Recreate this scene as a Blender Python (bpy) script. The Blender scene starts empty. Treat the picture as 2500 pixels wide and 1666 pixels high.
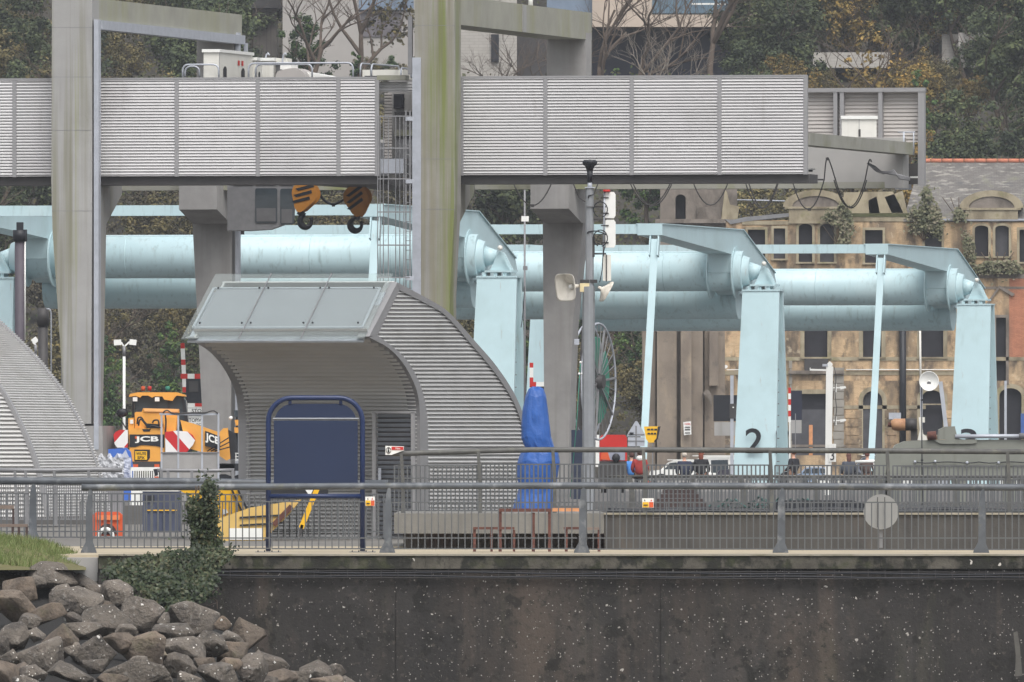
import bpy, bmesh, math, random
from mathutils import Vector, Matrix, noise
random.seed(7)
C = bpy.context.scene.collection
R = math.radians
# ---------------------------------------------------------------- camera, light, exposure
F, CX, HY, ZC = 42000.0, 1250.0, 1105.0, 1.75      # focal length and horizon of the photograph, eye height above the promenade
sc = bpy.context.scene
cam = bpy.data.objects.new('camera', bpy.data.cameras.new('camera')); C.objects.link(cam)
cam.location = (0, 0, ZC); cam.rotation_euler = (R(90), 0, 0)
cam.data.sensor_width = 36; cam.data.lens = 36 * F / 2500.0
cam.data.shift_y = (HY - 833.0) / 2500.0
cam.data.clip_start = 1; cam.data.clip_end = 6000
sc.camera = cam
w = bpy.data.worlds.new('World'); sc.world = w; w.use_nodes = True
nt = w.node_tree; bg = nt.nodes['Background']
sky = nt.nodes.new('ShaderNodeTexSky'); sky.sky_type = 'NISHITA'; sky.sun_disc = False
SUN_EL, SUN_AZ = 58, 165           # azimuth measured from +Y clockwise: behind the camera, to its right
sky.sun_elevation = R(SUN_EL); sky.sun_rotation = R(SUN_AZ)
sky.air_density = 1.0; sky.dust_density = 4.0; sky.ozone_density = 1.0
hs = nt.nodes.new('ShaderNodeHueSaturation'); hs.inputs['Saturation'].default_value = 0.22
nt.links.new(sky.outputs[0], hs.inputs['Color']); nt.links.new(hs.outputs[0], bg.inputs['Color'])
bg.inputs['Strength'].default_value = 0.12
sun = bpy.data.objects.new('sun', bpy.data.lights.new('sun', 'SUN')); C.objects.link(sun)
sun.data.energy = 0.9; sun.data.angle = R(40); sun.data.color = (1, .97, .93)
sd = Vector((math.sin(R(SUN_AZ)) * math.cos(R(SUN_EL)), math.cos(R(SUN_AZ)) * math.cos(R(SUN_EL)), math.sin(R(SUN_EL))))
sun.rotation_euler = sd.to_track_quat('Z', 'Y').to_euler(); sun.location = (0, 0, 60)
sc.view_settings.view_transform = 'Standard'; sc.view_settings.look = 'None'
sc.view_settings.exposure = 0.85; sc.view_settings.gamma = 1.0
sc.cycles.max_bounces = 6; sc.cycles.transparent_max_bounces = 12

# ---------------------------------------------------------------- geometry helpers
TH = math.atan(8823.0 / F)
D = Vector((math.sin(TH), math.cos(TH), 0))         # direction of the locks, running away from the viewer
E = Vector((math.cos(TH), -math.sin(TH), 0))        # along the gantry, square to D
UP = Vector((0, 0, 1)); XX = Vector((1, 0, 0)); YY = Vector((0, 1, 0))
def P(px, py, s):
    """point seen at px,py where one metre measures s pixels"""
    return Vector(((px - CX) / s, F / s, ZC + (HY - py) / s))
def G(px, s, z=0.0): return Vector(((px - CX) / s, F / s, z))
def so(s, m): return F / (F / s - m)      # scale of a point m metres nearer than scale s
class Plane:
    """vertical plane through G(px,s) along a horizontal direction"""
    def __init__(self, px, s, d): self.o = G(px, s); self.d = d; self.n = Vector((d.y, -d.x, 0))
    def k(self, px):
        k = (px - CX) / F
        return (k * self.o.y - self.o.x) / (self.d.x - k * self.d.y)
    def __call__(self, px, py, off=0.0):
        p = self.o + self.d * self.k(px); q = p + self.n * off
        return Vector((q.x, q.y, ZC + (HY - py) / F * p.y))
class Frame:
    def __init__(self, o): self.o = o
    def __call__(self, e, t, z): return self.o + E * e + D * t + UP * z
OFF = {}
class MB:
    def __init__(self): self.v = []; self.f = []; self.sm = []; self.mi = []; self.cur = 0
    def add(self, vs, fs, smooth=False):
        n = len(self.v); self.v += [Vector(v) for v in vs]
        for f in fs: self.f.append([i + n for i in f]); self.sm.append(smooth); self.mi.append(self.cur)
        return self
    def hexa(self, p):      # 8 points: bottom ring 0-3, top ring 4-7
        return self.add(p, [(0, 3, 2, 1), (4, 5, 6, 7), (0, 1, 5, 4), (1, 2, 6, 5), (2, 3, 7, 6), (3, 0, 4, 7)])
    def box(self, o, a, b, c):
        return self.hexa([o, o + a, o + a + b, o + b, o + c, o + a + c, o + a + b + c, o + b + c])
    def cbox(self, c, sx, sy, sz, rz=0):
        a = Vector((math.cos(rz), math.sin(rz), 0)) * sx; b = Vector((-math.sin(rz), math.cos(rz), 0)) * sy
        return self.box(Vector(c) - a / 2 - b / 2, a, b, UP * sz)
    def pbox(self, x0, y0, x1, y1, s, d):
        a = P(x0, y1, s); b = P(x1, y0, s)
        return self.box(a, XX * (b.x - a.x), YY * d, UP * (b.z - a.z))
    def prism(self, pts, vec):
        n = len(pts); pts = [Vector(p) for p in pts]
        return self.add(pts + [p + vec for p in pts], [tuple(range(n - 1, -1, -1)), tuple(range(n, 2 * n))] + [(i, (i + 1) % n, n + (i + 1) % n, n + i) for i in range(n)])
    def pprism(self, pts, s, d): return self.prism([P(x, y, s) for x, y in pts], YY * d)
    def quad(self, *p): return self.add(p, [tuple(range(len(p)))])
    def tube(self, pts, r, seg=8, cap=True, smooth=True):
        pts = [Vector(p) for p in pts]; n = len(pts); rs = r if isinstance(r, (list, tuple)) else [r] * n
        prev = None; vs = []
        for i, p in enumerate(pts):
            t = (pts[min(i + 1, n - 1)] - pts[max(i - 1, 0)])
            t = t.normalized() if t.length > 1e-9 else UP
            if prev is None:
                a = t.cross(UP) if abs(t.z) < .9 else t.cross(XX)
            else: a = prev - t * prev.dot(t)
            if a.length < 1e-6: a = t.cross(XX + YY * .3)
            a.normalize(); prev = a; b = t.cross(a)
            vs += [p + (a * math.cos(2 * math.pi * k / seg) + b * math.sin(2 * math.pi * k / seg)) * rs[i] for k in range(seg)]
        fs = [(i * seg + k, i * seg + (k + 1) % seg, (i + 1) * seg + (k + 1) % seg, (i + 1) * seg + k) for i in range(n - 1) for k in range(seg)]
        self.add(vs, fs, smooth)
        if cap:
            self.add(vs[:seg], [tuple(range(seg - 1, -1, -1))]); self.add(vs[-seg:], [tuple(range(seg))])
        return self
    def bar(self, p, q, w, d=None, up=UP):
        p = Vector(p); q = Vector(q); t = (q - p).normalized(); d = d or w
        a = t.cross(up if abs(t.dot(up)) < .95 else YY).normalized(); b = a.cross(t)
        return self.hexa([p - a * w / 2 - b * d / 2, p + a * w / 2 - b * d / 2, p + a * w / 2 + b * d / 2, p - a * w / 2 + b * d / 2,
                          q - a * w / 2 - b * d / 2, q + a * w / 2 - b * d / 2, q + a * w / 2 + b * d / 2, q - a * w / 2 + b * d / 2])
    def ball(self, c, rx, ry=None, rz=None, seg=12, rings=8):
        ry = ry or rx; rz = rz or rx; c = Vector(c); vs = []
        for i in range(rings + 1):
            th = math.pi * i / rings
            for k in range(seg):
                ph = 2 * math.pi * k / seg
                vs.append(c + Vector((rx * math.sin(th) * math.cos(ph), ry * math.sin(th) * math.sin(ph), rz * math.cos(th))))
        return self.add(vs, [(i * seg + k, i * seg + (k + 1) % seg, (i + 1) * seg + (k + 1) % seg, (i + 1) * seg + k) for i in range(rings) for k in range(seg)], True)
    def build(self, name, m, parent=None):
        if parent is None:
            lo = Vector((min(v.x for v in self.v), min(v.y for v in self.v), min(v.z for v in self.v)))
            hi = Vector((max(v.x for v in self.v), max(v.y for v in self.v), max(v.z for v in self.v)))
            off = Vector(((lo.x + hi.x) / 2, (lo.y + hi.y) / 2, lo.z))
        else: off = OFF[parent.name]
        me = bpy.data.meshes.new(name)
        me.from_pydata([v - off for v in self.v], [], self.f)
        ms = m if isinstance(m, (list, tuple)) else [m]
        for x in ms: me.materials.append(x)
        me.polygons.foreach_set('use_smooth', self.sm); me.polygons.foreach_set('material_index', self.mi)
        bm = bmesh.new(); bm.from_mesh(me); bmesh.ops.remove_doubles(bm, verts=bm.verts, dist=1e-5)
        bmesh.ops.recalc_face_normals(bm, faces=bm.faces); bm.to_mesh(me); bm.free(); me.update()
        o = bpy.data.objects.new(name, me); C.objects.link(o)
        OFF[o.name] = off.copy()
        if parent is None: o.location = off
        else: o.parent = parent
        return o
    def raw(self, name, m, parent=None, off=None):      # no cleaning: for leaf clouds
        me = bpy.data.meshes.new(name); off = off or (OFF[parent.name] if parent else Vector())
        me.from_pydata([v - off for v in self.v], [], self.f); me.materials.append(m)
        o = bpy.data.objects.new(name, me); C.objects.link(o); OFF[o.name] = off.copy()
        if parent: o.parent = parent
        else: o.location = off
        return o
def tag(o, label, cat, group=None, kind=None):
    o['label'] = label; o['category'] = cat
    if group: o['group'] = group
    if kind: o['kind'] = kind
    return o
def thing(name, loc, label, cat, group=None):
    o = bpy.data.objects.new(name, None); C.objects.link(o); o.location = loc; o.empty_display_size = .3
    OFF[o.name] = Vector(loc); return tag(o, label, cat, group)
def struct(o, kind='structure'): o['kind'] = kind; return o
def copy_tree(o, parent=None):
    c = o.copy(); C.objects.link(c); OFF[c.name] = OFF.get(o.name, Vector()).copy()
    if parent: c.parent = parent
    for ch in [x for x in o.children]: copy_tree(ch, c)
    return c
def text_faces(mb, body, fn, x0, y0, x1, y1, bold=0.0, off=.006):
    cu = bpy.data.curves.new('lettering', 'FONT'); cu.body = body; cu.align_x = 'LEFT'; cu.offset = bold; cu.resolution_u = 4
    ob = bpy.data.objects.new('lettering', cu); C.objects.link(ob)
    dg = bpy.context.evaluated_depsgraph_get(); dg.update(); me = bpy.data.meshes.new_from_object(ob.evaluated_get(dg))
    xs = [v.co.x for v in me.vertices]; ys = [v.co.y for v in me.vertices]
    ax, bx, ay, by = min(xs), max(xs), min(ys), max(ys)
    mb.add([fn(x0 + (v.co.x - ax) / (bx - ax) * (x1 - x0), y1 + (v.co.y - ay) / (by - ay) * (y0 - y1), off) for v in me.vertices], [tuple(p.vertices) for p in me.polygons])
    bpy.data.objects.remove(ob); bpy.data.curves.remove(cu); bpy.data.meshes.remove(me)
def flat(s, d=0.0):   # image-parallel plane function for text
    return lambda px, py, off=0.0: P(px, py, s) - YY * (off + d)
def arc(cx, cy, rx, ry, a0, a1, n):
    return [(cx + rx * math.cos(R(a0 + (a1 - a0) * i / n)), cy - ry * math.sin(R(a0 + (a1 - a0) * i / n))) for i in range(n + 1)]
def lerp(pts, y):     # x on a polyline given y (list of (x,y), y increasing)
    if y <= pts[0][1]: return pts[0][0]
    for (xa, ya), (xb, yb) in zip(pts, pts[1:]):
        if y <= yb: return xa + (xb - xa) * (y - ya) / (yb - ya) if yb > ya else xa
    return pts[-1][0]
def smooth_curve(pts, n=6):
    out = []
    for i in range(len(pts) - 1):
        p0 = pts[max(i - 1, 0)]; p1 = pts[i]; p2 = pts[i + 1]; p3 = pts[min(i + 2, len(pts) - 1)]
        for k in range(n):
            t = k / n
            out.append(tuple(.5 * ((2 * b) + (-a + c) * t + (2 * a - 5 * b + 4 * c - d) * t * t + (-a + 3 * b - 3 * c + d) * t ** 3) for a, b, c, d in zip(p0, p1, p2, p3)))
    return out + [tuple(pts[-1])]
RIB = [(0, .12), (.06, .30), (.60, 1.0), (.66, 1.0), (.88, .05), (.96, 0)]      # one corrugation from top to bottom: flat crest, narrow groove
def ribbed(mb, fl, fr, n, y0, y1, per, amp):
    """sheet with horizontal ribs; fl(y,off), fr(y,off) give its two edges at image row y"""
    rows = []; y = y0
    while y < y1:
        for a, dd in RIB:
            yy = y + a * per
            if yy <= y1: rows.append((yy, dd * amp))
        y += per
    rows.append((y1, amp))
    vs = []
    for yy, dd in rows: vs += [fl(yy, dd), fr(yy, dd)]
    mb.add(vs, [(2 * i, 2 * i + 2, 2 * i + 3, 2 * i + 1) for i in range(len(rows) - 1)])

# ---------------------------------------------------------------- materials
def lin(c): return tuple((x / 255 / 12.92 if x / 255 <= .04045 else ((x / 255 + .055) / 1.055) ** 2.4) for x in c) + (1.0,)
def M(name, col, rough=.6, metal=0.0, var=.18, scale=3.0, layers=(), bump=None, spec=.4, transp=None, island=None, rnd=0.0):
    """procedural material: mottled base colour, stain layers, spots, bump"""
    m = bpy.data.materials.new(name); m.use_nodes = True; n = m.node_tree.nodes; L = m.node_tree.links; b = n['Principled BSDF']
    b.inputs['Roughness'].default_value = rough; b.inputs['Metallic'].default_value = metal; b.inputs['Specular IOR Level'].default_value = spec
    tc = n.new('ShaderNodeTexCoord'); oi = n.new('ShaderNodeObjectInfo'); sh = n.new('ShaderNodeVectorMath'); sh.operation = 'ADD'
    ml = n.new('ShaderNodeMath'); ml.operation = 'MULTIPLY'; ml.inputs[1].default_value = 37.0
    L.new(oi.outputs['Random'], ml.inputs[0]); L.new(tc.outputs['Object'], sh.inputs[0]); L.new(ml.outputs[0], sh.inputs[1]); co = sh.outputs[0]
    def nz(sc_, vec=None, det=5, sv=None, ro=.6):
        t = n.new('ShaderNodeTexNoise'); t.inputs['Scale'].default_value = sc_; t.inputs['Detail'].default_value = det; t.inputs['Roughness'].default_value = ro
        if sv:
            mp = n.new('ShaderNodeMapping'); mp.inputs['Scale'].default_value = sv; L.new(co, mp.inputs['Vector']); L.new(mp.outputs[0], t.inputs['Vector'])
        else: L.new(co, t.inputs['Vector'])
        return t
    def ramp(src, lo, hi):
        r = n.new('ShaderNodeMapRange'); r.inputs['From Min'].default_value = lo; r.inputs['From Max'].default_value = hi; r.clamp = True
        L.new(src, r.inputs['Value']); return r.outputs[0]
    def mix(fac, a, bcol):
        x = n.new('ShaderNodeMix'); x.data_type = 'RGBA'
        if isinstance(fac, (int, float)): x.inputs['Factor'].default_value = fac
        else: L.new(fac, x.inputs['Factor'])
        for sock, v in ((x.inputs['A'], a), (x.inputs['B'], bcol)):
            if isinstance(v, tuple): sock.default_value = v
            else: L.new(v, sock)
        return x.outputs['Result']
    base = lin(col)
    if island:      # leaf colours
        g = n.new('ShaderNodeNewGeometry'); cr = n.new('ShaderNodeValToRGB'); el = cr.color_ramp.elements
        while len(el) < len(island): el.new(.5)
        for i, cc in enumerate(island): el[i].position = i / (len(island) - 1); el[i].color = lin(cc)
        ad = n.new('ShaderNodeMath'); ad.operation = 'MULTIPLY_ADD'; ad.inputs[1].default_value = .55
        nn = nz(scale, det=2); sb = n.new('ShaderNodeMath'); sb.operation = 'MULTIPLY_ADD'; sb.inputs[1].default_value = 1.3; sb.inputs[2].default_value = -.42
        L.new(nn.outputs[0], sb.inputs[0]); L.new(g.outputs['Random Per Island'], ad.inputs[0]); L.new(sb.outputs[0], ad.inputs[2]); L.new(ad.outputs[0], cr.inputs[0])
        c = cr.outputs[0]
    else:
        d = tuple(x * (1 - var) for x in base[:3]) + (1,); h = tuple(min(1, x * (1 + var)) for x in base[:3]) + (1,)
        c = mix(ramp(nz(scale).outputs[0], .3, .7), d, h)
    for ly in layers:
        if ly[0] == 'spots':
            _, cc, sc_, th, dens = ly
            v = n.new('ShaderNodeTexVoronoi'); v.inputs['Scale'].default_value = sc_; wn = nz(sc_ * 2.2, det=3); wa = n.new('ShaderNodeVectorMath'); wa.operation = 'MULTIPLY_ADD'; wa.inputs[1].default_value = (.7 / sc_,) * 3; L.new(wn.outputs['Color'], wa.inputs[0]); L.new(co, wa.inputs[2]); L.new(wa.outputs[0], v.inputs['Vector'])
            sp = n.new('ShaderNodeSeparateColor'); L.new(v.outputs['Color'], sp.inputs[0])
            tr = n.new('ShaderNodeMath'); tr.operation = 'MULTIPLY'; L.new(ramp(sp.outputs[0], 1 - dens, 1.0), tr.inputs[0]); tr.inputs[1].default_value = th
            lt = n.new('ShaderNodeMath'); lt.operation = 'LESS_THAN'; L.new(v.outputs['Distance'], lt.inputs[0]); L.new(tr.outputs[0], lt.inputs[1])
            c = mix(lt.outputs[0], c, lin(cc))
        elif ly[0] == 'brick':
            _, sc_, mort, am = ly
            bt = n.new('ShaderNodeTexBrick'); bt.inputs['Scale'].default_value = sc_; bt.inputs['Color1'].default_value = (1, 1, 1, 1); bt.inputs['Color2'].default_value = (.72, .70, .68, 1); bt.inputs['Mortar'].default_value = lin(mort)
            bt.inputs['Mortar Size'].default_value = .02; bt.inputs['Row Height'].default_value = .3; bt.inputs['Brick Width'].default_value = .9
            mp = n.new('ShaderNodeMapping'); mp.inputs['Rotation'].default_value = (R(90), 0, 0); L.new(tc.outputs['Object'], mp.inputs['Vector']); L.new(mp.outputs[0], bt.inputs['Vector'])
            x = n.new('ShaderNodeMix'); x.data_type = 'RGBA'; x.blend_type = 'MULTIPLY'; x.inputs['Factor'].default_value = am
            L.new(c, x.inputs['A']); L.new(bt.outputs['Color'], x.inputs['B']); c = x.outputs['Result']
        elif ly[0] == 'stripe':       # diagonal chevrons
            _, cc, dirv, per = ly
            dp = n.new('ShaderNodeVectorMath'); dp.operation = 'DOT_PRODUCT'; dp.inputs[1].default_value = dirv; L.new(tc.outputs['Object'], dp.inputs[0])
            pp = n.new('ShaderNodeMath'); pp.operation = 'PINGPONG'; pp.inputs[1].default_value = per; L.new(dp.outputs['Value'], pp.inputs[0])
            gt = n.new('ShaderNodeMath'); gt.operation = 'GREATER_THAN'; gt.inputs[1].default_value = per / 2; L.new(pp.outputs[0], gt.inputs[0]); c = mix(gt.outputs[0], c, lin(cc))
        else:
            _, cc, sv, sc_, lo, hi, am = ly
            f = ramp(nz(sc_, sv=sv).outputs[0], lo, hi); k = n.new('ShaderNodeMath'); k.operation = 'MULTIPLY'; k.inputs[1].default_value = am; L.new(f, k.inputs[0])
            c = mix(k.outputs[0], c, lin(cc))
    if rnd:
        hsv = n.new('ShaderNodeHueSaturation'); mr = n.new('ShaderNodeMapRange'); mr.inputs['To Min'].default_value = 1 - rnd; mr.inputs['To Max'].default_value = 1 + rnd
        L.new(oi.outputs['Random'], mr.inputs['Value']); L.new(mr.outputs[0], hsv.inputs['Value']); L.new(c, hsv.inputs['Color']); c = hsv.outputs[0]
    L.new(c, b.inputs['Base Color'])
    if bump:
        bp = n.new('ShaderNodeBump'); bp.inputs['Strength'].default_value = bump[1]; bp.inputs['Distance'].default_value = bump[2] if len(bump) > 2 else .02
        L.new(nz(bump[0], det=8).outputs[0], bp.inputs['Height']); L.new(bp.outputs[0], b.inputs['Normal'])
    if transp is not None:
        tr = n.new('ShaderNodeBsdfTransparent'); tr.inputs[0].default_value = lin(transp[1]); ms = n.new('ShaderNodeMixShader'); ms.inputs[0].default_value = transp[0]
        L.new(b.outputs[0], ms.inputs[1]); L.new(tr.outputs[0], ms.inputs[2]); L.new(ms.outputs[0], n['Material Output'].inputs['Surface'])
    return m
Z_ST = (1.2, 1.2, .06)
MT = dict(
 concrete=M('pale_concrete', (154, 153, 151), .85, var=.10, scale=.9, layers=[('n', (120, 118, 108), Z_ST, 2.2, .52, .75, .55), ('n', (128, 128, 84), Z_ST, 1.0, .55, .72, .5)], bump=(25, .15)),
 concrete_mossy=M('mossy_concrete', (146, 145, 136), .88, var=.10, scale=.8, layers=[('n', (118, 122, 68), (.5, .16, .3), 1.0, .48, .66, .8), ('n', (104, 102, 84), (.6, .3, .3), 2.0, .52, .72, .5)], bump=(25, .2)),
 concrete_beam=M('stained_beam_concrete', (150, 149, 138), .88, var=.12, scale=1.0, layers=[('n', (140, 140, 104), (.5, .5, .12), 1.5, .48, .70, .7)], bump=(25, .15)),
 concrete_dark=M('grey_concrete', (150, 148, 146), .88, var=.14, scale=1.2, layers=[('n', (122, 119, 114), Z_ST, 2.0, .5, .72, .5)], bump=(25, .15)),
 galv=M('galvanised_steel', (172, 176, 184), .5, metal=.25, var=.10, scale=4),
 galv_dark=M('dull_galvanised_steel', (126, 126, 128), .5, metal=.3, var=.12, scale=4),
 clad=M('aluminium_cladding', (188, 187, 187), .45, metal=.12, var=.04, scale=.8, layers=[('n', (150, 148, 147), (.5, .5, 1.2), .8, .5, .8, .45), ('n', (140, 136, 130), (3, 3, .25), 1.4, .58, .74, .3)], rnd=.07),
 clad_warm=M('weathered_cladding', (190, 189, 187), .5, metal=.12, var=.06, scale=.9, layers=[('n', (150, 145, 135), (.4, .4, 2.0), 1.0, .52, .8, .4)]),
 clad_inner=M('cladding_back', (172, 167, 163), .6, metal=.1, var=.06, scale=1),
 trim=M('cladding_trim', (150, 149, 150), .5, metal=.3, var=.06, scale=2),
 darksteel=M('dark_steel_flange', (70, 68, 68), .6, metal=.3, var=.15, scale=2),
 blue=M('pale_blue_paint', (180, 204, 209), .42, var=.05, scale=.7, layers=[('n', (128, 150, 140), (1.5, 1.5, .10), 2.2, .62, .8, .35), ('n', (148, 104, 70), (3, 3, .22), 2.2, .65, .78, .5), ('n', (150, 172, 172), (.5, .5, .5), 1.0, .5, .7, .35)]),
 blue_dirty=M('pale_blue_paint_grimy', (180, 204, 209), .42, var=.06, scale=.7, layers=[('n', (112, 130, 128), (2.5, 2.5, .5), 2.5, .54, .74, .5), ('n', (146, 106, 74), (4, 4, .4), 2.6, .66, .78, .45), ('n', (196, 212, 214), (.5, .5, .5), 1.1, .52, .7, .5)]),
 black=M('black_paint', (30, 32, 38), .5, var=.2),
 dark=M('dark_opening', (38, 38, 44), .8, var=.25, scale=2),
 mast=M('weathered_mast_steel', (142, 145, 149), .55, metal=.2, var=.12, scale=3, layers=[('n', (112, 112, 110), Z_ST, 2.5, .55, .75, .5)]),
 yard=M('yard_concrete', (108, 105, 100), .9, var=.12, scale=.6),
 deckdark=M('dark_deck', (66, 64, 62), .9, var=.2, scale=1),
 slab=M('dull_slab_concrete', (116, 114, 109), .9, var=.16, scale=1.2, layers=[('n', (90, 88, 84), Z_ST, 2.0, .5, .72, .6)], bump=(20, .3)),
 board_pale=M('grey_seat_back', (96, 96, 98), .8),
 board_dark=M('boarded_window', (70, 70, 74), .8, var=.25, scale=2),
 white=M('white_paint', (226, 226, 222), .4, var=.04, scale=2, layers=[('n', (150, 146, 132), Z_ST, 3.0, .6, .8, .35)]),
 cream=M('cream_paint', (214, 212, 204), .45, var=.05, scale=2, layers=[('n', (150, 140, 120), Z_ST, 3.0, .58, .8, .4)]),
 red=M('red_paint', (188, 40, 34), .45, var=.08),
 orange=M('orange_plastic', (206, 88, 48), .5, var=.1),
 yellow=M('machine_yellow', (222, 158, 70), .4, var=.07, scale=2, layers=[('n', (150, 96, 40), (1, 1, .6), 3.5, .62, .85, .35)]),
 yellow2=M('digger_yellow', (230, 178, 34), .4, var=.07, scale=2, layers=[('n', (140, 100, 40), (1, 1, .6), 3.0, .6, .85, .4)]),
 paleyellow=M('pale_yellow_paint', (206, 172, 100), .5, var=.06),
 hookyellow=M('hook_yellow', (184, 124, 46), .5, var=.12, scale=5),
 navy=M('navy_board', (28, 41, 70), .45, var=.07, scale=1.2),
 navyframe=M('navy_paint_frame', (26, 42, 80), .35, var=.08, scale=2),
 tarp=M('blue_tarpaulin', (42, 86, 156), .38, var=.16, scale=2.2, bump=(4, .5, .05)),
 rail=M('weathered_grey_rail', (86, 90, 95), .55, metal=.2, var=.22, scale=3, layers=[('n', (150, 152, 154), (1.2, 1, 1), 3, .55, .7, .55), ('n', (112, 108, 74), (1.0, 1, 1), 2.0, .6, .75, .5)]),
 rail2=M('dark_grey_rail', (88, 88, 86), .6, metal=.2, var=.2, scale=3, layers=[('n', (124, 122, 110), (1.5, 1, 1), 3, .55, .7, .5)]),
 infill=M('fence_infill_grey', (92, 94, 96), .55, metal=.2, var=.12, scale=4),
 rust=M('rusty_steel', (96, 62, 54), .85, var=.25, scale=6, layers=[('n', (60, 40, 38), (1, 1, 1), 8, .5, .7, .7)]),
 wood=M('weathered_wood', (120, 106, 98), .8, var=.2, scale=6),
 pallet=M('raw_timber', (196, 138, 96), .8, var=.2, scale=5),
 brown=M('dark_brown_steel', (64, 50, 48), .7, var=.2),
 greygreen=M('grey_green_paint', (124, 126, 118), .55, var=.1, scale=2, layers=[('n', (84, 82, 74), Z_ST, 3, .55, .75, .5)]),
 glass=M('frosted_canopy_glass', (190, 196, 196), .12, var=.03, spec=.7, transp=(.86, (247, 250, 249))),
 panel=M('grey_solar_panel', (134, 136, 142), .35, var=.05, scale=1.5),
 cabglass=M('dark_cab_glass', (58, 66, 72), .08, var=.15, spec=.8),
 paving=M('pale_promenade_paving', (168, 156, 134), .9, var=.14, scale=.8, layers=[('n', (120, 112, 88), (.3, 1, 1), 2.0, .5, .7, .6)]),
 asphalt=M('apron_asphalt', (92, 90, 88), .9, var=.15, scale=.5),
 soil=M('gap_shade_soil', (52, 48, 40), .95, var=.3, scale=.15),  # soil darkened in colour to give shade in the gaps between trees
 seawater=M('harbour_water', (48, 56, 54), .15, var=.1, scale=.2, bump=(1.5, .3)),
 bark=M('bark', (88, 76, 66), .9, var=.25, scale=3),
 bark_pale=M('pale_bark', (122, 114, 104), .9, var=.25, scale=3),
 skin=M('skin', (206, 158, 134), .6, var=.05),
)
# ---------------------------------------------------------------- setting: ground sheets
def sheet(name, pts, m, kind='structure'):
    b = MB().quad(*pts); return struct(b.build(name, m), kind)
sheet('harbour_water', [(-900, -200, -4.2), (900, -200, -4.2), (900, 330, -4.2), (-900, 330, -4.2)], MT['seawater'])
def ysurf(s): return F / s
Y_WALL, Y_APRON = F / 143, F / 100
b = MB(); b.box(Vector((-200, Y_WALL + .9, -.5)), XX * 400, YY * (F / 131 - Y_WALL - .9), UP * .5)
struct(b.build('promenade', MT['paving']))
b = MB(); b.box(Vector((-200, F / 131, -.5)), XX * 400, YY * (Y_APRON - F / 131), UP * .49)
struct(b.build('yard_ground', MT['yard']))
b = MB(); b.box(Vector((-300, Y_APRON, -.5)), XX * 600, YY * 520, UP * .95)
struct(b.build('lock_apron', MT['asphalt']))
def hill_z(x, y):
    return .3 + max(0, y - 885) * .128 + 1.2 * noise.noise(Vector((x * .05, y * .03, 0))) + (2.0 * noise.noise(Vector((x * .015, y * .01, 5))) if y > 920 else 0)
b = MB(); nx, ny = 60, 70; vs = []
for j in range(ny + 1):
    for i in range(nx + 1):
        x = -180 + 360 * i / nx; y = 880 + 620 * j / ny; vs.append((x, y, hill_z(x, y)))
b.add(vs, [(j * (nx + 1) + i, j * (nx + 1) + i + 1, (j + 1) * (nx + 1) + i + 1, (j + 1) * (nx + 1) + i) for j in range(ny) for i in range(nx)], True)
struct(b.build('hillside', MT['soil']))

# ---------------------------------------------------------------- sea wall
wallm = M('stained_sea_wall', (58, 55, 53), .92, var=.32, scale=1.0, layers=[('n', (46, 44, 43), (1, 1, 1), .28, .44, .60, .75), ('n', (92, 80, 70), (1, 1, .3), .35, .55, .70, .6), 
    ('n', (48, 46, 44), (1.2, 1, .5), 1.4, .50, .64, .75), ('n', (88, 78, 70), (1.6, 1, .08), 1.1, .56, .72, .6), ('n', (44, 42, 40), (2.6, 1, .06), 1.2, .58, .70, .6), ('n', (82, 82, 62), (1.6, 1, .25), 1.1, .58, .78, .45),
    ('n', (40, 40, 36), (1, 1, 1), 5.0, .56, .70, .55),
    ('n', (36, 35, 32), (1, 1, 1), 2.4, .57, .63, .8), ('n', (90, 83, 76), (1, 1, 1), 11.0, .58, .70, .55), ('n', (34, 33, 30), (1, 1, 1), 9.0, .60, .66, .7), ('spots', (176, 170, 162), 3.2, .15, .12), ('spots', (172, 166, 158), 8, .19, .11), ('spots', (150, 145, 138), 15, .26, .12), ('spots', (150, 146, 140), 28, .36, .16)], bump=(16, .5, .03))
copem = M('mossy_coping', (86, 82, 74), .92, var=.4, scale=3.0, layers=[('n', (36, 36, 32), (1, 1, .8), 2.6, .46, .54, .9), ('n', (94, 89, 80), (1, 1, 1), 4.5, .56, .68, .6), ('n', (66, 70, 44), (1, 1, 1), 3.2, .5, .66, .6), ('spots', (200, 194, 184), 6, .26, .10)], bump=(20, .5, .03))
lipm = M('worn_wall_top', (146, 140, 126), .9, var=.15, scale=2, layers=[('n', (110, 106, 84), (1, 1, 1), 2.5, .5, .7, .8)])
wl = thing('sea_wall', G(1400, 143, -4.2), 'long dark stained concrete sea wall dotted with white lichen below the promenade', 'wall')
cuts = [240, 966, 1612, 2720]; b = MB()
for a, c in zip(cuts, cuts[1:]):
    b.pbox(a + .5, 1389, c - .5, 1960, 143, .8)
b.box(G(238, 142.9, -4.3), XX * (2490 / 143), YY * .6, UP * 4)
b.build('wall_face', wallm, wl)
b = MB()
for a, c in zip([240, 640, 1040, 1555, 2150], [640, 1040, 1555, 2150, 2720]): b.pbox(a + .4, 1358, c - .4, 1389, 143.03, .75)
b.build('coping', copem, wl)
MB().pprism([(2474, 1545), (2484, 1542), (2490, 1580), (2496, 1650), (2478, 1652), (2480, 1600)], 143.12, .02).build('limewash_streak', M('limewash', (92, 89, 84), .9, var=.25, scale=4), wl)
b = MB(); b.pbox(240, 1353.6, 2720, 1357.6, 143.045, 1.1); b.build('worn_top_edge', lipm, wl)
b = MB(); b.pbox(150, 1362, 239, 1420, 142.9, .8); b.build('low_end_wall', MT['concrete_dark'], wl)
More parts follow.
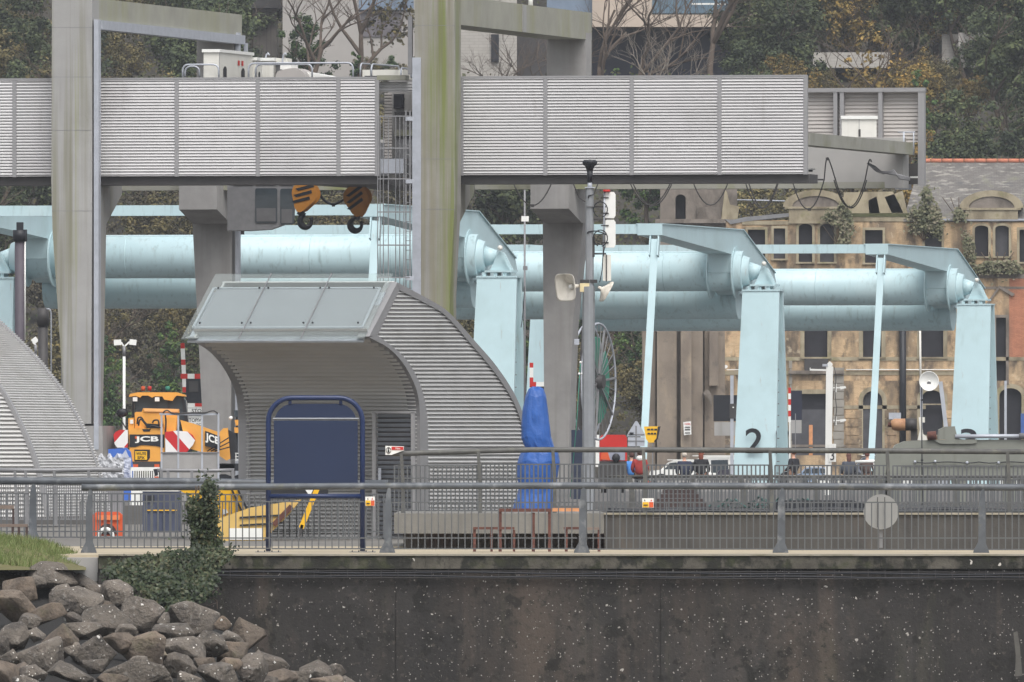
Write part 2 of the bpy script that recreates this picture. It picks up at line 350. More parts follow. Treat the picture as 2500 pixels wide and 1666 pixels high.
ct = thing('wall_cable', G(1500, 143.05, -.4), 'pair of dark cables clipped along the face of the sea wall below its coping', 'cable')
for yy in (1397.5, 1406):
    pts = [P(x, yy + 1.5 * math.sin(x * .013 + yy) + (x - 540) * .0024, 143.055) for x in range(500, 2560, 40)]
    MB().tube(pts, .017, 6).build('cable', MT['black'], ct)
for yy in (1393, 1410):
    MB().tube([P(x, yy + (x - 540) * .0024, 143.06) for x in range(500, 2560, 120)], .006, 5).build('support_wire', MT['darksteel'], ct)
for x in range(520, 2540, 41):
    MB().pbox(x, 1391, x + 1.6, 1412, 143.065, .03).build('clip', MT['darksteel'], ct)

# ---------------------------------------------------------------- fences
def fence(name, label, s, rail_pts, r, posts, inf, pitch, bw, foot, m_rail, m_inf, low=None, group='railings along the promenade', mid=None, lean=True, pw=18):
    z0 = ZC + (HY - foot) / s
    t = thing(name, G(posts[len(posts) // 2], s, z0), label, 'railing', group)
    MB().tube([P(x, y, s) for x, y in rail_pts], r, 10).build('top_rail', m_rail, t)
    h = foot - rail_pts[-1][1]; k = pw / 18.0
    for p in posts:
        yt = min(rail_pts, key=lambda q: abs(q[0] - p))[1]
        if lean:
            pl = [(p + 3 * k, yt), (p + 8 * k, yt), (p + 10 * k, yt + .16 * h), (p + 11 * k, foot - .16 * h), (p + 19 * k, foot - 5), (p + 20 * k, foot), (p - 19 * k, foot), (p - 18 * k, foot - 5), (p - 7 * k, foot - .16 * h), (p - 6 * k, yt + .3 * h), (p - 2 * k, yt + .12 * h)]
        else:
            pl = [(p - 7 * k, yt), (p + 2 * k, yt), (p + 7 * k, yt + .5 * h), (p + 8 * k, foot), (p - 3 * k, foot), (p - 3 * k, yt + .5 * h)]
        MB().prism([P(x, y, s) - YY * .05 for x, y in pl], YY * .12).build('post', m_rail, t)
    for (xa, xb, y0, y1) in inf:
        b = MB(); n = int((xb - xa) / pitch)
        for i in range(n + 1):
            x = xa + pitch * i
            b.pbox(x - bw / 2, y0, x + bw / 2, y1, so(s, -0.002), .012)
        for yy in [y0, y1] + ([mid] if mid else []) + ([low] if low else []):
            b.pbox(xa - 1, yy - 1.6, xb + 1, yy + 1.6, s, .02)
        b.build('infill_panel', m_inf, t)
    return t
fence('front_railing', 'nearest grey railing along the edge of the sea wall', 140.5, [(199, 1190), (215, 1190.5), (700, 1188.5), (945, 1187), (1420, 1186), (1905, 1187.5), (2395, 1190), (2640, 1191)], .062,
      [216, 945, 1420, 1905, 2395], [(197, 206, 1225, 1338), (222, 455, 1225, 1338), (478, 660, 1225, 1339), (664, 930, 1225, 1340), (956, 1408, 1227, 1340), (1432, 1893, 1227, 1341), (1916, 2384, 1227, 1342), (2406, 2640, 1227, 1342)], 16.3, 2.8, 1350, MT['rail'], MT['infill'], low=1314)
fence('middle_railing', 'thick dark railing on the far side of the promenade, running left of the blue board', 122, [(-60, 1174), (60, 1174.5), (420, 1176), (700, 1180), (948, 1181)], .078,
      [78, 498], [(-40, 70, 1206, 1312), (88, 488, 1206, 1312), (508, 720, 1208, 1312), (724, 940, 1208, 1312)], 14.2, 3.6, 1319, MT['rail'], MT['infill'], low=1298)
fence('back_mesh_railing', 'paler mesh railing with square posts by the left corrugated shelter', 113, [(-60, 1148), (60, 1149), (130, 1149), (240, 1147), (298, 1148)], .055,
      [38, 64, 134, 218], [(-40, 30, 1180, 1268), (45, 60, 1180, 1268), (70, 130, 1180, 1268), (140, 300, 1180, 1268)], 5.4, 2.3, 1283, MT['galv_dark'], MT['galv_dark'], lean=False, pw=14)
fence('short_barrier_railing', 'short battered grey railing in front of the orange machine and grey steel cage', 106, [(384, 1149), (412, 1149), (470, 1149.5), (520, 1149.5), (572, 1148)], .045,
      [396, 412, 470, 503, 570], [(385, 575, 1190, 1268)], 7, 2.0, 1285, MT['galv_dark'], MT['galv_dark'], lean=False, pw=14)
fence('upper_railing', 'upper railing standing on the raised deck behind the promenade', 134, [(953, 1108), (1000, 1107), (1180, 1101.5), (1300, 1098.5), (1560, 1098.5), (1900, 1100), (2200, 1101.5), (2640, 1104)], .052,
      [982, 1170, 1352, 1573, 1882, 2168, 2462, 2610], [(963, 1166, 1137, 1247), (1176, 1530, 1134, 1247), (1580, 1880, 1136, 1247), (1892, 2168, 1137, 1247), (2180, 2462, 1138, 1248), (2474, 2640, 1138, 1248)], 10.6, 3.6, 1255, MT['rail2'], MT['infill'], mid=1168, lean=False, pw=16)
fence('inner_deck_railing', 'thick posted dark railing on the far side of the raised deck', 118, [(1478, 1164), (1700, 1163), (2200, 1163), (2640, 1164)], .03,
      [1540, 1692, 1812, 1990, 2150, 2330, 2500], [(1490, 1530, 1172, 1236), (1552, 1684, 1172, 1236), (1702, 1804, 1172, 1236), (1822, 1980, 1172, 1236), (2000, 2140, 1172, 1236), (2160, 2320, 1172, 1236), (2342, 2490, 1172, 1236), (2510, 2640, 1172, 1236)], 8.6, 3.4, 1238, MT['rail2'], MT['infill'], lean=False, pw=24)
b = MB(); b.tube([P(x, 1247 + 2.5 * math.sin(x * .021), 132) for x in range(1480, 2640, 30)], .05, 8); tag(b.build('black_hose', MT['black'], None), 'long black hose lying along the front edge of the raised deck', 'hose')
b = MB(); b.pprism([(1880, 1250), (1884, 1232), (1905, 1222), (2080, 1222), (2110, 1230), (2118, 1250)], 127, 1.0); tag(b.build('pontoon_float', MT['black'], None), 'long low black float lying on the raised deck left of the round sign', 'float')
t = thing('timber_stack', G(1640, 126, .6), 'stack of dark weathered timber fenders on the raised deck', 'timber stack')
for k in range(5): MB().pbox(1590 + 7 * k, 1240 - 11 * k, 1735 - 9 * k, 1249.5 - 11 * k, 126, .5).build('timber', MT['brown'], t)
# raised deck behind the promenade
dk = thing('raised_deck', G(1700, 134.6, 0), 'grey brown concrete retaining wall and deck behind the promenade', 'deck')
MB().pbox(1476, 1257, 2760, 1346, 134.7, 1.2).build('retaining_wall', M('stained_retaining_wall', (74, 72, 69), .9, var=.16, scale=1.2, layers=[('n', (62, 60, 59), (2.2, 1, .16), 1.5, .50, .70, .7), ('n', (104, 94, 84), (1, 1, .3), 1.2, .55, .75, .5)], bump=(20, .3)), dk)
MB().pbox(1474, 1252.5, 2760, 1257, 134.72, 1.0).build('deck_edge', lipm, dk)
MB().pbox(962, 1254, 1475, 1303, 134.7, 21).build('ramp_slab', MT['slab'], dk)
MB().pbox(985, 1303, 1475, 1344, 134.2, 1.0).build('recessed_wall', M('shaded_recess_wall', (108, 100, 94), .9, var=.2, scale=2, layers=[('n', (120, 84, 78), (1.5, 1, .4), 1.2, .55, .7, .5)]), dk)
MB().box(G(1476, 133.9, .2), XX * 14, YY * 90, UP * .40).build('deck_slab', MT['deckdark'], dk)

# ---------------------------------------------------------------- blue notice board
nb = thing('notice_board', G(772, 139.6, 0), 'blank dark blue notice board in a rounded tubular frame on two legs', 'notice board')
sb = 139.4
MB().tube([P(655, 1346, sb), P(655, 1100, sb)] + [P(x, y, sb) for x, y in arc(712, 1030, 57, 58, 180, 90, 8)] + [P(x, y, sb) for x, y in arc(828, 1030, 57, 58, 90, 0, 8)] + [P(885, 1100, sb), P(885, 1346, sb)], .047, 10).build('tube_frame', MT['navyframe'], nb)
MB().tube([P(655, 1212, sb), P(885, 1212, sb)], .043, 10).build('lower_bar', MT['navyframe'], nb)
MB().pprism([(666, 1024)] + [(x, y) for x, y in arc(716, 1030, 46, 44, 180, 90, 6)][1:] + [(x, y) for x, y in arc(824, 1030, 46, 44, 90, 0, 6)][:-1] + [(874, 1024)], sb, .04).build('arched_header', MT['navy'], nb)
MB().pbox(668.5, 1027, 873.5, 1186, so(sb, 0.002), .05).build('board', MT['navy'], nb)
MB().pbox(666, 1020.5, 876, 1023, so(sb, 0.01), .07).build('ledge', MT['galv'], nb)
for x in (708, 832): MB().pbox(x - 4, 974, x + 4, 990, sb, .03).build('bracket', MT['navyframe'], nb)
for x in (655, 885):
    fp = MB().pbox(x - 32, 1347, x + 32, 1350.5, so(sb, 0.04), .3).build('foot_plate', MT['galv_dark'], nb)
    for dx in (-25, -9, 9, 25): MB().tube([P(x + dx, 1348, so(sb, 0.03)), P(x + dx, 1344, so(sb, 0.03))], .012, 6).build('bolt', MT['black'], fp)

# ---------------------------------------------------------------- small signs
def hazard(x0, y0, x1, y1, s, label):
    t = thing('warning_sign', P((x0 + x1) / 2, y1, s), label, 'sign', 'small hazard signs on the front railing')
    ym = y0 + (y1 - y0) * .4; xm = x0 + (x1 - x0) * .58
    MB().pbox(x0, y0, x1, y1, s, .008).build('sign_plate', MT['white'], t)
    MB().pbox(x0 + .8, ym, xm - .5, y1 - .8, so(s, 0.03), .004).build('yellow_field', MT['yellow2'], t)
    MB().pbox(xm + .5, ym, x1 - .8, y1 - .8, so(s, 0.03), .004).build('red_field', MT['orange'], t)
    b = MB(); b.pbox(x0 + 3, ym + 6, xm - 3, ym + 9, so(s, 0.05), .003)
    b.pprism([(x0 + 4, ym - 2), (x0 + 6, y0 + 2), (x0 + 8, ym - 2)], so(s, 0.05), .003); b.build('pictogram', MT['black'], t)
    b = MB(); b.pprism([(x1 - 8, ym - 2), (x1 - 6, y0 + 2), (x1 - 4, ym - 2)], so(s, 0.05), .003); b.build('red_pictogram', MT['red'], t)
hazard(892, 1213, 915, 1236, 140.53, 'white, yellow and red hazard sign on the railing beside the blue board leg')
hazard(1568, 1217, 1596, 1240, 140.53, 'white, yellow and red hazard sign alone on the railing right of the mast')
t = thing('prohibition_sign', P(963, 1111, 134.03), 'white and red no entry notice fixed to the end of the upper railing', 'sign')
MB().pprism([(941, 1089), (986, 1090), (986, 1100), (956, 1111), (941, 1111)], 134.03, .01).build('sign_plate', MT['white'], t)
MB().pprism([(956, 1091), (985, 1091.5), (985, 1099), (956, 1099)], 134.034, .004).build('red_field', MT['red'], t)
b = MB(); b.prism([P(x, y, 134.034) for x, y in arc(948.5, 1100, 6.2, 8, 0, 345, 16)] + [P(x, y, 134.034) for x, y in arc(948.5, 1100, 4.8, 6.4, 345, 0, 16)], YY * .004)
b.build('prohibition_ring', MT['brown'], t)
b = MB(); b.ball(P(948.5, 1096, 134.035), .012, .005, .012); b.pprism([(947, 1098), (950, 1098), (951, 1105), (946.5, 1105)], 134.036, .004); b.build('walking_figure', MT['black'], t)
b = MB(); text_faces(b, 'No', flat(134.037), 966, 1093, 977, 1097.5, .01); b.build('lettering', MT['white'], t)
t = thing('round_sign', P(2151, 1292, 138.2), 'round blank grey sign seen from behind through the railing bars', 'sign')
b = MB(); b.pprism(arc(2151, 1250, 43, 43, 0, 345, 23), 138.2, .02); b.build('sign_disc', M('bare_aluminium', (140, 140, 138), .5, metal=.1, var=.04), t)
b = MB()
for x in (2141.5, 2159): b.pbox(x, 1214, x + 2, 1288, 138.23, .02)
b.build('fixing_rail', MT['darksteel'], t)
MB().pbox(2147, 1290, 2155, 1338, 138.17, .04).build('sign_post', MT['galv_dark'], t)

# ---------------------------------------------------------------- benches, life ring
t = thing('bench_frame', G(1310, 138.9, 0), 'rusty brown steel bench frame with an orange timber slat behind the railing', 'bench'); s = 139
for x, y, ww in ((1155, 1290, 7), (1197, 1292, 6), (1252, 1294, 6), (1298, 1252, 8), (1379, 1290, 7), (1459, 1290, 7)):
    MB().pbox(x, y, x + ww, 1347, s, .05).build('leg', MT['rust'], t)
for x, ww in ((1217, 8), (1338, 7)): MB().pbox(x, 1243, x + ww, 1347, so(s, 0.01), .06).build('back_post', MT['rust'], t)
MB().pbox(1217, 1242, 1346, 1250, so(s, 0.03), .05).build('back_rail', MT['rust'], t)
MB().pbox(1346, 1241, 1414, 1249, so(s, 0.02), .06).build('timber_slat', MT['pallet'], t)
MB().pbox(1155, 1287, 1256, 1293, so(s, 0.025), .4).build('seat', MT['rust'], t)
MB().pbox(1376, 1287, 1414, 1293, so(s, 0.025), .4).build('seat', MT['rust'], t)
MB().pbox(1428, 1288, 1466, 1294, so(s, 0.025), .4).build('seat', MT['wood'], t)
MB().pbox(1152, 1348, 1466, 1351, so(s, 0.04), .5).build('base_rail', MT['rust'], t)
t = thing('park_bench', G(30, 139.2, .05), 'dark wooden bench standing by the grass at the left', 'bench'); s = 139.6
MB().pbox(-40, 1280, 66, 1287, s, .45).build('seat', MT['wood'], t)
MB().pbox(-40, 1234, 34, 1243, so(s, -0.1), .06).build('backrest', MT['wood'], t)
for x in (28, 43, 62): MB().pbox(x, 1287, x + 6, 1328, so(s, -0.005), .06).build('leg', MT['brown'], t)
for x in (30,): MB().pbox(x, 1243, x + 5, 1281, so(s, -0.11), .05).build('back_post', MT['brown'], t)
t = thing('lifebuoy_cabinet', G(265, 116, .05), 'orange red lifebuoy cabinet with a white ring seen through the railing', 'lifebuoy'); s = 117
MB().pprism([(226, 1309), (226, 1258), (236, 1250), (290, 1250), (302, 1260), (302, 1309)], s, .25).build('cabinet', MT['orange'], t)
MB().pprism(arc(262, 1304, 23, 25, 0, 180, 12), so(s, 0.05), .03).build('door_recess', MT['brown'], t)
b = MB(); b.tube([P(x, y, so(s, 0.08)) for x, y in arc(258, 1312, 17, 20, 0, 360, 24)], .045, 8, cap=False); b.build('ring', MT['white'], t)
MB().pbox(236, 1258, 292, 1270, so(s, 0.05), .02).build('label_strip', M('pale_orange_strip', (232, 130, 80), .5), t)

# ---------------------------------------------------------------- boulders
rock_g = M('grey_boulder', (106, 99, 91), .92, var=.26, scale=2.2, rnd=.22, layers=[('n', (72, 68, 66), (1, 1, 1), 3.5, .5, .66, .7), ('n', (116, 106, 97), (1, 1, 1), 1.6, .55, .7, .5), ('n', (158, 154, 148), (1, 1, 1), 12, .58, .72, .6), ('n', (58, 54, 54), (1, 1, 1), 16, .58, .70, .6), ('spots', (225, 222, 216), 9, .30, .16), ('spots', (215, 210, 202), 22, .34, .16)], bump=(12, 1.0, .08))
rock_b = M('brown_boulder', (106, 96, 86), .92, var=.26, scale=2.2, rnd=.2, layers=[('n', (76, 68, 62), (1, 1, 1), 3.5, .5, .66, .7), ('n', (134, 116, 98), (1, 1, 1), 1.6, .5, .7, .5), ('n', (60, 54, 50), (1, 1, 1), 16, .58, .70, .6), ('n', (92, 92, 66), (1, 1, 1), 2.6, .56, .7, .4), ('spots', (225, 222, 216), 12, .26, .09)], bump=(14, .9, .05))
PILE = [(-60, 1392), (0, 1384), (120, 1372), (220, 1420), (340, 1440), (420, 1500), (520, 1475), (600, 1515), (660, 1570), (720, 1600), (830, 1655), (980, 1760)]
def pile_top(px):
    for (a, ya), (c, yc) in zip(PILE, PILE[1:]):
        if px <= c: return ya + (yc - ya) * (px - a) / (c - a)
    return PILE[-1][1]
def pile_s(px, py): return 144.6 + max(0, py - pile_top(px)) * .055
def boulder(px, py, wd, ht, brown, seed):
    rr = random.Random(seed); s = pile_s(px, py); c = P(px, py, s); bm = bmesh.new()
    rx, rz = wd / 2 / s, ht / 2 / s; ry = .5 * (rx + rz) * rr.uniform(.8, 1.1)
    for i in range(15):
        v = Vector((rr.gauss(0, 1), rr.gauss(0, 1), rr.gauss(0, 1))).normalized()
        v *= rr.uniform(.92, 1.10); bm.verts.new((v.x * rx, v.y * ry, v.z * rz))
    bmesh.ops.convex_hull(bm, input=bm.verts)
    bmesh.ops.triangulate(bm, faces=bm.faces)
    bmesh.ops.bevel(bm, geom=list(bm.edges), offset=.045 * min(rx, rz), segments=1, affect='EDGES', clamp_overlap=True)
    bmesh.ops.triangulate(bm, faces=bm.faces)
    bmesh.ops.subdivide_edges(bm, edges=list(bm.edges), cuts=1, use_grid_fill=True)
    bmesh.ops.subdivide_edges(bm, edges=[e for e in bm.edges if e.calc_length() > .12], cuts=1, use_grid_fill=True)
    sd_ = Vector((rr.uniform(0, 50), rr.uniform(0, 50), 0))
    for v in bm.verts:
        v.co += v.co.normalized() * (.045 * min(rx, rz) * noise.noise(v.co * 3.2 / max(rx, .2) + sd_) + .035 * min(rx, rz) * noise.noise(v.co * 9 / max(rx, .2) + sd_))
    mx = max(v.co.x for v in bm.verts); mn = min(v.co.x for v in bm.verts); kz = 2 * rx / (mx - mn)
    z1 = max(v.co.z for v in bm.verts); z0 = min(v.co.z for v in bm.verts); zz = 2 * rz / (z1 - z0)
    me = bpy.data.meshes.new('boulder')
    for v in bm.verts: v.co = Vector((v.co.x * kz, v.co.y * kz, v.co.z * zz))
    bmesh.ops.recalc_face_normals(bm, faces=bm.faces); bm.to_mesh(me); bm.free()
    me.materials.append(rock_b if brown else rock_g)
    me.polygons.foreach_set('use_smooth', [True] * len(me.polygons))
    o = bpy.data.objects.new('boulder', me); C.objects.link(o); o.location = c; return o
Z5 = [(90, 520, 150, 100, 1), (240, 570, 240, 150, 0), (520, 560, 100, 80, 0), (50, 660, 240, 170, 0), (180, 740, 300, 210, 1), (460, 660, 440, 230, 0), (690, 680, 330, 150, 0), (110, 900, 440, 280, 1), (650, 850, 460, 240, 0), (790, 745, 190, 110, 0),
 (1000, 800, 320, 240, 0), (440, 985, 320, 190, 1), (930, 1030, 490, 280, 0), (1250, 970, 380, 290, 0), (1440, 1010, 170, 120, 0), (1690, 1010, 440, 290, 0), (1980, 1050, 150, 120, 1), (120, 1165, 270, 240, 0), (310, 1145, 170, 120, 0), (505, 1200, 320, 290, 1),
 (720, 1110, 320, 150, 0), (370, 1320, 420, 280, 0), (830, 1300, 400, 330, 0), (1060, 1210, 320, 170, 1), (1290, 1275, 390, 300, 1), (1530, 1150, 380, 200, 0), (1870, 1235, 320, 210, 0), (1700, 1295, 430, 240, 0), (2190, 1190, 330, 300, 1), (2070, 1300, 270, 180, 1),
 (1110, 1490, 660, 240, 0), (1530, 1420, 460, 210, 0), (290, 1500, 240, 140, 0), (580, 1510, 400, 190, 0), (100, 1350, 180, 140, 0), (10, 1270, 150, 220, 0), (70, 1490, 220, 220, 1), (250, 1570, 230, 120, 0), (1000, 1560, 260, 130, 1), (1680, 1545, 220, 150, 0), (1960, 1500, 350, 220, 0),
 (2250, 1460, 280, 270, 0), (2290, 1370, 150, 160, 0), (2420, 1400, 280, 240, 0), (2480, 1530, 330, 150, 1), (2640, 1525, 220, 150, 0), (2790, 1440, 280, 170, 0), (2980, 1480, 180, 140, 0), (2900, 1570, 320, 130, 1), (3080, 1590, 240, 110, 0), (2050, 1420, 200, 130, 1), (1450, 1540, 220, 120, 0), (860, 1420, 220, 120, 0), (1240, 1400, 200, 110, 0), (40, 545, 170, 110, 0), (330, 590, 200, 120, 0), (430, 570, 150, 110, 1), (600, 620, 190, 110, 0), (300, 680, 200, 120, 0), (560, 760, 190, 120, 0), (900, 900, 200, 120, 1), (260, 1040, 200, 130, 0), (640, 1000, 160, 110, 0), (1120, 1110, 200, 120, 0), (640, 1270, 170, 130, 0), (1400, 1330, 180, 120, 1), (2060, 1180, 200, 130, 0), (2380, 1560, 200, 120, 0), (180, 1440, 170, 110, 1), (760, 1560, 190, 120, 0), (1320, 1540, 190, 120, 0), (1830, 1400, 190, 110, 1)]
ordw = ['leftmost', 'second', 'third', 'fourth', 'fifth', 'sixth', 'seventh', 'eighth', 'ninth', 'tenth', 'eleventh', 'twelfth', 'thirteenth', 'fourteenth']
roww = ['topmost', 'second', 'third', 'fourth', 'fifth', 'lowest']
rk = sorted([(x / 3.647, y / 3.647 + 1236, ww / 3.647, h / 3.647, br) for x, y, ww, h, br in Z5], key=lambda q: q[1])
rows = [rk[i * 12:(i + 1) * 12] for i in range(6)]
for ri, row in enumerate(rows):
    for ci, (x, y, ww, h, br) in enumerate(sorted(row)):
        o = boulder(x, y, ww * 1.08, h * 1.16, br, ri * 31 + ci)
        size = 'big' if ww > 100 else ('small' if ww < 55 else 'middling')
        place = ordw[ci] + ('' if ci == 0 else ' from left')
        tag(o, '%s %s boulder, %s in the %s course of the rock heap' % (size, 'brownish' if br else 'grey', place, roww[ri]), 'boulder', 'boulders heaped at the foot of the sea wall')
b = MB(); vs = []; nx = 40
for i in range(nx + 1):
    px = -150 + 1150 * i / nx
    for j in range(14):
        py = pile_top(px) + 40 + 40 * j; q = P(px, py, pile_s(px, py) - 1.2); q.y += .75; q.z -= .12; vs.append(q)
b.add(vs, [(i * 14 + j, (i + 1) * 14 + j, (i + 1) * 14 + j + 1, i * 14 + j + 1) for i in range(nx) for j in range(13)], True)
struct(b.build('foreshore', M('gap_shade_shingle', (26, 24, 22), .95, var=.35, scale=8, bump=(12, .8, .05))))  # shingle coloured near black to paint the shade between the boulders

# ---------------------------------------------------------------- bank of grass, brambles, ivy
def leaf(mb, c, nrm, size, asp, rr):
    a = nrm.cross(Vector((rr.gauss(0, 1), rr.gauss(0, 1), rr.gauss(0, 1))))
    if a.length < 1e-4: return
    a.normalize(); q = nrm.cross(a).normalized(); a *= size * .5; q *= size * asp * .5; n = len(mb.v)
    mb.v += [c - a, c + q - a * .1, c + a, c - q - a * .1]; mb.f.append([n, n + 1, n + 2, n + 3])
def in_poly(x, y, pl):
    r = False; j = len(pl) - 1
    for i in range(len(pl)):
        if (pl[i][1] > y) != (pl[j][1] > y) and x < (pl[j][0] - pl[i][0]) * (y - pl[i][1]) / (pl[j][1] - pl[i][1]) + pl[i][0]: r = not r
        j = i
    return r
bramblem = M('bramble_leaves', (60, 80, 40), .5, scale=1.8, island=[(20, 25, 18), (28, 38, 24), (38, 50, 29), (52, 64, 38), (68, 66, 44), (104, 114, 84)], spec=.3)
def leaf_mass(name, poly, n, size, s_fn, thick, seed, m, parent, clump=60):
    rr = random.Random(seed); mb = MB(); xs = [p[0] for p in poly]; ys = [p[1] for p in poly]; cl = []
    while len(cl) < clump:
        x, y = rr.uniform(min(xs), max(xs)), rr.uniform(min(ys), max(ys))
        if in_poly(x, y, poly): cl.append((x, y, rr.uniform(0, 1)))
    k = 0
    while k < n:
        cx, cy, d = rr.choice(cl); g = rr.uniform(6, 16); x, y = cx + rr.gauss(0, g), cy + rr.gauss(0, g * .8)
        if not in_poly(x, y, poly) and rr.random() > .10: continue
        p = P(x, y, s_fn(x, y)); p.y -= thick * (d * .7 + abs(rr.gauss(0, .25))) - .1
        nr = Vector((rr.gauss(0, .6), -1 + rr.gauss(0, .4), .7 + rr.gauss(0, .5))).normalized()
        leaf(mb, p, nr, size * rr.uniform(.6, 1.4), .65, rr); k += 1
    return mb.raw(name, m, parent)
t = thing('bramble_bush', P(420, 1500, 144), 'dark green bramble bush spilling over the end of the sea wall onto the boulders', 'bush')
BUSH = [(215, 1408), (262, 1388), (310, 1366), (372, 1350), (450, 1340), (540, 1337), (572, 1347), (556, 1372), (538, 1392), (526, 1418), (514, 1450), (494, 1480), (452, 1498), (415, 1505), (388, 1486), (356, 1450), (318, 1428), (262, 1424)]
leaf_mass('foliage', BUSH, 14000, .068, lambda x, y: 143.35 + max(0, (y - 1350)) * .006, .55, 3, bramblem, t, 110)
rr = random.Random(5); b = MB()
for i in range(26):
    x = rr.uniform(280, 540); y = rr.uniform(1370, 1430); q = [P(x + 10 * k * rr.uniform(-.9, .6), y + 14 * k + rr.uniform(-4, 4), 143.6 + .1 * k) for k in range(5)]
    b.tube(q, .006, 4)
b.build('stems', MT['bark'], t)
t = thing('ivy', P(500, 1345, 140.6), 'column of ivy climbing the front railing above the bramble bush', 'ivy')
leaf_mass('foliage', [(505, 1172), (520, 1178), (528, 1195), (535, 1225), (532, 1260), (545, 1300), (540, 1345), (455, 1350), (470, 1300), (462, 1270), (455, 1235), (462, 1218), (488, 1205), (495, 1185)], 4200, .068, lambda x, y: 140.75, .35, 9, bramblem, t, 40)
b = MB()
for i in range(9):
    x = 500 + rr.uniform(-22, 22); b.tube([P(x + rr.uniform(-8, 8), 1348 - 18 * k, 140.6) for k in range(10)], .009, 5)
b.build('stems', MT['bark'], t)
b = MB(); vs = []
for i in range(21):
    px = -120 + 16.5 * i; top = 1312 + 14 * max(0, px / 100) + (max(0, px - 100) ** 1.3) * .06
    for (dy, ds) in ((0, 139.2), (6, 141), (28, 144), (62, 146.2), (90, 147)): vs.append(P(px, min(top + dy, 1392), ds))
b.add(vs, [(i * 5 + j, (i + 1) * 5 + j, (i + 1) * 5 + j + 1, i * 5 + j + 1) for i in range(20) for j in range(4)], True)
struct(b.build('grass_bank', M('earth_bank', (96, 92, 56), .95, var=.25, scale=2)))
gm = M('grass_blades', (110, 130, 60), .7, scale=1.2, island=[(78, 78, 50), (86, 94, 50), (92, 110, 54), (108, 114, 70), (134, 126, 92)])
b = MB(); rr = random.Random(12)
for i in range(9000):
    px = rr.uniform(-60, 186); top = 1312 + 14 * max(0, px / 100) + (max(0, px - 100) ** 1.3) * .06; u = rr.random(); y = top + 66 * u
    if y > 1388: continue
    q = P(px, y, 140.2 + 6.2 * u); h = rr.uniform(.05, .16); a = Vector((rr.gauss(0, .05), rr.gauss(0, .05), h)); ww = XX * rr.uniform(.005, .011)
    n = len(b.v); b.v += [q - ww, q + ww, q + a]; b.f.append([n, n + 1, n + 2])
o = b.raw('grass', gm); struct(o, 'stuff'); o['label'] = 'short tufted green grass on the bank above the boulders at the left'
def ribbed_profile(mb, pts, vec, per, amp, sgn=1, smooth_n=0):
    """ribs that run along vec, spaced by arc length down the polyline pts"""
    pts = [Vector(p) for p in pts]; ds = [0]
    for a, c in zip(pts, pts[1:]): ds.append(ds[-1] + (c - a).length)
    def at(d):
        for i in range(len(pts) - 1):
            if d <= ds[i + 1] or i == len(pts) - 2:
                u = (d - ds[i]) / max(1e-9, ds[i + 1] - ds[i]); return pts[i].lerp(pts[i + 1], u), i
    nr = []
    for i in range(len(pts) - 1): nr.append((pts[i + 1] - pts[i]).cross(vec).normalized() * sgn)
    L = ds[-1]; vs = []; d = 0; rows = []
    while d < L:
        for a, dd in RIB:
            if d + a * per <= L: rows.append((d + a * per, dd))
        d += per
    rows.append((L, 1.0))
    for d, dd in rows:
        q, i = at(d); i2 = min(i + 1, len(nr) - 1); u = (d - ds[i]) / max(1e-9, ds[i + 1] - ds[i])
        n = nr[i].lerp(nr[i2], max(0, u - .5)).normalized() if i2 != i else nr[i]
        vs += [q + n * dd * amp, q + vec + n * dd * amp]
    mb.add(vs, [(2 * i, 2 * i + 1, 2 * i + 3, 2 * i + 2) for i in range(len(rows) - 1)])

# ---------------------------------------------------------------- corrugated shelter with glass canopy
S0 = 120.0
t = thing('corrugated_shelter', G(800, S0), 'ribbed aluminium entrance shelter with curved side and sloping glass canopy', 'shelter')
GP = Plane(1030, S0, D)
Ft = smooth_curve([(893, 824), (940, 850), (975, 886), (1000, 930), (1012, 965), (1017, 1010), (1018, 1060), (1018, 1200), (1018, 1322)], 5)
Fr = smooth_curve([(912, 818), (960, 855), (985, 880), (1012, 925), (1027, 970), (1034, 1010), (1037, 1060), (1037, 1200), (1037, 1322)], 5)
Oi = smooth_curve([(966, 708), (1031, 741), (1080, 771), (1146, 845), (1190, 897), (1231, 955), (1256, 1005), (1269, 1052), (1274, 1110), (1276, 1322)], 5)
Oo = smooth_curve([(962, 690), (1033, 728), (1088, 763), (1155, 837), (1200, 889), (1241, 949), (1266, 1002), (1279, 1050), (1284, 1110), (1286, 1322)], 5)
b = MB(); left = [(966, 708), (912, 818)] + Fr[1:]
ribbed(b, lambda y, o: GP(lerp(left, y), y, o), lambda y, o: GP(lerp(Oi, y), y, o), 0, 709, 1322, 9.85, .06)
b.build('ribbed_side_wall', MT['clad_warm'], t)
def front_pt(y, o):
    sl = abs(lerp(Ft, y + 1) - lerp(Ft, y - 1)) / 2 * 4.9      # run over rise of the curved sheet
    return GP(lerp(Ft, y), y) + (-D - UP * sl).normalized() * (o - .07) * (1 + .42 * min(sl, 5))
b = MB(); ribbed(b, lambda y, o: front_pt(y, o) - E * 3.56, lambda y, o: front_pt(y, o), 0, 825, 1322, 9.4, .085)
fw = b.build('ribbed_front_wall', MT['clad_warm'], t)
def band(c1, c2, pl, th, off):
    b = MB(); n = len(c1)
    for i in range(n - 1):
        q = [pl(*c1[i], off), pl(*c1[i + 1], off), pl(*c2[i + 1], off), pl(*c2[i], off)]
        b.prism(q, -pl.n * th)
    return b
band(Ft, Fr, GP, .25, .07).build('front_trim', MT['trim'], t)
band(Oi, Oo, GP, .25, .07).build('rear_trim', MT['trim'], t)
band([(962, 690), (893, 822)], [(968, 706), (914, 818)], GP, .25, .07).build('upper_trim', MT['trim'], t)
b = MB()       # rear roof sheet and inner shell, seen only from elsewhere
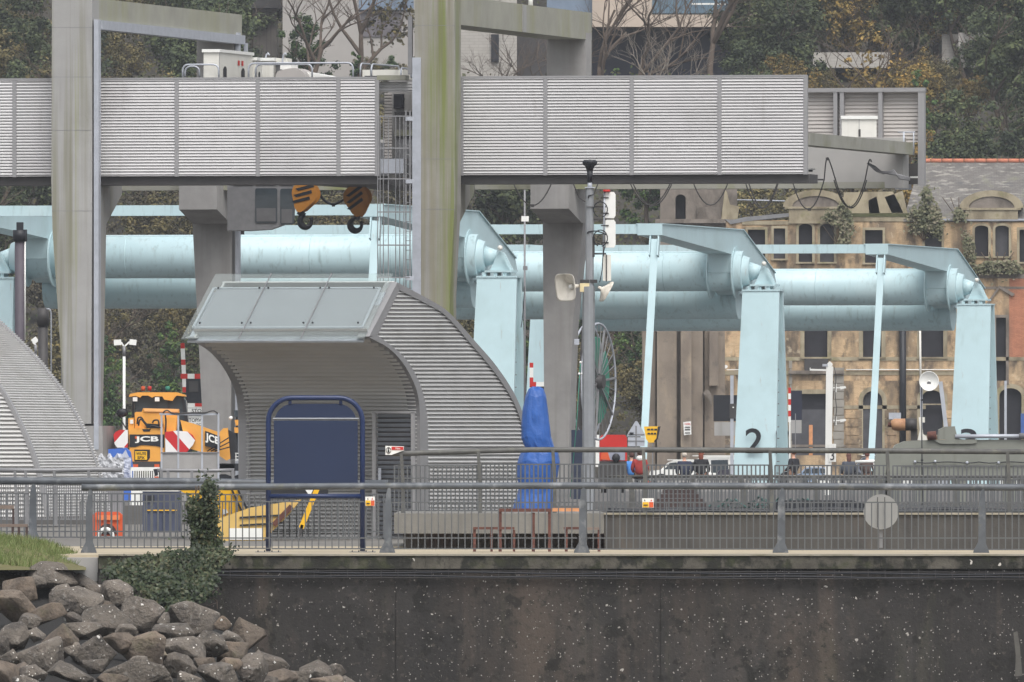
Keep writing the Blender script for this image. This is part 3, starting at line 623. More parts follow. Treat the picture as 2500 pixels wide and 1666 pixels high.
ribbed_profile(b, [GP(x, y) for x, y in Oo], E * -3.56, .0825, .03, 1); b.build('ribbed_back_roof', MT['clad_warm'], t)
lft = lambda c: [GP(x, y) - E * 3.56 for x, y in c]
b = MB()
for i in range(len(Ft) - 1):
    q = [GP(*Ft[i]), GP(*Ft[i + 1]), GP(*Fr[i + 1]), GP(*Fr[i])]; b.prism([p - E * 3.72 for p in q], E * .25)
b.build('left_trim', MT['trim'], t)
b = MB(); b.prism([p + E * .02 for p in lft(Ft) + lft(Oo)[::-1]], E * .04); b.build('left_side_wall', MT['clad_warm'], t)
gc = [GP(960, 668), GP(889, 826)]; gw = [3.68, 3.76]
cq = [gc[0], gc[0] - E * gw[0], gc[1] - E * gw[1], gc[1]]; cn = (cq[1] - cq[0]).cross(cq[3] - cq[0]).normalized()
if cn.z < 0: cn = -cn
MB().prism(cq, -cn * .02).build('glass_canopy', MT['glass'], t)
def cpt(u, v, off=0.0):     # u 0..1 left to right, v 0..1 top to bottom
    a = cq[1].lerp(cq[0], u); c = cq[2].lerp(cq[3], u); return a.lerp(c, v) + cn * off
def cplate(u0, v0, u1, v1, off, th, name, m):
    return MB().prism([cpt(u0, v0, off), cpt(u1, v0, off), cpt(u1, v1, off), cpt(u0, v1, off)], -cn * th).build(name, m, t)
cplate(.02, .20, .985, .95, -.13, .04, 'roof_deck', MT['galv'])
cplate(.045, .20, .945, .79, -.06, .05, 'grey_panel', MT['panel'])
for (u0, v0, u1, v1) in ((.03, .185, .955, .20), (.03, .79, .955, .805), (.02, .19, .033, .80), (.95, .19, .963, .80)): cplate(u0, v0, u1, v1, -.035, .03, 'glazing_bar', MT['galv'])
for u in (.315, .655):
    MB().bar(cpt(u, 0, .006), cpt(u, 1, .006), .02, .012).build('glass_joint', MT['galv_dark'], t)
    for du in (-.025, .025):
        for v in (.23, .77): MB().ball(cpt(u + du, v, .015), .022, seg=8, rings=4).build('fixing_bolt', MT['black'], t)
for u in (.06, .93):
    for v in (.23, .77): MB().ball(cpt(u, v, .015), .022, seg=8, rings=4).build('fixing_bolt', MT['black'], t)
dr = Plane(1018, S0 + .4, E)
d = MB(); d.prism([dr(912, 1004), dr(1016, 1004), dr(1016, 1010), dr(912, 1010)], -D * .08)
for x in (910, 1005): d.prism([dr(x, 1006), dr(x + 9, 1006), dr(x + 9, 1322), dr(x, 1322)], -D * .08)
dp = MB()
for k in range(27):
    y = 1012 + k * 11.4; dp.prism([dr(920, y), dr(1005, y), dr(1005, y + 7.5) + D * .08, dr(920, y + 7.5) + D * .08], D * .012)
door = dp.build('louvred_door', MT['galv'], t); d.build('door_frame', MT['trim'], door)
MB().prism([dr(920, 1010) + D * .12, dr(1005, 1010) + D * .12, dr(1005, 1322) + D * .12, dr(920, 1322) + D * .12], D * .02).build('door_leaf', MT['darksteel'], door)
MB().prism([dr(926, 1143) - D * .1, dr(932, 1143) - D * .1, dr(932, 1172) - D * .1, dr(926, 1172) - D * .1], D * .05).build('handle', MT['galv'], door)

# ---------------------------------------------------------------- second shelter at the left edge
S1 = 104.0
t = thing('corrugated_shelter', G(60, S1), 'curved ribbed aluminium shelter cut off by the left edge of the picture', 'shelter')
EP = Plane(60, S1, E); K = smooth_curve([(-170, 770), (-110, 826), (-60, 878), (0, 955), (26, 1000), (52, 1052), (76, 1112), (96, 1180), (112, 1262)], 5)
b = MB(); ribbed_profile(b, [EP(x, y) for x, y in K], D * 6.6, .071, .04, 1); b.build('ribbed_curved_roof', MT['clad_warm'], t)
K2 = [(x + 9, y - 2) for x, y in K]
b = MB(); n = len(K)
for i in range(n - 1): b.prism([EP(*K[i], .06), EP(*K[i + 1], .06), EP(*K2[i + 1], .06), EP(*K2[i], .06)], D * .2)
b.build('front_trim', MT['trim'], t)
b = MB()
for i in range(n - 1): b.prism([EP(*K[i]) + D * 6.1, EP(*K[i + 1]) + D * 6.1, EP(K[i + 1][0] + 5, K[i + 1][1] - 3) + D * 6.1, EP(K[i][0] + 5, K[i][1] - 3) + D * 6.1], D * .15)
b.build('rear_trim', MT['trim'], t)
b = MB(); ribbed(b, lambda y, o: EP(-300, y, o), lambda y, o: EP(lerp(K, y) + 1, y, o), 0, 771, 1262, 10.3, .06); b.build('ribbed_end_wall', MT['clad_warm'], t)

# ---------------------------------------------------------------- concrete portals of the gantry
F1 = Frame(G(127, 84)); F2 = Frame(G(1012, F / (F1((Plane(127, 84, E)).k(1012), 0, 0).y)))
SR = F / (F1(0, 18.9, 0).y); SR2 = F / (F2(0, 18.9, 0).y)
def portal(label, fr, front, rear, haunch, corbel, cm, cr, beam_z, pxl, s, pxr, sr, chan, algae):
    t = thing('concrete_portal', fr(.6, .4, .4), label, 'concrete frame', 'concrete portals of the gantry')
    ep = Plane(pxl, s, E)
    MB().prism([ep(x, y) for x, y in front], D * .87).build('front_column', cm, t)
    MB().prism([fr(1.15 if not algae else 1.0, t_, z) for t_, z in haunch], -E * 1.0).build('haunch', cm if algae else MT['concrete'], t)
    er = Plane(pxr, sr, E); MB().prism([er(x, y) for x, y in rear], D * .87).build('rear_column', MT['concrete_dark'], t)
    dc = Plane(pxr, sr, D); MB().prism([dc(x, y) for x, y in corbel], E * 1.17).build('corbel', MT['concrete_dark'], t)
    MB().box(fr(0, .87, beam_z), E * 1.166, D * 18.95, UP * (14.96 - beam_z)).build('top_beam', MT['concrete_beam'], t)
    for c in chan: c(t)
    return t
MOSS2 = M('algae_streaked_tower', (144, 142, 136), .88, var=.12, scale=1.1, layers=[('n', (118, 112, 78), (1.6, .3, .035), 1.5, .46, .64, .65), ('n', (108, 118, 44), (2.1, .3, .05), 1.7, .52, .66, .8), ('n', (108, 102, 92), (2.6, .5, .06), 2.0, .52, .7, .6)], bump=(25, .2))
MOSS1 = M('lightly_streaked_tower', (156, 155, 153), .86, var=.09, scale=.9, layers=[('n', (118, 116, 92), (1.9, .3, .03), 1.25, .52, .64, .75), ('n', (132, 136, 70), (2.6, .3, .06), 1.5, .60, .74, .6), ('n', (118, 115, 108), Z_ST, 2.6, .56, .76, .5)], bump=(25, .15))
EP1 = Plane(127, 84, E)
def ch1(t):
    MB().prism([EP1(229.5, 48, .02), EP1(241, 48, .02), EP1(241, 1098, .02), EP1(229.5, 1098, .02)], D * .30).build('steel_channel', MT['galv'], t)
    MB().box(F1(.95, .9, 14.06), E * .33, D * 18.9, UP * .268).build('beam_channel', MT['galv'], t)
    MB().box(F1(1.15, 19.0, 0.4), E * .1, D * .3, UP * 14.0).build('rear_channel', MT['galv'], t)
    MB().box(F1(1.22, 19.85, 12.0), E * .1, D * .15, UP * 2.1).build('rear_stub', MT['galv'], t)
    MB().prism([EP1(205, 1040), EP1(250, 1040), EP1(252, 1112), EP1(258, 1112), EP1(258, 1240), EP1(150, 1240), EP1(150, 1040)], D * 1.6).build('plinth', MT['concrete_dark'], t)
    for y in (67, 188, 318, 515): MB().prism([EP1(126.5, y, .003), EP1(225, y, .003), EP1(225, y + .9, .003), EP1(126.5, y + .9, .003)], D * .002).build('pour_joint', MT['galv_dark'], t)
portal('pale concrete portal frame at the left with light green streaks', F1,
       [(127, -8), (225, -8), (225, 430), (222, 1035), (160, 1035), (128, 560), (125, 440)], [(480, 85), (570, 85), (570, 470), (566, 545), (562, 1190), (503, 1190), (470, 545), (480, 440)],
       [(.5, 12.4), (1.2, 12.4), (4.0, 9.75), (4.0, 9.3), (2.0, 8.4), (1.55, 2.5), (1.55, .45), (.5, .45)], [(437, 432), (437, 512), (471, 547), (484, 547), (484, 432)], MOSS1, None, 14.33, 127, 84, 480, SR, [ch1], False)
EP2 = Plane(1012, F / F2.o.y, E)
def ch2(t):
    MB().prism([EP2(1007, 141, .03), EP2(1028, 141, .03), EP2(1028, 1100, .03), EP2(1007, 1100, .03)], D * .35).build('steel_channel', MT['galv'], t)
    MB().prism([EP2(996, 40, .02), EP2(1006, 40, .02), EP2(1006, 182, .02), EP2(996, 182, .02)], D * .15).build('perforated_channel', MT['galv_dark'], t)
    for y in (62, 388, 511): MB().prism([EP2(1012, y, .003), EP2(1110, y, .003), EP2(1110, y + .9, .003), EP2(1012, y + .9, .003)], D * .002).build('pour_joint', MT['galv_dark'], t)
    MB().box(F2(1.168, 9.6, 14.14), E * .03, D * .5, UP * .80).build('pale_band', MT['concrete'], t)
    MB().tube([F2(.8, 12.6, 14.96), F2(.8, 12.6, 15.4)], .07, 8).build('white_stub', MT['white'], t)
portal('algae streaked green concrete portal frame beside the caged ladder', F2,
       [(1012, -10), (1110, -10), (1110, 500), (1098, 720), (1092, 1190), (1022, 1190), (1012, 440)], [(1335, 80), (1430, 80), (1430, 470), (1424, 545), (1398, 800), (1386, 1190), (1330, 1190), (1325, 545), (1335, 440)],
       [(.5, 12.4), (1.2, 12.4), (3.7, 9.75), (3.6, 9.3), (1.55, 8.4), (1.1, 6.2), (1.1, .45), (.5, .45)], [(1295, 432), (1295, 510), (1327, 545), (1338, 545), (1338, 432)], MOSS2, None, 14.14, 1012, F / F2.o.y, 1335, SR2, [ch2], True)

# ---------------------------------------------------------------- runway girders
GF = Plane(127, 84, E); GF.o = F1(0, 1.0, 0)
Z0, Z1 = 9.79, 12.62
def girder_panel(t, xa, xb, z0=Z0, z1=Z1, m=None):
    a, c = GF.k(xa), GF.k(xb); b = MB()
    o = GF.o + E * a
    ribbed_profile(b, [o + UP * z1, o + UP * z0], E * (c - a), .0878, .046, 1); b.build('cladding_panel', m or MT['clad'], t)
def girder(label, xs, x0, x1):
    t = thing('runway_girder', GF.o + E * GF.k((x0 + x1) / 2) + UP * 9.5, label, 'crane girder', 'clad girders of the gantry crane')
    k0, k1 = GF.k(x0), GF.k(x1)
    MB().box(GF.o + E * k0 + D * .04 + UP * Z0, E * (k1 - k0), D * .16, UP * (Z1 - Z0 - .01)).build('sheeting_frame', MT['trim'], t)
    MB().box(GF.o + E * (k0 - .05) + D * .10 + UP * 9.53, E * (k1 - k0 + .1), D * 1.3, UP * .255).build('lower_flange', MT['darksteel'], t)
    MB().box(GF.o + E * k0 - D * .05 + UP * (Z1 - .03), E * (k1 - k0), D * .12, UP * .06).build('top_trim', MT['trim'], t)
    for a, c in zip(xs, xs[1:]): girder_panel(t, a + 5.2, c - 5.2)
    for x in xs:
        k = GF.k(x); MB().box(GF.o + E * (k - .062) - D * .045 + UP * (Z0 - .02), E * .124, D * .08, UP * (Z1 - Z0 + .03)).build('cover_strip', MT['trim'], t)
    return t
girder('long ribbed silver crane girder left of the green tower', [-170, 36, 234, 432, 630, 827, 921], -175, 919)
girder('ribbed silver crane girder of four panels right of the green tower', [1127, 1332, 1543, 1757, 1967], 1124, 1970)
t = thing('girder_end_bay', GF.o + E * GF.k(965) + UP * 9.8, 'open bay of the girder behind the caged ladder', 'girder bay')
k0, k1 = GF.k(921), GF.k(1118); o = GF.o
b = MB(); ribbed_profile(b, [o + E * k0 + D * .3 + UP * 12.50, o + E * k0 + D * .3 + UP * 12.22], E * 1.1, .0878, .028, 1); b.build('lintel_cladding', MT['clad'], t)
b = MB(); ribbed_profile(b, [o + E * (k0 + .02) + D * .9 + UP * 12.2, o + E * (k0 + .02) + D * .9 + UP * 9.9], E * .22, .0878, .02, 1); b.build('return_cladding', MT['clad_inner'], t)
MB().box(o + E * k0 + D * 1.55 + UP * 9.7, E * (k1 - k0), D * .1, UP * 2.9).build('back_wall', MT['concrete_dark'], t)
MB().box(o + E * (k0 + .25) + D * 1.2 + UP * 11.55, E * (k1 - k0 - .3), D * .3, UP * .1).build('cross_rail', MT['darksteel'], t)
MB().box(o + E * (k0 + .25) + D * 1.15 + UP * 10.95, E * (k1 - k0 - .3), D * .3, UP * .18).build('mossy_ledge', MT['concrete_mossy'], t)
MB().box(o + E * (k0 + .2) + D * 1.3 + UP * 11.75, E * .28, D * .2, UP * .42).build('opening', MT['dark'], t)
MB().box(o + E * (k0 + .3) + D * 1.2 + UP * 9.75, E * .6, D * .3, UP * 1.1).build('bay_door', MT['galv_dark'], t)
MB().box(o + E * k0 + D * .12 + UP * 9.85, E * .75, D * .6, UP * .42).build('platform', MT['galv'], t)
MB().box(o + E * (k0 - .0) - D * .05 + UP * 12.55, E * .85, D * .5, UP * .14).build('mossy_capping', MT['concrete_mossy'], t)
# rear girder
GR = Plane(127, 84, E); GR.o = F1(0, 17.4, 0)
t = thing('rear_runway_girder', GR.o + E * GR.k(1800) + UP * 9.6, 'rear concrete crane girder with open backed cladding at its right end', 'crane girder')
MB().box(GR.o + E * -3 + UP * 9.63, E * (GR.k(2205) + 3), D * .9, UP * 1.5).build('concrete_beam', M('pale_girder_concrete', (165, 163, 160), .88, var=.08, scale=1, layers=[('n', (130, 124, 112), (2.0, 1, .1), 1.6, .6, .72, .5)]), t)
MB().box(GR.o + E * -3 - D * .006 + UP * 9.625, E * (GR.k(2160) + 3), D * .8, UP * .19).build('mossy_edge', MT['concrete_mossy'], t)
b = MB(); ka, kb = GR.k(1960), GR.k(2247)
ribbed_profile(b, [GR.o + E * ka + D * .5 + UP * 12.55, GR.o + E * ka + D * .5 + UP * 11.0], E * (kb - ka), .115, .03, 1); b.build('cladding_back', MT['clad_inner'], t)
for x, ww in ((2036, .12), (2052, .12), (2146, .12), (2246, .2)):
    MB().box(GR.o + E * (GR.k(x) - ww / 2) + D * .2 + UP * (9.7 if x > 2200 else 11.05), E * ww, D * .22, UP * (12.62 - (9.7 if x > 2200 else 11.05))).build('frame_post', MT['trim'], t)
MB().box(GR.o + E * ka + D * .18 + UP * 12.50, E * (kb - ka + .1), D * .25, UP * .12).build('frame_rail', MT['trim'], t)
t = thing('end_cross_beam', GF.o + E * GF.k(2080) + UP * 10.6 + D * 8, 'sloping looking mossy concrete beam joining the girder ends at the right', 'concrete beam')
ee = GF.k(1973)
MB().box(GF.o + E * ee - E * .5 + D * .2 + UP * 10.62, E * .5, D * 16.6, UP * .36).build('beam', MT['concrete_mossy'], t)
MB().box(GF.o + E * ee - E * 1.6 + D * 1.5 + UP * 10.95, E * 1.1, D * 14, UP * .06).build('walkway', MT['galv_dark'], t)
b = MB(); kx = GR.k(2238)
b.tube([GR.o + E * (GR.k(2214)) - D * .5 + UP * 10.6, GR.o + E * GR.k(2214) - D * .5 + UP * 11.3], .03, 6); b.tube([GR.o + E * GR.k(2200) - D * .5 + UP * 11.28, GR.o + E * GR.k(2242) - D * .5 + UP * 11.28], .022, 6)
b.tube([GR.o + E * GR.k(2238) - D * .5 + UP * 10.6, GR.o + E * GR.k(2238) - D * .5 + UP * 11.3], .022, 6); b.build('handrail', MT['galv'], t)
t = thing('cable_carrier', P(2215, 462, 81.5), 'dark cable carrier and brackets bolted under the right end of the rear girder', 'bracket')
MB().pbox(2186, 440, 2225, 463, 81.6, .3).build('steel_bracket', MT['galv'], t)
MB().pbox(2218, 400, 2249, 450, 81.7, .4).build('carrier_box', MT['darksteel'], t)
MB().pbox(2222, 431, 2249, 435, 81.78, .2).build('bright_rail', MT['white'], t)
for k in range(5):
    MB().tube([P(2118 + 4 * k, 398 + 2 * k, 82.3), P(2140 + 4 * k, 418 + k * 1.5, 82.3), P(2170 + 3 * k, 424 - 2 * k, 82.3), P(2196, 428 + 2 * k, 82.3), P(2222, 436 + k, 82.3)], .035, 6).build('cable_bundle', MT['galv_dark'], t)
t = thing('festoon_cable', P(1750, 500, 82.4), 'looping festoon cables hanging under the girders', 'cable')
for xa, ya, xm, ym, xb, yb in ((1166, 470, 1180, 480, 1200, 440), (1251, 442, 1300, 502, 1349, 442), (1398, 442, 1420, 492, 1462, 500), (1535, 440, 1588, 501, 1640, 440), (1542, 440, 1592, 503, 1644, 440), (1690, 440, 1733, 501, 1780, 440), (1818, 440, 1860, 508, 1900, 440), (1826, 440, 1864, 508, 1902, 440), (1934, 440, 1976, 511, 2012, 440), (2012, 440, 2020, 385, 2040, 440), (2036, 440, 2072, 506, 2112, 440), (2040, 440, 2075, 508, 2116, 440), (2112, 440, 2122, 392, 2128, 396)):
    if ya > 430 and ym > ya: pts = [(xa + (xb - xa) * u, ya + (ym - ya) * (1 - (2 * u - 1) ** 2)) for u in [k / 14 for k in range(15)]]
    else: pts = smooth_curve([(xa, ya), (xm, ym), (xb, yb)], 6)
    cb = MB(); cb.tube([P(x, y, 82.5) for x, y in pts], .021, 6); cb.build('cable_loop', MT['darksteel'], t)
MB().pbox(1240, 437, 2010, 441, 82.51, .06).build('festoon_track', MT['darksteel'], t)
for x, y in ((1300, 502), (1588, 502), (1976, 511), (2020, 388)): MB().pbox(x - 4, y - 3, x + 4, y + 4, 82.515, .08).build('cable_clamp', MT['darksteel'], t)

# ---------------------------------------------------------------- crane cab, hooks, ladder, roof plant
s = 82.6
t = thing('crane_cab', P(640, 563, s), 'grey crane operator cab with rounded windows under the left girder', 'crane cab')
MB().pprism([(555, 448), (712, 448), (723, 466), (716, 541), (662, 560), (612, 563), (555, 563)], s, 1.8).build('cab_body', MT['galv_dark'], t)
for x0, y0, x1, y1 in ((623, 460, 677, 545), (684, 461, 718, 549)):
    pts = arc(x0 + 5, y0 + 5, 5, 5, 180, 90, 3) + arc(x1 - 5, y0 + 5, 5, 5, 90, 0, 3) + arc(x1 - 5, y1 - 5, 5, 5, 0, -90, 3) + arc(x0 + 5, y1 - 5, 5, 5, 270, 180, 3)
    wf = MB().pprism(pts, so(s, 0.03), .02).build('window', MT['cabglass'], t)
    MB().pbox(x0 + 3, (y0 + y1) / 2 + 6, x1 - 4, y1 - 4, so(s, 0.05), .01).build('seat_back', MT['board_pale'], wf)
for x in (570, 625, 683): MB().pbox(x, 447, x + 48, 453, so(s, 0.025), .1).build('roof_gasket', MT['black'], t)
MB().pbox(545, 430, 730, 447, s, 2.0).build('cab_hanger', MT['darksteel'], t)
def hook(x, y, tilt, label):
    t = thing('crane_hook', P(x, y + 60, 83), label, 'crane hook', 'striped hook blocks')
    def q(u, v):
        a = R(tilt); return (x + u * math.cos(a) - v * math.sin(a), y + u * math.sin(a) + v * math.cos(a))
    pl = [q(*p) for p in arc(0, -6, 31, 29, 200, -20, 14) + [(12, 34), (4, 42), (-4, 42), (-12, 34)]]
    bl = MB().pprism(pl, so(83, .16), .14).build('side_plate', MT['hookyellow'], t)
    MB().pprism([(a + 9, c + 1) for a, c in pl], so(83, -.14), .14).build('side_plate', MT['hookyellow'], t)
    b = MB()
    for v in (-24, -8, 8): b.pprism([q(-24, v + 14), q(-16, v + 17), q(18, v - 4), q(14, v - 11)], so(83, .175), .012)
    b.build('warning_stripe', MT['black'], bl)
    MB().tube([P(*q(4, -30), 83), P(*q(4, -44), 83)], .12, 10).build('sheave_head', MT['darksteel'], t)
    MB().tube([P(*q(0, 40), 83), P(x + 2, y + 50, 83)], .09, 8).build('shank', MT['black'], t)
    c = (x + 2 + (-2 if tilt < 0 else 4), y + 62)
    MB().tube([P(a, cc, 83) for a, cc in arc(c[0], c[1], 14, 15, 100, 395, 20)], [.05 + .05 * math.sin(math.pi * min(1, k / 16)) for k in range(21)], 8).build('hook', MT['black'], t)
hook(741, 478, 18, 'yellow and black striped hook block nearest the crane cab')
hook(869, 487, -4, 'yellow and black striped hook block hanging freely right of the other')
t = thing('hoist_trolley', P(800, 452, 83), 'dark hoist trolley between the girders above the striped hook blocks', 'hoist')
MB().box(GF.o + E * GF.k(700) + D * 2.0 + UP * 9.56, E * 2.4, D * 13, UP * .22).build('trolley_frame', MT['darksteel'], t); MB().box(GF.o + E * GF.k(720) + D * 3.0 + UP * 9.79, E * 1.9, D * 4, UP * 1.0).build('drum_housing', MT['galv_dark'], t)
t = thing('hook_sling', P(810, 500, 82.9), 'dark sling cable slung between the two hook blocks', 'cable')
MB().tube([P(x, y, 82.9) for x, y in smooth_curve([(779, 473), (795, 492), (815, 499), (835, 490), (842, 486)], 5)], .04, 8).build('sling', MT['black'], t)
MB().pbox(810, 497, 818, 505, 82.915, .05).build('shackle', MT['black'], t)
t = thing('caged_ladder', P(965, 720, 84.6), 'grey steel ladder with safety cage hanging down beside the green tower', 'ladder'); s = 84.7
for x in (991, 1001): MB().pbox(x - 1.6, 270, x + 1.6, 760, so(s, -0.01), .05).build('stile', MT['galv_dark'], t)
b = MB()
for k in range(21):
    y = 285 + 23.3 * k; b.tube([P(990, y, so(s, -0.01)), P(1004, y, so(s, -0.05))], .011, 6)
b.build('rungs', MT['galv_dark'], t)
for x, ds in ((922, .0), (928, -.3), (936, -.5), (948, .25), (966, -.5), (976, -.4), (986, .0)): MB().pbox(x - 1.1, 285, x + 1.1, 760, so(s, ds), .01).build('cage_strap', MT['galv_dark'], t)
for y in (284, 362, 437, 518, 599, 678):
    b = MB(); b.pbox(922, y - 1.5, 1000, y + 1.5, so(s, .3), .008); b.tube([P(xx, y, so(s, .3 - .7 * math.sin(math.pi * u))) for u, xx in [(k / 8, 922 + 78 * k / 8) for k in range(9)]], .014, 5); b.build('cage_hoop', MT['galv_dark'], t)
for y in (290, 443, 680): MB().pbox(990, y - 5, 1010, y + 5, so(s, 0.01), .05).build('wall_bracket', MT['galv'], t)

ZT = Z1 + .03
def roofp(px, t_, z): 
    q = F1(0, t_, 0); pl = Plane(127, 84, E); pl.o = q; return q + E * pl.k(px) + UP * z
def roof_cabinet(px0, px1, t_, dpt, h, label, dark=False):
    a = roofp(px0, t_, ZT + .0); wd = (roofp(px1, t_, 0) - roofp(px0, t_, 0)).length
    t = thing('roof_cabinet', a + E * wd / 2, label, 'cabinet', 'white cabinets on top of the gantry')
    MB().box(a, E * wd, D * dpt, UP * h).build('cabinet_body', MT['cream'], t)
    MB().box(a + UP * h - E * .04 - D * .06, E * (wd + .08), D * (dpt + .12), UP * .09).build('cabinet_lid', MT['white'], t)
    MB().box(a + E * (wd + .001), E * .012, D * .02 , UP * h * .98).build('door_seam', MT['galv_dark'], t)
    for k, u in enumerate((.16, .7)):
        pts = [a + E * wd + E * .012 + D * (dpt * (u + .045 * c_)) + UP * (h * z_) for c_, z_ in ((-1, .04), (1, .04), (1, .36), (.5, .46), (-.3, .46), (-1, .36))]
        MB().prism(pts, E * .012).build('vent_opening', MT['dark'], t)
    b = MB()
    for u in (.55, .66): b.box(a + E * (wd + .014) + D * dpt * u + UP * h * .55, E * .006, D * dpt * .05, UP * h * .2)
    b.build('warning_sticker', MT['red'], t); return t
roof_cabinet(497, 535, 1.35, 4.4, .74, 'long white equipment cabinet behind the first rail hoop on the girder roof')
roof_cabinet(606, 626, 5.8, 2.0, .60, 'white cabinet behind the long one on the girder roof')
roof_cabinet(640, 668, 3.0, 2.0, .52, 'low white cabinet under the tan platform on the girder roof')
t = thing('roof_hood', roofp(740, 2.2, ZT), 'white rounded hood sloping down along the girder roof', 'machine hood')
MB().prism([roofp(x, 2.4, 0) + UP * (ZT - .02 + (194 - y) / 83.5) for x, y in smooth_curve([(672, 196), (676, 178), (690, 172), (720, 168), (740, 178), (748, 196)], 4)], D * 1.2).build('hood_side', MT['clad_inner'], t)
MB().prism([roofp(x, 3.0, 0) + UP * (ZT - .02 + (194 - y) / 83.5) for x, y in smooth_curve([(700, 196), (700, 172), (722, 173), (760, 178), (805, 187), (830, 196)], 4)], D * 1.0).build('hood_top', MT['white'], t)
MB().prism([roofp(x, 2.9, 0) + UP * (ZT - .02 + (194 - y) / 83.5) for x, y in ((684, 170), (684, 160), (696, 153), (712, 158), (714, 172))], D * .8).build('hood_cap', MT['white'], t)
t = thing('roof_platform', roofp(685, 3.5, ZT), 'tan service platform standing on hooked grey posts on the girder roof', 'platform')
MB().box(roofp(648, 3.2, ZT + .44), E * .66, D * .6, UP * .16).build('deck', MT['cream'], t)
for x in (648, 690):
    MB().tube([roofp(x, 3.1, ZT)] + [roofp(x, 3.1, ZT + .55)] + [roofp(x - 2 + 4 * k, 3.1, ZT + .55 + .2 * math.sin(k * .8)) for k in range(1, 4)], .028, 6).build('hooked_post', MT['galv'], t)
MB().box(roofp(660, 3.3, ZT), E * .3, D * .3, UP * .42).build('pedestal', MT['galv_dark'], t)
def hoop(x0, x1, t_, h, label, skew=0.0):
    a = roofp(x0, t_, ZT); c = roofp(x1, t_ + skew, ZT); d_ = (c - a)
    t = thing('guard_rail', (a + c) / 2, label, 'guard rail', 'tubular guard rails on the girder roof')
    r_ = .16; u = r_ / d_.length
    pts = [a, a + UP * (h - r_)] + [a + d_ * u * (1 - math.cos(R(k * 22.5))) + UP * (h - r_ + r_ * math.sin(R(k * 22.5))) for k in range(1, 5)]
    pts += [c - d_ * u * (1 - math.sin(R(k * 22.5))) + UP * (h - r_ + r_ * math.cos(R(k * 22.5))) for k in range(0, 4)] + [c + UP * (h - r_), c]
    MB().tube(pts, .027, 8).build('rail_hoop', MT['galv'], t); return t
hoop(446, 534, 1.2, .38, 'first low guard rail hoop at the left of the white cabinet')
hoop(452, 487, 2.6, .36, 'small guard rail hoop nested inside the first one')
hoop(607, 862, 1.2, .41, 'long guard rail hoop above two girder panels')
hoop(624, 762, 2.6, .41, 'middle guard rail hoop behind the long one')
hoop(880, 906, 1.6, .40, 'narrow guard rail hoop before the mossy capping', 1.0)
hoop(907, 975, 1.6, .38, 'slanting guard rail hoop above the caged ladder', 3.0)
hoop(979, 1004, 1.5, .26, 'short guard rail hoop against the green tower', 1.5)
t = thing('slab_canopy', roofp(940, 4, ZT), 'pale low slab on the girder roof behind the slanting guard rail', 'slab')
MB().box(roofp(885, 4.5, ZT + .02), E * 1.2, D * 3, UP * .26).build('slab_body', MT['cream'], t)
MB().box(roofp(890, 4.3, ZT), E * .8, D * .2, UP * .10).build('slot', MT['dark'], t)
t = thing('white_cabinet', P(2098, 336, 82.3), 'small white double door cabinet on the walkway at the right end of the gantry', 'cabinet')
MB().pbox(2055, 290, 2140, 336, 82.29, .5).build('cabinet_body', MT['cream'], t); MB().pbox(2053, 283, 2143, 291, 82.3, .6).build('cabinet_lid', MT['white'], t)
MB().pbox(2097, 291, 2098, 334, so(82.29, .006), .01).build('door_seam', MT['galv_dark'], t); MB().pbox(2096, 316, 2101, 334, so(82.29, .03), .03).build('handle', MT['darksteel'], t)
t = thing('girder_camera', P(1975, 420, 83), 'small pale bracket at the end of the front girder', 'bracket')
MB().pbox(1971, 412, 1990, 416, 83.4, .1).build('arm', MT['white'], t); MB().pbox(1974, 415, 1984, 420, 83.42, .1).build('clamp', MT['black'], t)
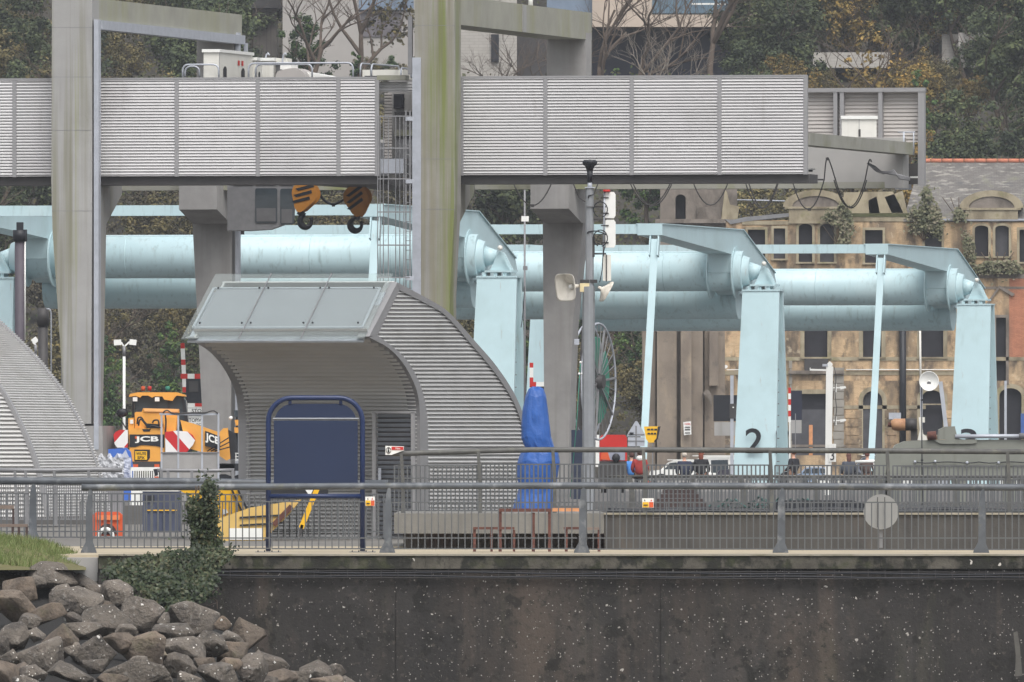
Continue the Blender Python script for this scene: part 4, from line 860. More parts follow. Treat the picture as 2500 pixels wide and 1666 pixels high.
# ---------------------------------------------------------------- lifting bridges
def make_bridge():
    o = G(1797, 67.0); f = Frame(o); AX = 8.36; b3 = MT['blue']
    t = thing('lifting_bridge', o, 'x', 'lifting bridge', 'pale blue lifting bridges')
    tb = MB().tube([f(-15.6, 0, AX), f(.3, 0, AX)], .735, 40).build('counterweight_tube', MT['blue_dirty'], t)
    MB().box(f(-14.3, -.30, AX + .66), E * 13.3, D * .03, UP * .03).build('weld_seam', MT['blue'], tb)
    for e in (-11.8, -8.6, -5.4, -2.6): MB().tube([f(e, 0, AX), f(e + .035, 0, AX)], .741, 40).build('weld_ring', MT['blue'], tb)
    for e in (0, -.92, -14.38, -15.3):
        b = MB(); b.prism([f(e - .02, .95 * math.sin(R(k * 10)), AX - .06 + .95 * math.cos(R(k * 10))) for k in range(36)], E * .04); b.build('flange', b3, tb)
    for sg, e0 in ((1, .02), (-1, -15.32)):
        b = MB(); b.tube([f(e0, 0, AX - .02), f(e0 + sg * .10, 0, AX - .02), f(e0 + sg * .52, 0, AX - .02)], [.66, .64, .50], 28)
        b.tube([f(e0 + sg * .5, 0, AX - .02), f(e0 + sg * .92, 0, AX - .02)], [.36, .20], 24); b.build('end_cone', b3, tb)
    MB().tube([f(-15.2, 2.4, 7.36), f(-.35, 2.4, 7.36)], .735, 36).build('lower_tube', MT['blue_dirty'], t)
    arm = [(-13.6, 9.50), (-13.6, 9.89), (1.3, 9.87), (7.4, 8.36), (7.8, 7.95), (7.2, 7.62), (1.2, 7.5), (-.3, 7.8), (-.75, 8.3), (-.85, 8.97)]
    for e in (.0, -14.38):
        a = MB().prism([f(e - .01, u, z) for u, z in arm], -E * .90).build('balance_arm', b3, t)
        tp = [(-13.6, 9.885), (1.3, 9.865), (7.42, 8.35)]; b = MB()
        for (ua, za), (ub, zb) in zip(tp, tp[1:]): b.prism([f(e + .05, ua, za), f(e + .05, ub, zb), f(e + .05, ub, zb + .035), f(e + .05, ua, za + .035)], -E * 1.02)
        b.build('top_flange', MT['blue_dirty'], a)
    MB().box(f(-15.3, -13.55, 9.55), E * 15.2, D * .5, UP * .345).build('cross_beam', MT['blue_dirty'], t)
    for e in (-.30, -14.9):
        b = MB(); b.bar(f(e, -13.5, 9.35), f(e - .1, -15.4, .45), .26, .16); r_ = b.build('link_rod', b3, t)
        b = MB()
        for de in (-.15, .15): b.bar(f(e + de, -13.4, 9.62), f(e + de, -13.7, 8.75), .05, .26)
        b.build('clevis', b3, r_)
    return t
def make_pier(e0, sx):
    o = G(1797, 67.0) + E * (e0 + .68); f = Frame(o)
    t = thing('bridge_tower', o, 'x', 'bridge tower', 'pale blue towers carrying the lifting bridges')
    def slab(ea, eb, ta, tbb, ta2, tb2, z0=.45, z1=7.66): return [f(ea, ta2, z0), f(eb, ta2, z0), f(eb, tb2, z0), f(ea, tb2, z0), f(ea, ta, z1), f(eb, ta, z1), f(eb, tbb, z1), f(ea, tbb, z1)]
    def flare(ea, eb, ta, tbb, ta2, tb2, z0=.45, z1=7.66): return [f(ea - .16, ta2, z0), f(eb + .06, ta2, z0), f(eb + .06, tb2, z0), f(ea - .16, tb2, z0), f(ea, ta, z1), f(eb, ta, z1), f(eb, tbb, z1), f(ea, tbb, z1)]
    MB().hexa(flare(-.68, .68, -.6, -.46, -1.7, -1.5)).build('front_plate', MT['blue'], t)
    MB().hexa(flare(-.68, .68, .02, .2, .9, 1.15)).build('back_plate', MT['blue'], t)
    MB().hexa(flare(-.66, -.15, -.46, .02, -1.5, .9)).build('web', MT['blue'], t)
    b = MB()
    for k in range(15): b.tube([f(.45, -.25 - .02 * k * .5, 1 + .42 * k), f(.62, -.25 - .02 * k * .5, 1 + .42 * k)], .02, 5)
    b.build('ladder_rungs', MT['galv_dark'], t)
    MB().box(f(-.70, -.64, 7.62), E * 1.40, D * .9, UP * .06).build('top_plate', MT['blue'], t)
    b = MB()
    for e in (-.5, -.12, .2): b.box(f(e, -.55, 7.67), E * .12, D * .7, UP * .14)
    b.build('packing_block', MT['blue'], t)
    MB().box(f(-.42, -.6, 7.8), E * .95, D * .9, UP * .07).build('bearing_plate', MT['blue'], t)
    br = MB().prism([f(-.3, -.3, 7.86), f(.5, -.3, 7.86), f(.2, -.3, 8.45), f(.05, -.3, 8.5), f(-.05, -.3, 8.4)], D * .12).build('trunnion_bracket', MT['blue'], t)
    MB().bar(f(.18, -.42, 8.35), f(.45, -.42, 7.87), .05).build('stay', MT['blue'], br)
    MB().ball(f(.08, -.45, 8.62), .09).build('lamp', MT['cream'], t)
    return t
bases = [G(1797, 67.0), G(1148, 480 / 6.612), G(2322, 404.5 / 6.612)]
names = ['middle', 'nearest', 'farthest']
br = make_bridge(); pr = make_pier(.36, 1); base0 = G(1797, 67.0)
blab = ['middle pale blue lifting bridge whose right arm rests on the tower numbered 2', 'nearest pale blue lifting bridge passing behind the left gantry portal', 'farthest pale blue lifting bridge at the right in front of the brick ruin']
for k in range(3):
    r_ = br if k == 0 else copy_tree(br); r_.location = bases[k]; r_['label'] = blab[k]
p0 = pr.location.copy()
plab = ['pale blue tower with a big black 2, in the middle of the row', 'pale blue tower under the nearest bridge, beside the curved shelter', 'pale blue tower at the far right with its number half hidden by machinery']
plab2 = ['pale blue tower hidden behind the canopy under the left end of the middle bridge', 'pale blue tower at the left edge behind a dark post', 'pale blue tower glimpsed behind the blue tarpaulin and gantry column']
piers = []
for k in range(3):
    q = pr if k == 0 else copy_tree(pr); q.location = p0 + (bases[k] - base0); q['label'] = plab[k]; OFF[q.name] = q.location.copy(); piers.append(q)
for k in range(3):
    q = copy_tree(pr); q.location = p0 + (bases[k] - base0) - E * (15.3 + 2.06); q['label'] = plab2[k]
def number(pier, txt, px0, py0, px1, py1):
    o = Vector(pier.location); pl = Plane(px0, 67, E); pl.o = o - D * 1.62
    pl.o.z = 0
    b = MB()
    text_faces(b, txt, lambda x, y, off: pl(x, y, off + .03), px0, py0, px1, py1, .012); b.build('number', MT['black'], pier)
number(piers[0], '2', 1820, 1046, 1863, 1107); number(piers[2], '3', 2345, 1047, 2386, 1107); number(piers[1], '1', 1190, 1040, 1214, 1104)
o = Vector(piers[0].location); b = MB()
for t_ in (-1.50, .86):
    pd = Plane(1890, 66, D); pd.o = o + E * .735 + D * t_; pd.o.z = 0
    a = pd.o; b2_ = MB(); text_faces(b2_, '2', lambda u, v, off: a + D * u + UP * v + E * (off + .004), -.10, 2.55, .10, 1.70, .01); b2_.build('side_number', MT['black'], piers[0])

# ---------------------------------------------------------------- mast with loudspeakers and aerials
s = 124.0; t = thing('speaker_mast', G(1437, s, .6), 'grey octagonal mast with horn loudspeakers, white aerials and a dark camera on top', 'mast')
MB().tube([P(1437, 1335, s), P(1437, 700, s)], .124, 8, smooth=False).build('lower_pole', MT['mast'], t)
MB().tube([P(1439.5, 702, s), P(1439.5, 459, s)], .082, 8, smooth=False).build('upper_pole', MT['mast'], t)
MB().tube([P(1440, 460, s), P(1440, 446, s)], .045, 8).build('top_spigot', MT['galv'], t)
MB().pbox(1428, 457, 1453, 459.5, so(s, 0.1), .2).build('top_plate', MT['galv'], t)
b = MB(); b.tube([P(1440, 446, s), P(1440, 415, s)], [.05, .06], 12); b.tube([P(1440, 418, s), P(1440, 405, s), P(1440, 397, s), P(1440, 391, s)], [.06, .10, .135, .12], 14)
for x in (1428, 1452): b.ball(P(x, 398, s), .05, .07, .06)
cm_ = b.build('camera', MT['black'], t); MB().ball(P(1440, 396, so(s, 0.05)), .07, .07, .05).build('camera_lens', MT['cabglass'], cm_)
MB().tube([P(1476, 466, s), P(1473, 626, s)], .018, 8).build('aerial_pole', MT['galv'], t)
for y0, y1 in ((469, 533), (537, 605)):
    a = MB().pprism([(1478, y0), (1499, y0), (1503, y0 + 6), (1503, y1 - 7), (1499, y1), (1478, y1)], s, .16).build('panel_aerial', MT['white'], t)
    for y in (y0 + 14, y1 - 12): MB().pbox(1467, y - 1.5, 1486, y + 1.5, so(s, 0.02), .06).build('clamp', MT['darksteel'], a)
MB().pbox(1472, 622, 1492, 686, s, .14).build('lower_aerial', MT['cream'], t); MB().pbox(1479, 622, 1482, 688, so(s, 0.02), .03).build('aerial_strap', MT['darksteel'], t)
MB().tube([P(1481, 469, so(s, 0.03)), P(1481, 463.5, so(s, 0.03))], .072, 12).build('red_cap', MT['red'], t)
for y in (505, 536, 620): MB().pbox(1446, y - 2, 1480, y + 2, s, .04).build('stand_off', MT['darksteel'], t)
MB().pbox(1441, 578, 1452, 628, so(s, 0.06), .06).build('junction_box', MT['darksteel'], t)
MB().pbox(1432, 503.5, 1450, 505, so(s, 0.1), .18).build('pole_band', MT['galv_dark'], t)
b = MB()
for cx_, cy_, rx_, ry_ in ((1466, 512, 17, 19), (1466, 582, 17, 20)): b.tube([P(x, y, so(s, 0.08)) for x, y in arc(cx_, cy_, rx_, ry_, -80, 250, 18)], .012, 6)
b.tube([P(x, y, so(s, 0.09)) for x, y in smooth_curve([(1434, 571), (1438, 566), (1458, 565), (1482, 574)], 5)], .014, 6); b.tube([P(x, y, so(s, 0.09)) for x, y in ((1436, 484), (1437, 478), (1449, 476))], .012, 6)
b.tube([P(x, y, so(s, 0.06)) for x, y in smooth_curve([(1478, 600), (1472, 625), (1470, 660), (1464, 690)], 4)], .010, 6); b.build('cable', MT['black'], t)
MB().pbox(1416, 683, 1458, 691, so(s, 0.08), .25).build('speaker_bracket', MT['darksteel'], t); MB().pbox(1416, 692, 1440, 713, so(s, 0.08), .12).build('connection_box', M('beige_box', (206, 190, 150), .5), t)
hornm = M('cream_horn', (214, 208, 196), .45, var=.08, layers=[('n', (110, 100, 84), (1, 1, .6), 4, .5, .75, .6)])
def horn(ctr, ax, w_, h_, name='horn_speaker'):
    ax = ax.normalized(); sd_ = ax.cross(UP).normalized(); up = sd_.cross(ax); b = MB(); rings = []
    prof = [(-.42, .10, .10), (-.34, .14, .14), (-.30, .12, .12), (-.16, .30, .32), (-.05, .72, .70), (0, 1, 1), (.02, 1.02, 1.02), (.0, .92, .92), (-.12, .5, .5), (-.26, .14, .14)]
    for d_, a, c in prof:
        for k in range(20):
            th = 2 * math.pi * k / 20; cs, sn = math.cos(th), math.sin(th); pw = .45
            x = math.copysign(abs(cs) ** pw, cs); y = math.copysign(abs(sn) ** pw, sn); rings.append(ctr + ax * d_ * w_ * 2.0 + sd_ * x * a * w_ + up * y * c * h_)
    b.add(rings, [(i * 20 + k, i * 20 + (k + 1) % 20, (i + 1) * 20 + (k + 1) % 20, (i + 1) * 20 + k) for i in range(len(prof) - 1) for k in range(20)], True)
    b.add(rings[:20], [tuple(range(20))]); b.add(rings[-20:], [tuple(range(20))]); h = b.build(name, hornm, t)
    MB().ball(ctr - ax * w_ * .35, .05).build('driver_cone', MT['white'], h)
horn(P(1381, 702, so(s, 0.15)), Vector((-1, -.62, -.12)), .36, .27); horn(P(1480, 712, so(s, 0.02)), Vector((.95, .25, -.55)), .22, .22)
t = thing('thin_mast', G(1281, 76, .45), 'thin grey mast with a small box standing beside the nearest bridge tower', 'mast')
MB().tube([P(1281, 1206, 76), P(1281, 438, 76)], .032, 8).build('pole', MT['galv_dark'], t); MB().pbox(1273, 528, 1291, 541, 76.2, .2).build('box', MT['white'], t)
MB().pbox(1277, 650, 1288, 660, 76.1, .1).build('clamp', MT['galv_dark'], t); MB().tube([P(x, y, 76.3) for x, y in smooth_curve([(1281, 700), (1276, 770), (1272, 800)], 4)], .015, 6).build('cable', MT['black'], t)

# ---------------------------------------------------------------- covered object under a blue tarpaulin
tp = [(946, 1300, 1318), (952, 1290, 1328), (968, 1283, 1334), (1000, 1276, 1338), (1040, 1272, 1343), (1068, 1272, 1346), (1084, 1278, 1351), (1094, 1284, 1354), (1104, 1272, 1362), (1128, 1264, 1366), (1160, 1262, 1362), (1190, 1266, 1358), (1205, 1264, 1357), (1225, 1256, 1358), (1246, 1252, 1358)]
s = 127; b = MB(); N = 40; fine = []
for (ya, la, ra), (yb, lb, rb) in zip(tp, tp[1:]):
    for k in range(4): u = k / 4; fine.append((ya + (yb - ya) * u, la + (lb - la) * u, ra + (rb - ra) * u))
fine.append(tp[-1]); vs = []
for y, l, r_ in fine:
    c = P((l + r_) / 2, y, s); c.y += .35; w_ = (r_ - l) / 2 / s
    for k in range(N):
        a = 2 * math.pi * k / N; fold = 1 + .11 * noise.noise(Vector((math.cos(a) * 2.2, math.sin(a) * 2.2, c.z * 1.6))) + .05 * noise.noise(Vector((math.cos(a) * 6, math.sin(a) * 6, c.z * 5))) - .06 * max(0, 1 - abs(y - 1094) / 16) * (.5 + .5 * math.sin(9 * a))
        vs.append(c + Vector((math.cos(a) * w_ * (1 + (fold - 1) * .35), math.sin(a) * w_ * .85 * fold, .02 * math.sin(5 * a))))
b.add(vs, [(i * N + k, i * N + (k + 1) % N, (i + 1) * N + (k + 1) % N, (i + 1) * N + k) for i in range(len(fine) - 1) for k in range(N)], False); b.add(vs[:N], [tuple(range(N))])
tag(b.build('tarpaulin_cover', MT['tarp'], None), 'tall object wrapped in bright blue tarpaulin on the raised deck', 'tarpaulin')

# ---------------------------------------------------------------- big spoked reel
s = 78.0; c = P(1461, 932, s); dv = Vector((math.sin(R(17.5)), math.cos(R(17.5)), 0)); nv = Vector((dv.y, -dv.x, 0))
t = thing('cable_reel', Vector((c.x, c.y, .45)), 'huge spoked wheel seen nearly edge on with green panels behind the mast', 'reel')
rim = lambda a, r_, o=0.0: c + (dv * math.cos(a) + UP * math.sin(a)) * r_ + nv * o
b = MB(); b.tube([rim(2 * math.pi * k / 48, 1.82) for k in range(49)], .035, 6, cap=False); b.tube([rim(2 * math.pi * k / 48, 1.80, -.35) for k in range(49)], .035, 6, cap=False); b.build('rim', MT['galv'], t)
for k in range(28):
    a = 2 * math.pi * (k + .3) / 28; MB().bar(rim(a, .25), rim(a, 1.8), .022 if k % 5 else .06).build('spoke', MT['galv_dark'], t)
grn = M('faded_green_panel', (58, 128, 108), .6, var=.15, scale=2); b = MB()
b.prism([rim(a, r_, -.05) for a, r_ in [(R(q), 1.35) for q in range(-75, 60, 15)] + [(R(60), .4), (R(-75), .4)]], -nv * .06); b.prism([rim(a, r_, -.05) for a, r_ in [(R(q), 1.4) for q in range(75, 270, 15)] + [(R(255), .4), (R(75), .4)]], -nv * .06); b.build('green_panel', grn, t)
MB().tube([rim(0, 0, .18), rim(0, 0, -.6)], .22, 14).build('hub', MT['darksteel'], t)
for sg in (-1, 1): MB().bar(rim(0, 0, -.5), Vector((c.x, c.y, .45)) + dv * sg * 1.0 - nv * .5, .12).build('stand_leg', MT['darksteel'], t)
# ---------------------------------------------------------------- dark posts and lamps at the left
t = thing('dark_post', G(48, 90, .4), 'tall dark grey post with a flat cap and pale conduit at the left edge', 'post'); s = 90
MB().tube([P(48, 1226, s), P(48, 585, s)], .135, 14).build('shaft', M('dark_mauve_post', (76, 70, 78), .6, var=.1), t)
b = MB(); b.tube([P(48, 590, s), P(48, 562, s)], [.18, .19], 14); b.pbox(40, 543, 57, 564, s, .2); b.pbox(55, 561, 66, 590, s, .1); b.build('cap', MT['black'], t)
MB().tube([P(61, 830, so(s, 0.05)), P(61, 572, so(s, 0.05))], .022, 8).build('conduit', MT['white'], t)
t = thing('dark_post', G(105, 80, .4), 'shorter thick dark post between the left shelter and the pale portal', 'post'); s = 80
MB().tube([P(105, 1212, s), P(105, 795, s)], .155, 14).build('shaft', MT['darksteel'], t); MB().tube([P(105, 796, s), P(105, 752, s)], [.19, .17], 14).build('cap', MT['darksteel'], t)
t = thing('bent_pipe', G(125, 82, .4), 'thin pale pipe with a bent top beside the thick dark post', 'pipe'); MB().tube([P(x, y, 82) for x, y in [(125, 1214), (125, 775)] + [(120 + 5 * math.cos(R(a)), 768 - 14 * math.sin(R(a)) * .9) for a in (10, 40, 70, 90)] + [(113, 754)]], .022, 8).build('pipe', MT['galv'], t)
def lamp(px, pyt, s, heads, label, base=1190):
    t = thing('lamp_post', G(px, s, .4), label, 'lamp post', 'white lamp posts'); MB().tube([P(px, HY + 1.34 * s, s), P(px, pyt + 22, s)], .047, 10).build('pole', MT['white'], t)
    MB().tube([P(px, pyt + 24, s), P(px, pyt, s)], .056, 10).build('sleeve', MT['galv_dark'], t)
    for x0, y0, x1, y1 in heads:
        b = MB(); b.bar(P(px, pyt + 1, s), P(x0, y0, s), .05); b.bar(P(x0, y0, s), P(x1, y1, s), .06, .18); b.build('lamp_head', MT['white'], t)
lamp(303, 846, 75, [(296, 836, 278, 837), (316, 835, 333, 837)], 'white lamp post with two flat arms beside the orange machine')
lamp(87, 842, 75, [(80, 836, 91, 827)], 'white lamp post half hidden behind the left shelter')
# ---------------------------------------------------------------- telehandler
s = 84.0; t = thing('telehandler', G(380, s, .45), 'orange yellow telehandler seen from behind with red and white striped mudguards', 'construction vehicle')
Yl, Bk = MT['yellow'], MT['black']; rx = lambda o, d: YY * d
def pp(name, pts, off, depth, m, par=None):
    return MB().prism([P(x, y, s) + YY * off for x, y in pts], YY * depth).build(name, m, par or t)
def rect(x0, y0, x1, y1): return [(x0, y0), (x1, y0), (x1, y1), (x0, y1)]
cab = pp('cab', [(325, 966), (440, 966), (452, 978), (458, 1034), (330, 1034)], .9, 1.6, MT['cabglass'])
pp('cab_pillar', rect(321, 966, 326, 1040), .88, .1, Bk, cab); pp('cab_pillar', [(441, 968), (447, 968), (460, 1040), (452, 1040)], .88, .1, Bk, cab); pp('cab_pillar', rect(408, 975, 413, 1030), .89, .08, Bk, cab)
rf = pp('cab_roof', [(313, 969), (316, 962), (335, 958), (430, 958), (450, 964), (452, 968), (430, 966), (424, 972), (420, 979), (400, 976), (395, 968), (376, 968), (370, 971), (360, 966), (345, 966), (341, 971), (330, 967)], .7, 1.9, Yl)
pp('roof_panel', rect(335, 957, 420, 959.5), .75, 1.6, Bk, rf)
for x in (323, 377): pp('work_light', rect(x, 970, x + 11, 980), .66, .1, MT['white'], rf)
for x, w_, m in ((342, 10, MT['orange']), (358, 10, MT['red']), (401, 12, grn)):
    MB().tube([P(x + w_ / 2, 954, s) + YY * 1.3, P(x + w_ / 2, 945, s) + YY * 1.3, P(x + w_ / 2, 943, s) + YY * 1.3], [w_ / 2 / s, w_ / 2 / s, w_ / 3 / s], 12).build('beacon', m, rf)
pp('boom_pivot', [(331, 1006), (345, 1006), (348, 998), (436, 999), (437, 1008), (430, 1050), (328, 1048), (328, 1008)], .45, .7, Yl)
pp('boom_pivot_top', [(349, 997), (436, 999), (434, 1006), (352, 1005)], .40, .6, M('lighter_yellow', (240, 178, 110), .5, var=.06))  # lighter yellow along the upper edge of the pivot
pp('rear_cover', [(313, 1022), (326, 1020), (327, 1046), (313, 1056)], .25, .6, Yl); pp('rear_light', rect(317, 1025, 325, 1035), .22, .05, MT['white'])
pp('rear_cover', [(396, 1018), (430, 1020), (428, 1054), (402, 1054)], .30, .6, Yl)
hd = pp('engine_cover', [(313, 1046), (400, 1046), (403, 1062), (402, 1128), (318, 1128), (314, 1062)], .1, 1.2, Yl)
pp('black_badge_panel', [(316, 1061), (401, 1061), (401, 1094), (380, 1089), (345, 1087), (330, 1092), (316, 1092)], .08, .03, Bk, hd)
b = MB(); text_faces(b, 'JCB', lambda x, y, o: P(x, y, s) + YY * (.07 - o), 329, 1065.5, 387, 1082, .035); b.build('badge_lettering', MT['white'], hd)
pp('badge_mark', rect(329.5, 1065.5, 335, 1071.5), .065, .005, MT['orange'], hd)
pp('grille_slot', [(347, 1048), (368, 1048), (365, 1054), (350, 1054)], .085, .03, Bk, hd)
pl = pp('number_plate', rect(330, 1102, 359, 1123), .05, .03, MT['yellow2']); pp('plate_bracket', [(328, 1098), (366, 1098), (366, 1118), (360, 1126), (328, 1126)], .085, .02, Bk)
b = MB(); text_faces(b, 'WU70', lambda x, y, o: P(x, y, s) + YY * (.045 - o), 332.5, 1104, 356.5, 1111.5, .02); text_faces(b, 'SPX', lambda x, y, o: P(x, y, s) + YY * (.045 - o), 335.5, 1114, 353.5, 1121.5, .02); b.build('plate_lettering', Bk, pl)
pp('bumper', rect(322, 1127, 392, 1141), .05, .5, MT['darksteel'])
for x in (325, 377): pp('tail_light', rect(x, 1134, x + 12, 1141), .02, .05, MT['orange'])
chev = M('red_white_chevrons', (224, 222, 220), .45, var=.03, layers=[('stripe', (188, 36, 40), (.75, 0, .66), .30)]); chev2 = M('red_white_chevrons_mirrored', (224, 222, 220), .45, var=.03, layers=[('stripe', (188, 36, 40), (-.75, 0, .66), .30)])
pp('mudguard', [(277, 1062), (282, 1055), (292, 1050), (312, 1050), (312, 1093), (286, 1093), (280, 1085)], .0, 1.0, chev2)
pp('mudguard', [(403, 1055), (430, 1052), (457, 1054), (470, 1062), (477, 1074), (470, 1088), (456, 1104), (404, 1104)], -.05, 1.0, chev)
for x0, x1 in ((283, 312), (403, 446)):
    w_ = MB().tube([P((x0 + x1) / 2 - (x1 - x0) / 2, 1158, s) + YY * .55, P(x1, 1158, s) + YY * .55], .62, 26).build('wheel', Bk, t); MB().tube([P(x0 - .5, 1158, s) + YY * .55, P(x0 + 1, 1158, s) + YY * .55], .3, 16).build('rim', Yl, w_)
bm_ = MB(); bm_.prism([P(x, y, so(s, 0.1)) + YY * .2 for x, y in ((440, 1026), (470, 1034), (535, 1056), (545, 1046), (556, 1045), (562, 1120), (553, 1125), (530, 1110), (492, 1104), (455, 1094))], YY * .55); bo = bm_.build('boom', Yl, t)
MB().prism([P(x, y, so(s, 0.12)) + YY * .12 for x, y in ((501, 1052), (537, 1066), (537, 1098), (500, 1089))], YY * .1).build('boom_badge', Bk, bo)
b = MB(); text_faces(b, 'JCB', lambda x, y, o: P(x, y + (x - 501) * .36, so(s, 0.13)) + YY * (.10 - o), 501.5, 1056, 536, 1080, .035); b.build('badge_lettering', MT['white'], bo)
for k in range(3): MB().tube([P(506 + 9 * k, 1102, so(s, 0.14)), P(560, 1068 + 12 * k, so(s, 0.14))], .02, 6).build('hose', Bk, bo)
pp('boom_end', [(557, 1050), (575, 1058), (582, 1120), (562, 1122)], .3, .5, Bk)
b = MB(); b.ball(P(297, 1008, s) + YY * .8, .18, .1, .13); m_ = b.build('mirror', Bk, t); MB().tube([P(297, 1030, s) + YY * .8, P(305, 1045, s) + YY * .8], .02, 6).build('mirror_arm', Bk, m_)
m_ = pp('mirror', [(570, 1002), (583, 1002), (584, 1018), (572, 1018)], .6, .1, MT['cabglass']); pp('side_lamp', [(572, 1026), (585, 1025), (584, 1037), (575, 1040)], .55, .15, Yl); pp('side_lamp', [(571, 1044), (588, 1044), (586, 1058), (572, 1057)], .55, .15, Yl); pp('mirror_post', rect(574, 1018, 580, 1100), .7, .1, Bk); MB().ball(P(563, 1021, s) + YY * .5, .06).build('round_lamp', MT['white'], t)
b = MB()
for pts in ([(335, 1036), (337, 1021), (345, 1020), (352, 1030), (362, 1040)], [(338, 1040), (341, 1026), (347, 1026), (360, 1043)], [(372, 1034), (376, 1027), (386, 1027), (388, 1038)], [(366, 1046), (372, 1040), (392, 1044), (396, 1036)], [(403, 1010), (405, 1030), (404, 1060), (407, 1075)]): b.tube([P(x, y, s) + YY * .05 for x, y in smooth_curve(pts, 4)], .028, 6)
b.build('hydraulic_hose', Bk, t); pp('valve_block', [(355, 1034), (390, 1036), (388, 1047), (358, 1047)], .15, .3, Bk)

# ---------------------------------------------------------------- yard clutter behind the railings
t = thing('steel_cage', G(465, 98, .3), 'grey steel cage with open upper frame in front of the orange machine', 'cage'); s = 98
MB().pbox(393, 1106, 493, 1233, s, .05).build('plate', MT['concrete_dark'], t); MB().pbox(495, 1106, 535, 1233, so(s, 0.003), .05).build('plate', MT['concrete_dark'], t)
for x in (392, 433, 491, 531): MB().pbox(x, 1010, x + 4.5, 1233, so(s, 0.02), .05).build('post', MT['galv'], t)
MB().pbox(392, 1009, 535, 1014, so(s, 0.025), .05).build('top_bar', MT['galv'], t); MB().bar(P(392, 1011, s), P(392, 1011, s) + YY * 1.2, .05).build('side_bar', MT['galv'], t)
MB().pbox(393, 1104, 535, 1107.5, so(s, 0.025), .06).build('mid_bar', MT['galv_dark'], t)
MB().tube([P(x, y, so(s, 0.04)) for x, y in smooth_curve([(398, 1008), (408, 1002), (425, 1010), (470, 1008), (500, 1008), (520, 1003), (532, 1010)], 4)], .02, 6).build('chain', MT['darksteel'], t)
s = 72; t = thing('stop_barrier', G(470, s, .45), 'raised red and white barrier with a black signal board over a bilingual stop sign', 'barrier')
for k in range(9): MB().pprism([(440.5 + .6 * k, 838 + 13.4 * k), (450.5 + .6 * k, 838 + 13.4 * k), (451 + .6 * k, 851.4 + 13.4 * k), (441 + .6 * k, 851.4 + 13.4 * k)], s, .12).build('barrier_arm', MT['red'] if k in (0, 3, 8) else MT['white'], t)
for k in range(4): MB().pbox(441 + 17 * k, 913, 458 + 17 * k, 925, so(s, 0.02), .1).build('cross_board', MT['red'] if k % 2 == 0 else MT['white'], t)
sg = MB().pprism([(454, 925), (504, 925), (509, 985), (454, 983)], so(s, 0.01), .3).build('signal_board', Bk, t); MB().pbox(461, 931, 484, 957, so(s, 0.04), .05).build('signal_head', MT['darksteel'], sg)
MB().pbox(458, 985, 511, 996, s, .03).build('upper_plate', MT['white'], t); MB().pbox(476, 985, 494, 993, so(s, 0.02), .03).build('red_block', MT['red'], t)
st = MB().pbox(458, 997, 512, 1019, so(s, 0.01), .03).build('stop_plate', MT['white'], t); b = MB(); text_faces(b, 'STOP', flat(so(s, 0.01)), 468, 999, 499, 1007.5, .02); b.build('lettering', Bk, st)
st = MB().pbox(458, 1020, 513, 1044, so(s, 0.01), .03).build('welsh_stop_plate', MT['white'], t); b = MB(); text_faces(b, 'STOPIWCH', flat(so(s, 0.01)), 456, 1021.5, 511.5, 1030.5, .02); text_faces(b, 'ER GOLAU', flat(so(s, 0.01)), 466, 1034, 509, 1040, .01); b.pbox(460, 1014.5, 500, 1016.5, so(s, 0.02), .01); b.build('lettering', Bk, st)
MB().pbox(482, 990, 488, 1202, so(s, -0.02), .1).build('post', MT['galv'], t)
s = 90; b = MB(); b.pprism([(264, 1097), (308, 1094), (318, 1104), (324, 1142), (322, 1223), (266, 1223)], s, .9); tag(b.build('blue_crate', M('blue_plastic', (62, 104, 186), .5, var=.1), None), 'blue plastic crate beside the left end of the orange machine', 'crate')
t = thing('wrapped_pallet', G(275, 101, .1), 'stack of grey boxes under torn clear plastic wrapping by the left shelter', 'pallet'); s = 101
wrapm = M('plastic_wrap', (200, 202, 206), .25, var=.12, scale=6, transp=(.25, (240, 240, 245)))
MB().pbox(236, 1118, 300, 1281, so(s, -0.05), 1.0).build('boxes', M('grey_cartons', (136, 134, 138), .7, var=.2, scale=3), t)
b = MB(); vs = []
for i in range(22):
    for j in range(14):
        x = 232 + 88 * i / 21; y = 1112 + 66 * j / 13 + (6 * math.sin(i * 1.3) if j == 0 else 0) - (8 if 14 < i < 19 and j == 0 else 0); q = P(x, y, s); q.y -= .12 + .10 * noise.noise(Vector((i * .5, j * .5, 3))) - .3 * max(0, i - 16) * .12; vs.append(q)
b.add(vs, [(i * 14 + j, (i + 1) * 14 + j, (i + 1) * 14 + j + 1, i * 14 + j + 1) for i in range(21) for j in range(13)], False); b.build('plastic_wrap', wrapm, t)
for y in (1119, 1149): MB().pbox(238, y, 298, y + 4, so(s, 0.025), .03).build('strap', MT['white'], t)
t = thing('pedestrian_barrier', G(350, 99, .2), 'white plastic pedestrian barrier standing before the orange machine', 'barrier'); s = 99
MB().pbox(317, 1141, 390, 1150, s, .08).build('top_bar', MT['white'], t); b = MB()
for k in range(13): b.pbox(320 + 5.4 * k, 1150, 322.6 + 5.4 * k, 1226, s, .04)
b.build('slats', MT['white'], t); MB().pbox(317, 1226, 390, 1234, s, .08).build('bottom_bar', MT['white'], t)
t = thing('flashing_lamp', G(381, 100, .3), 'small black and orange road lamp on the white pedestrian barrier', 'lamp'); MB().pprism([(374, 1146), (384, 1145), (386, 1160), (379, 1163)], 100, .1).build('lamp_body', Bk, t); MB().pbox(377, 1164, 387, 1169, 100, .1).build('amber_base', MT['orange'], t)
t = thing('skip_container', G(395, 111, .0), 'dark blue grey container behind the railing left of the ivy', 'container'); s = 111
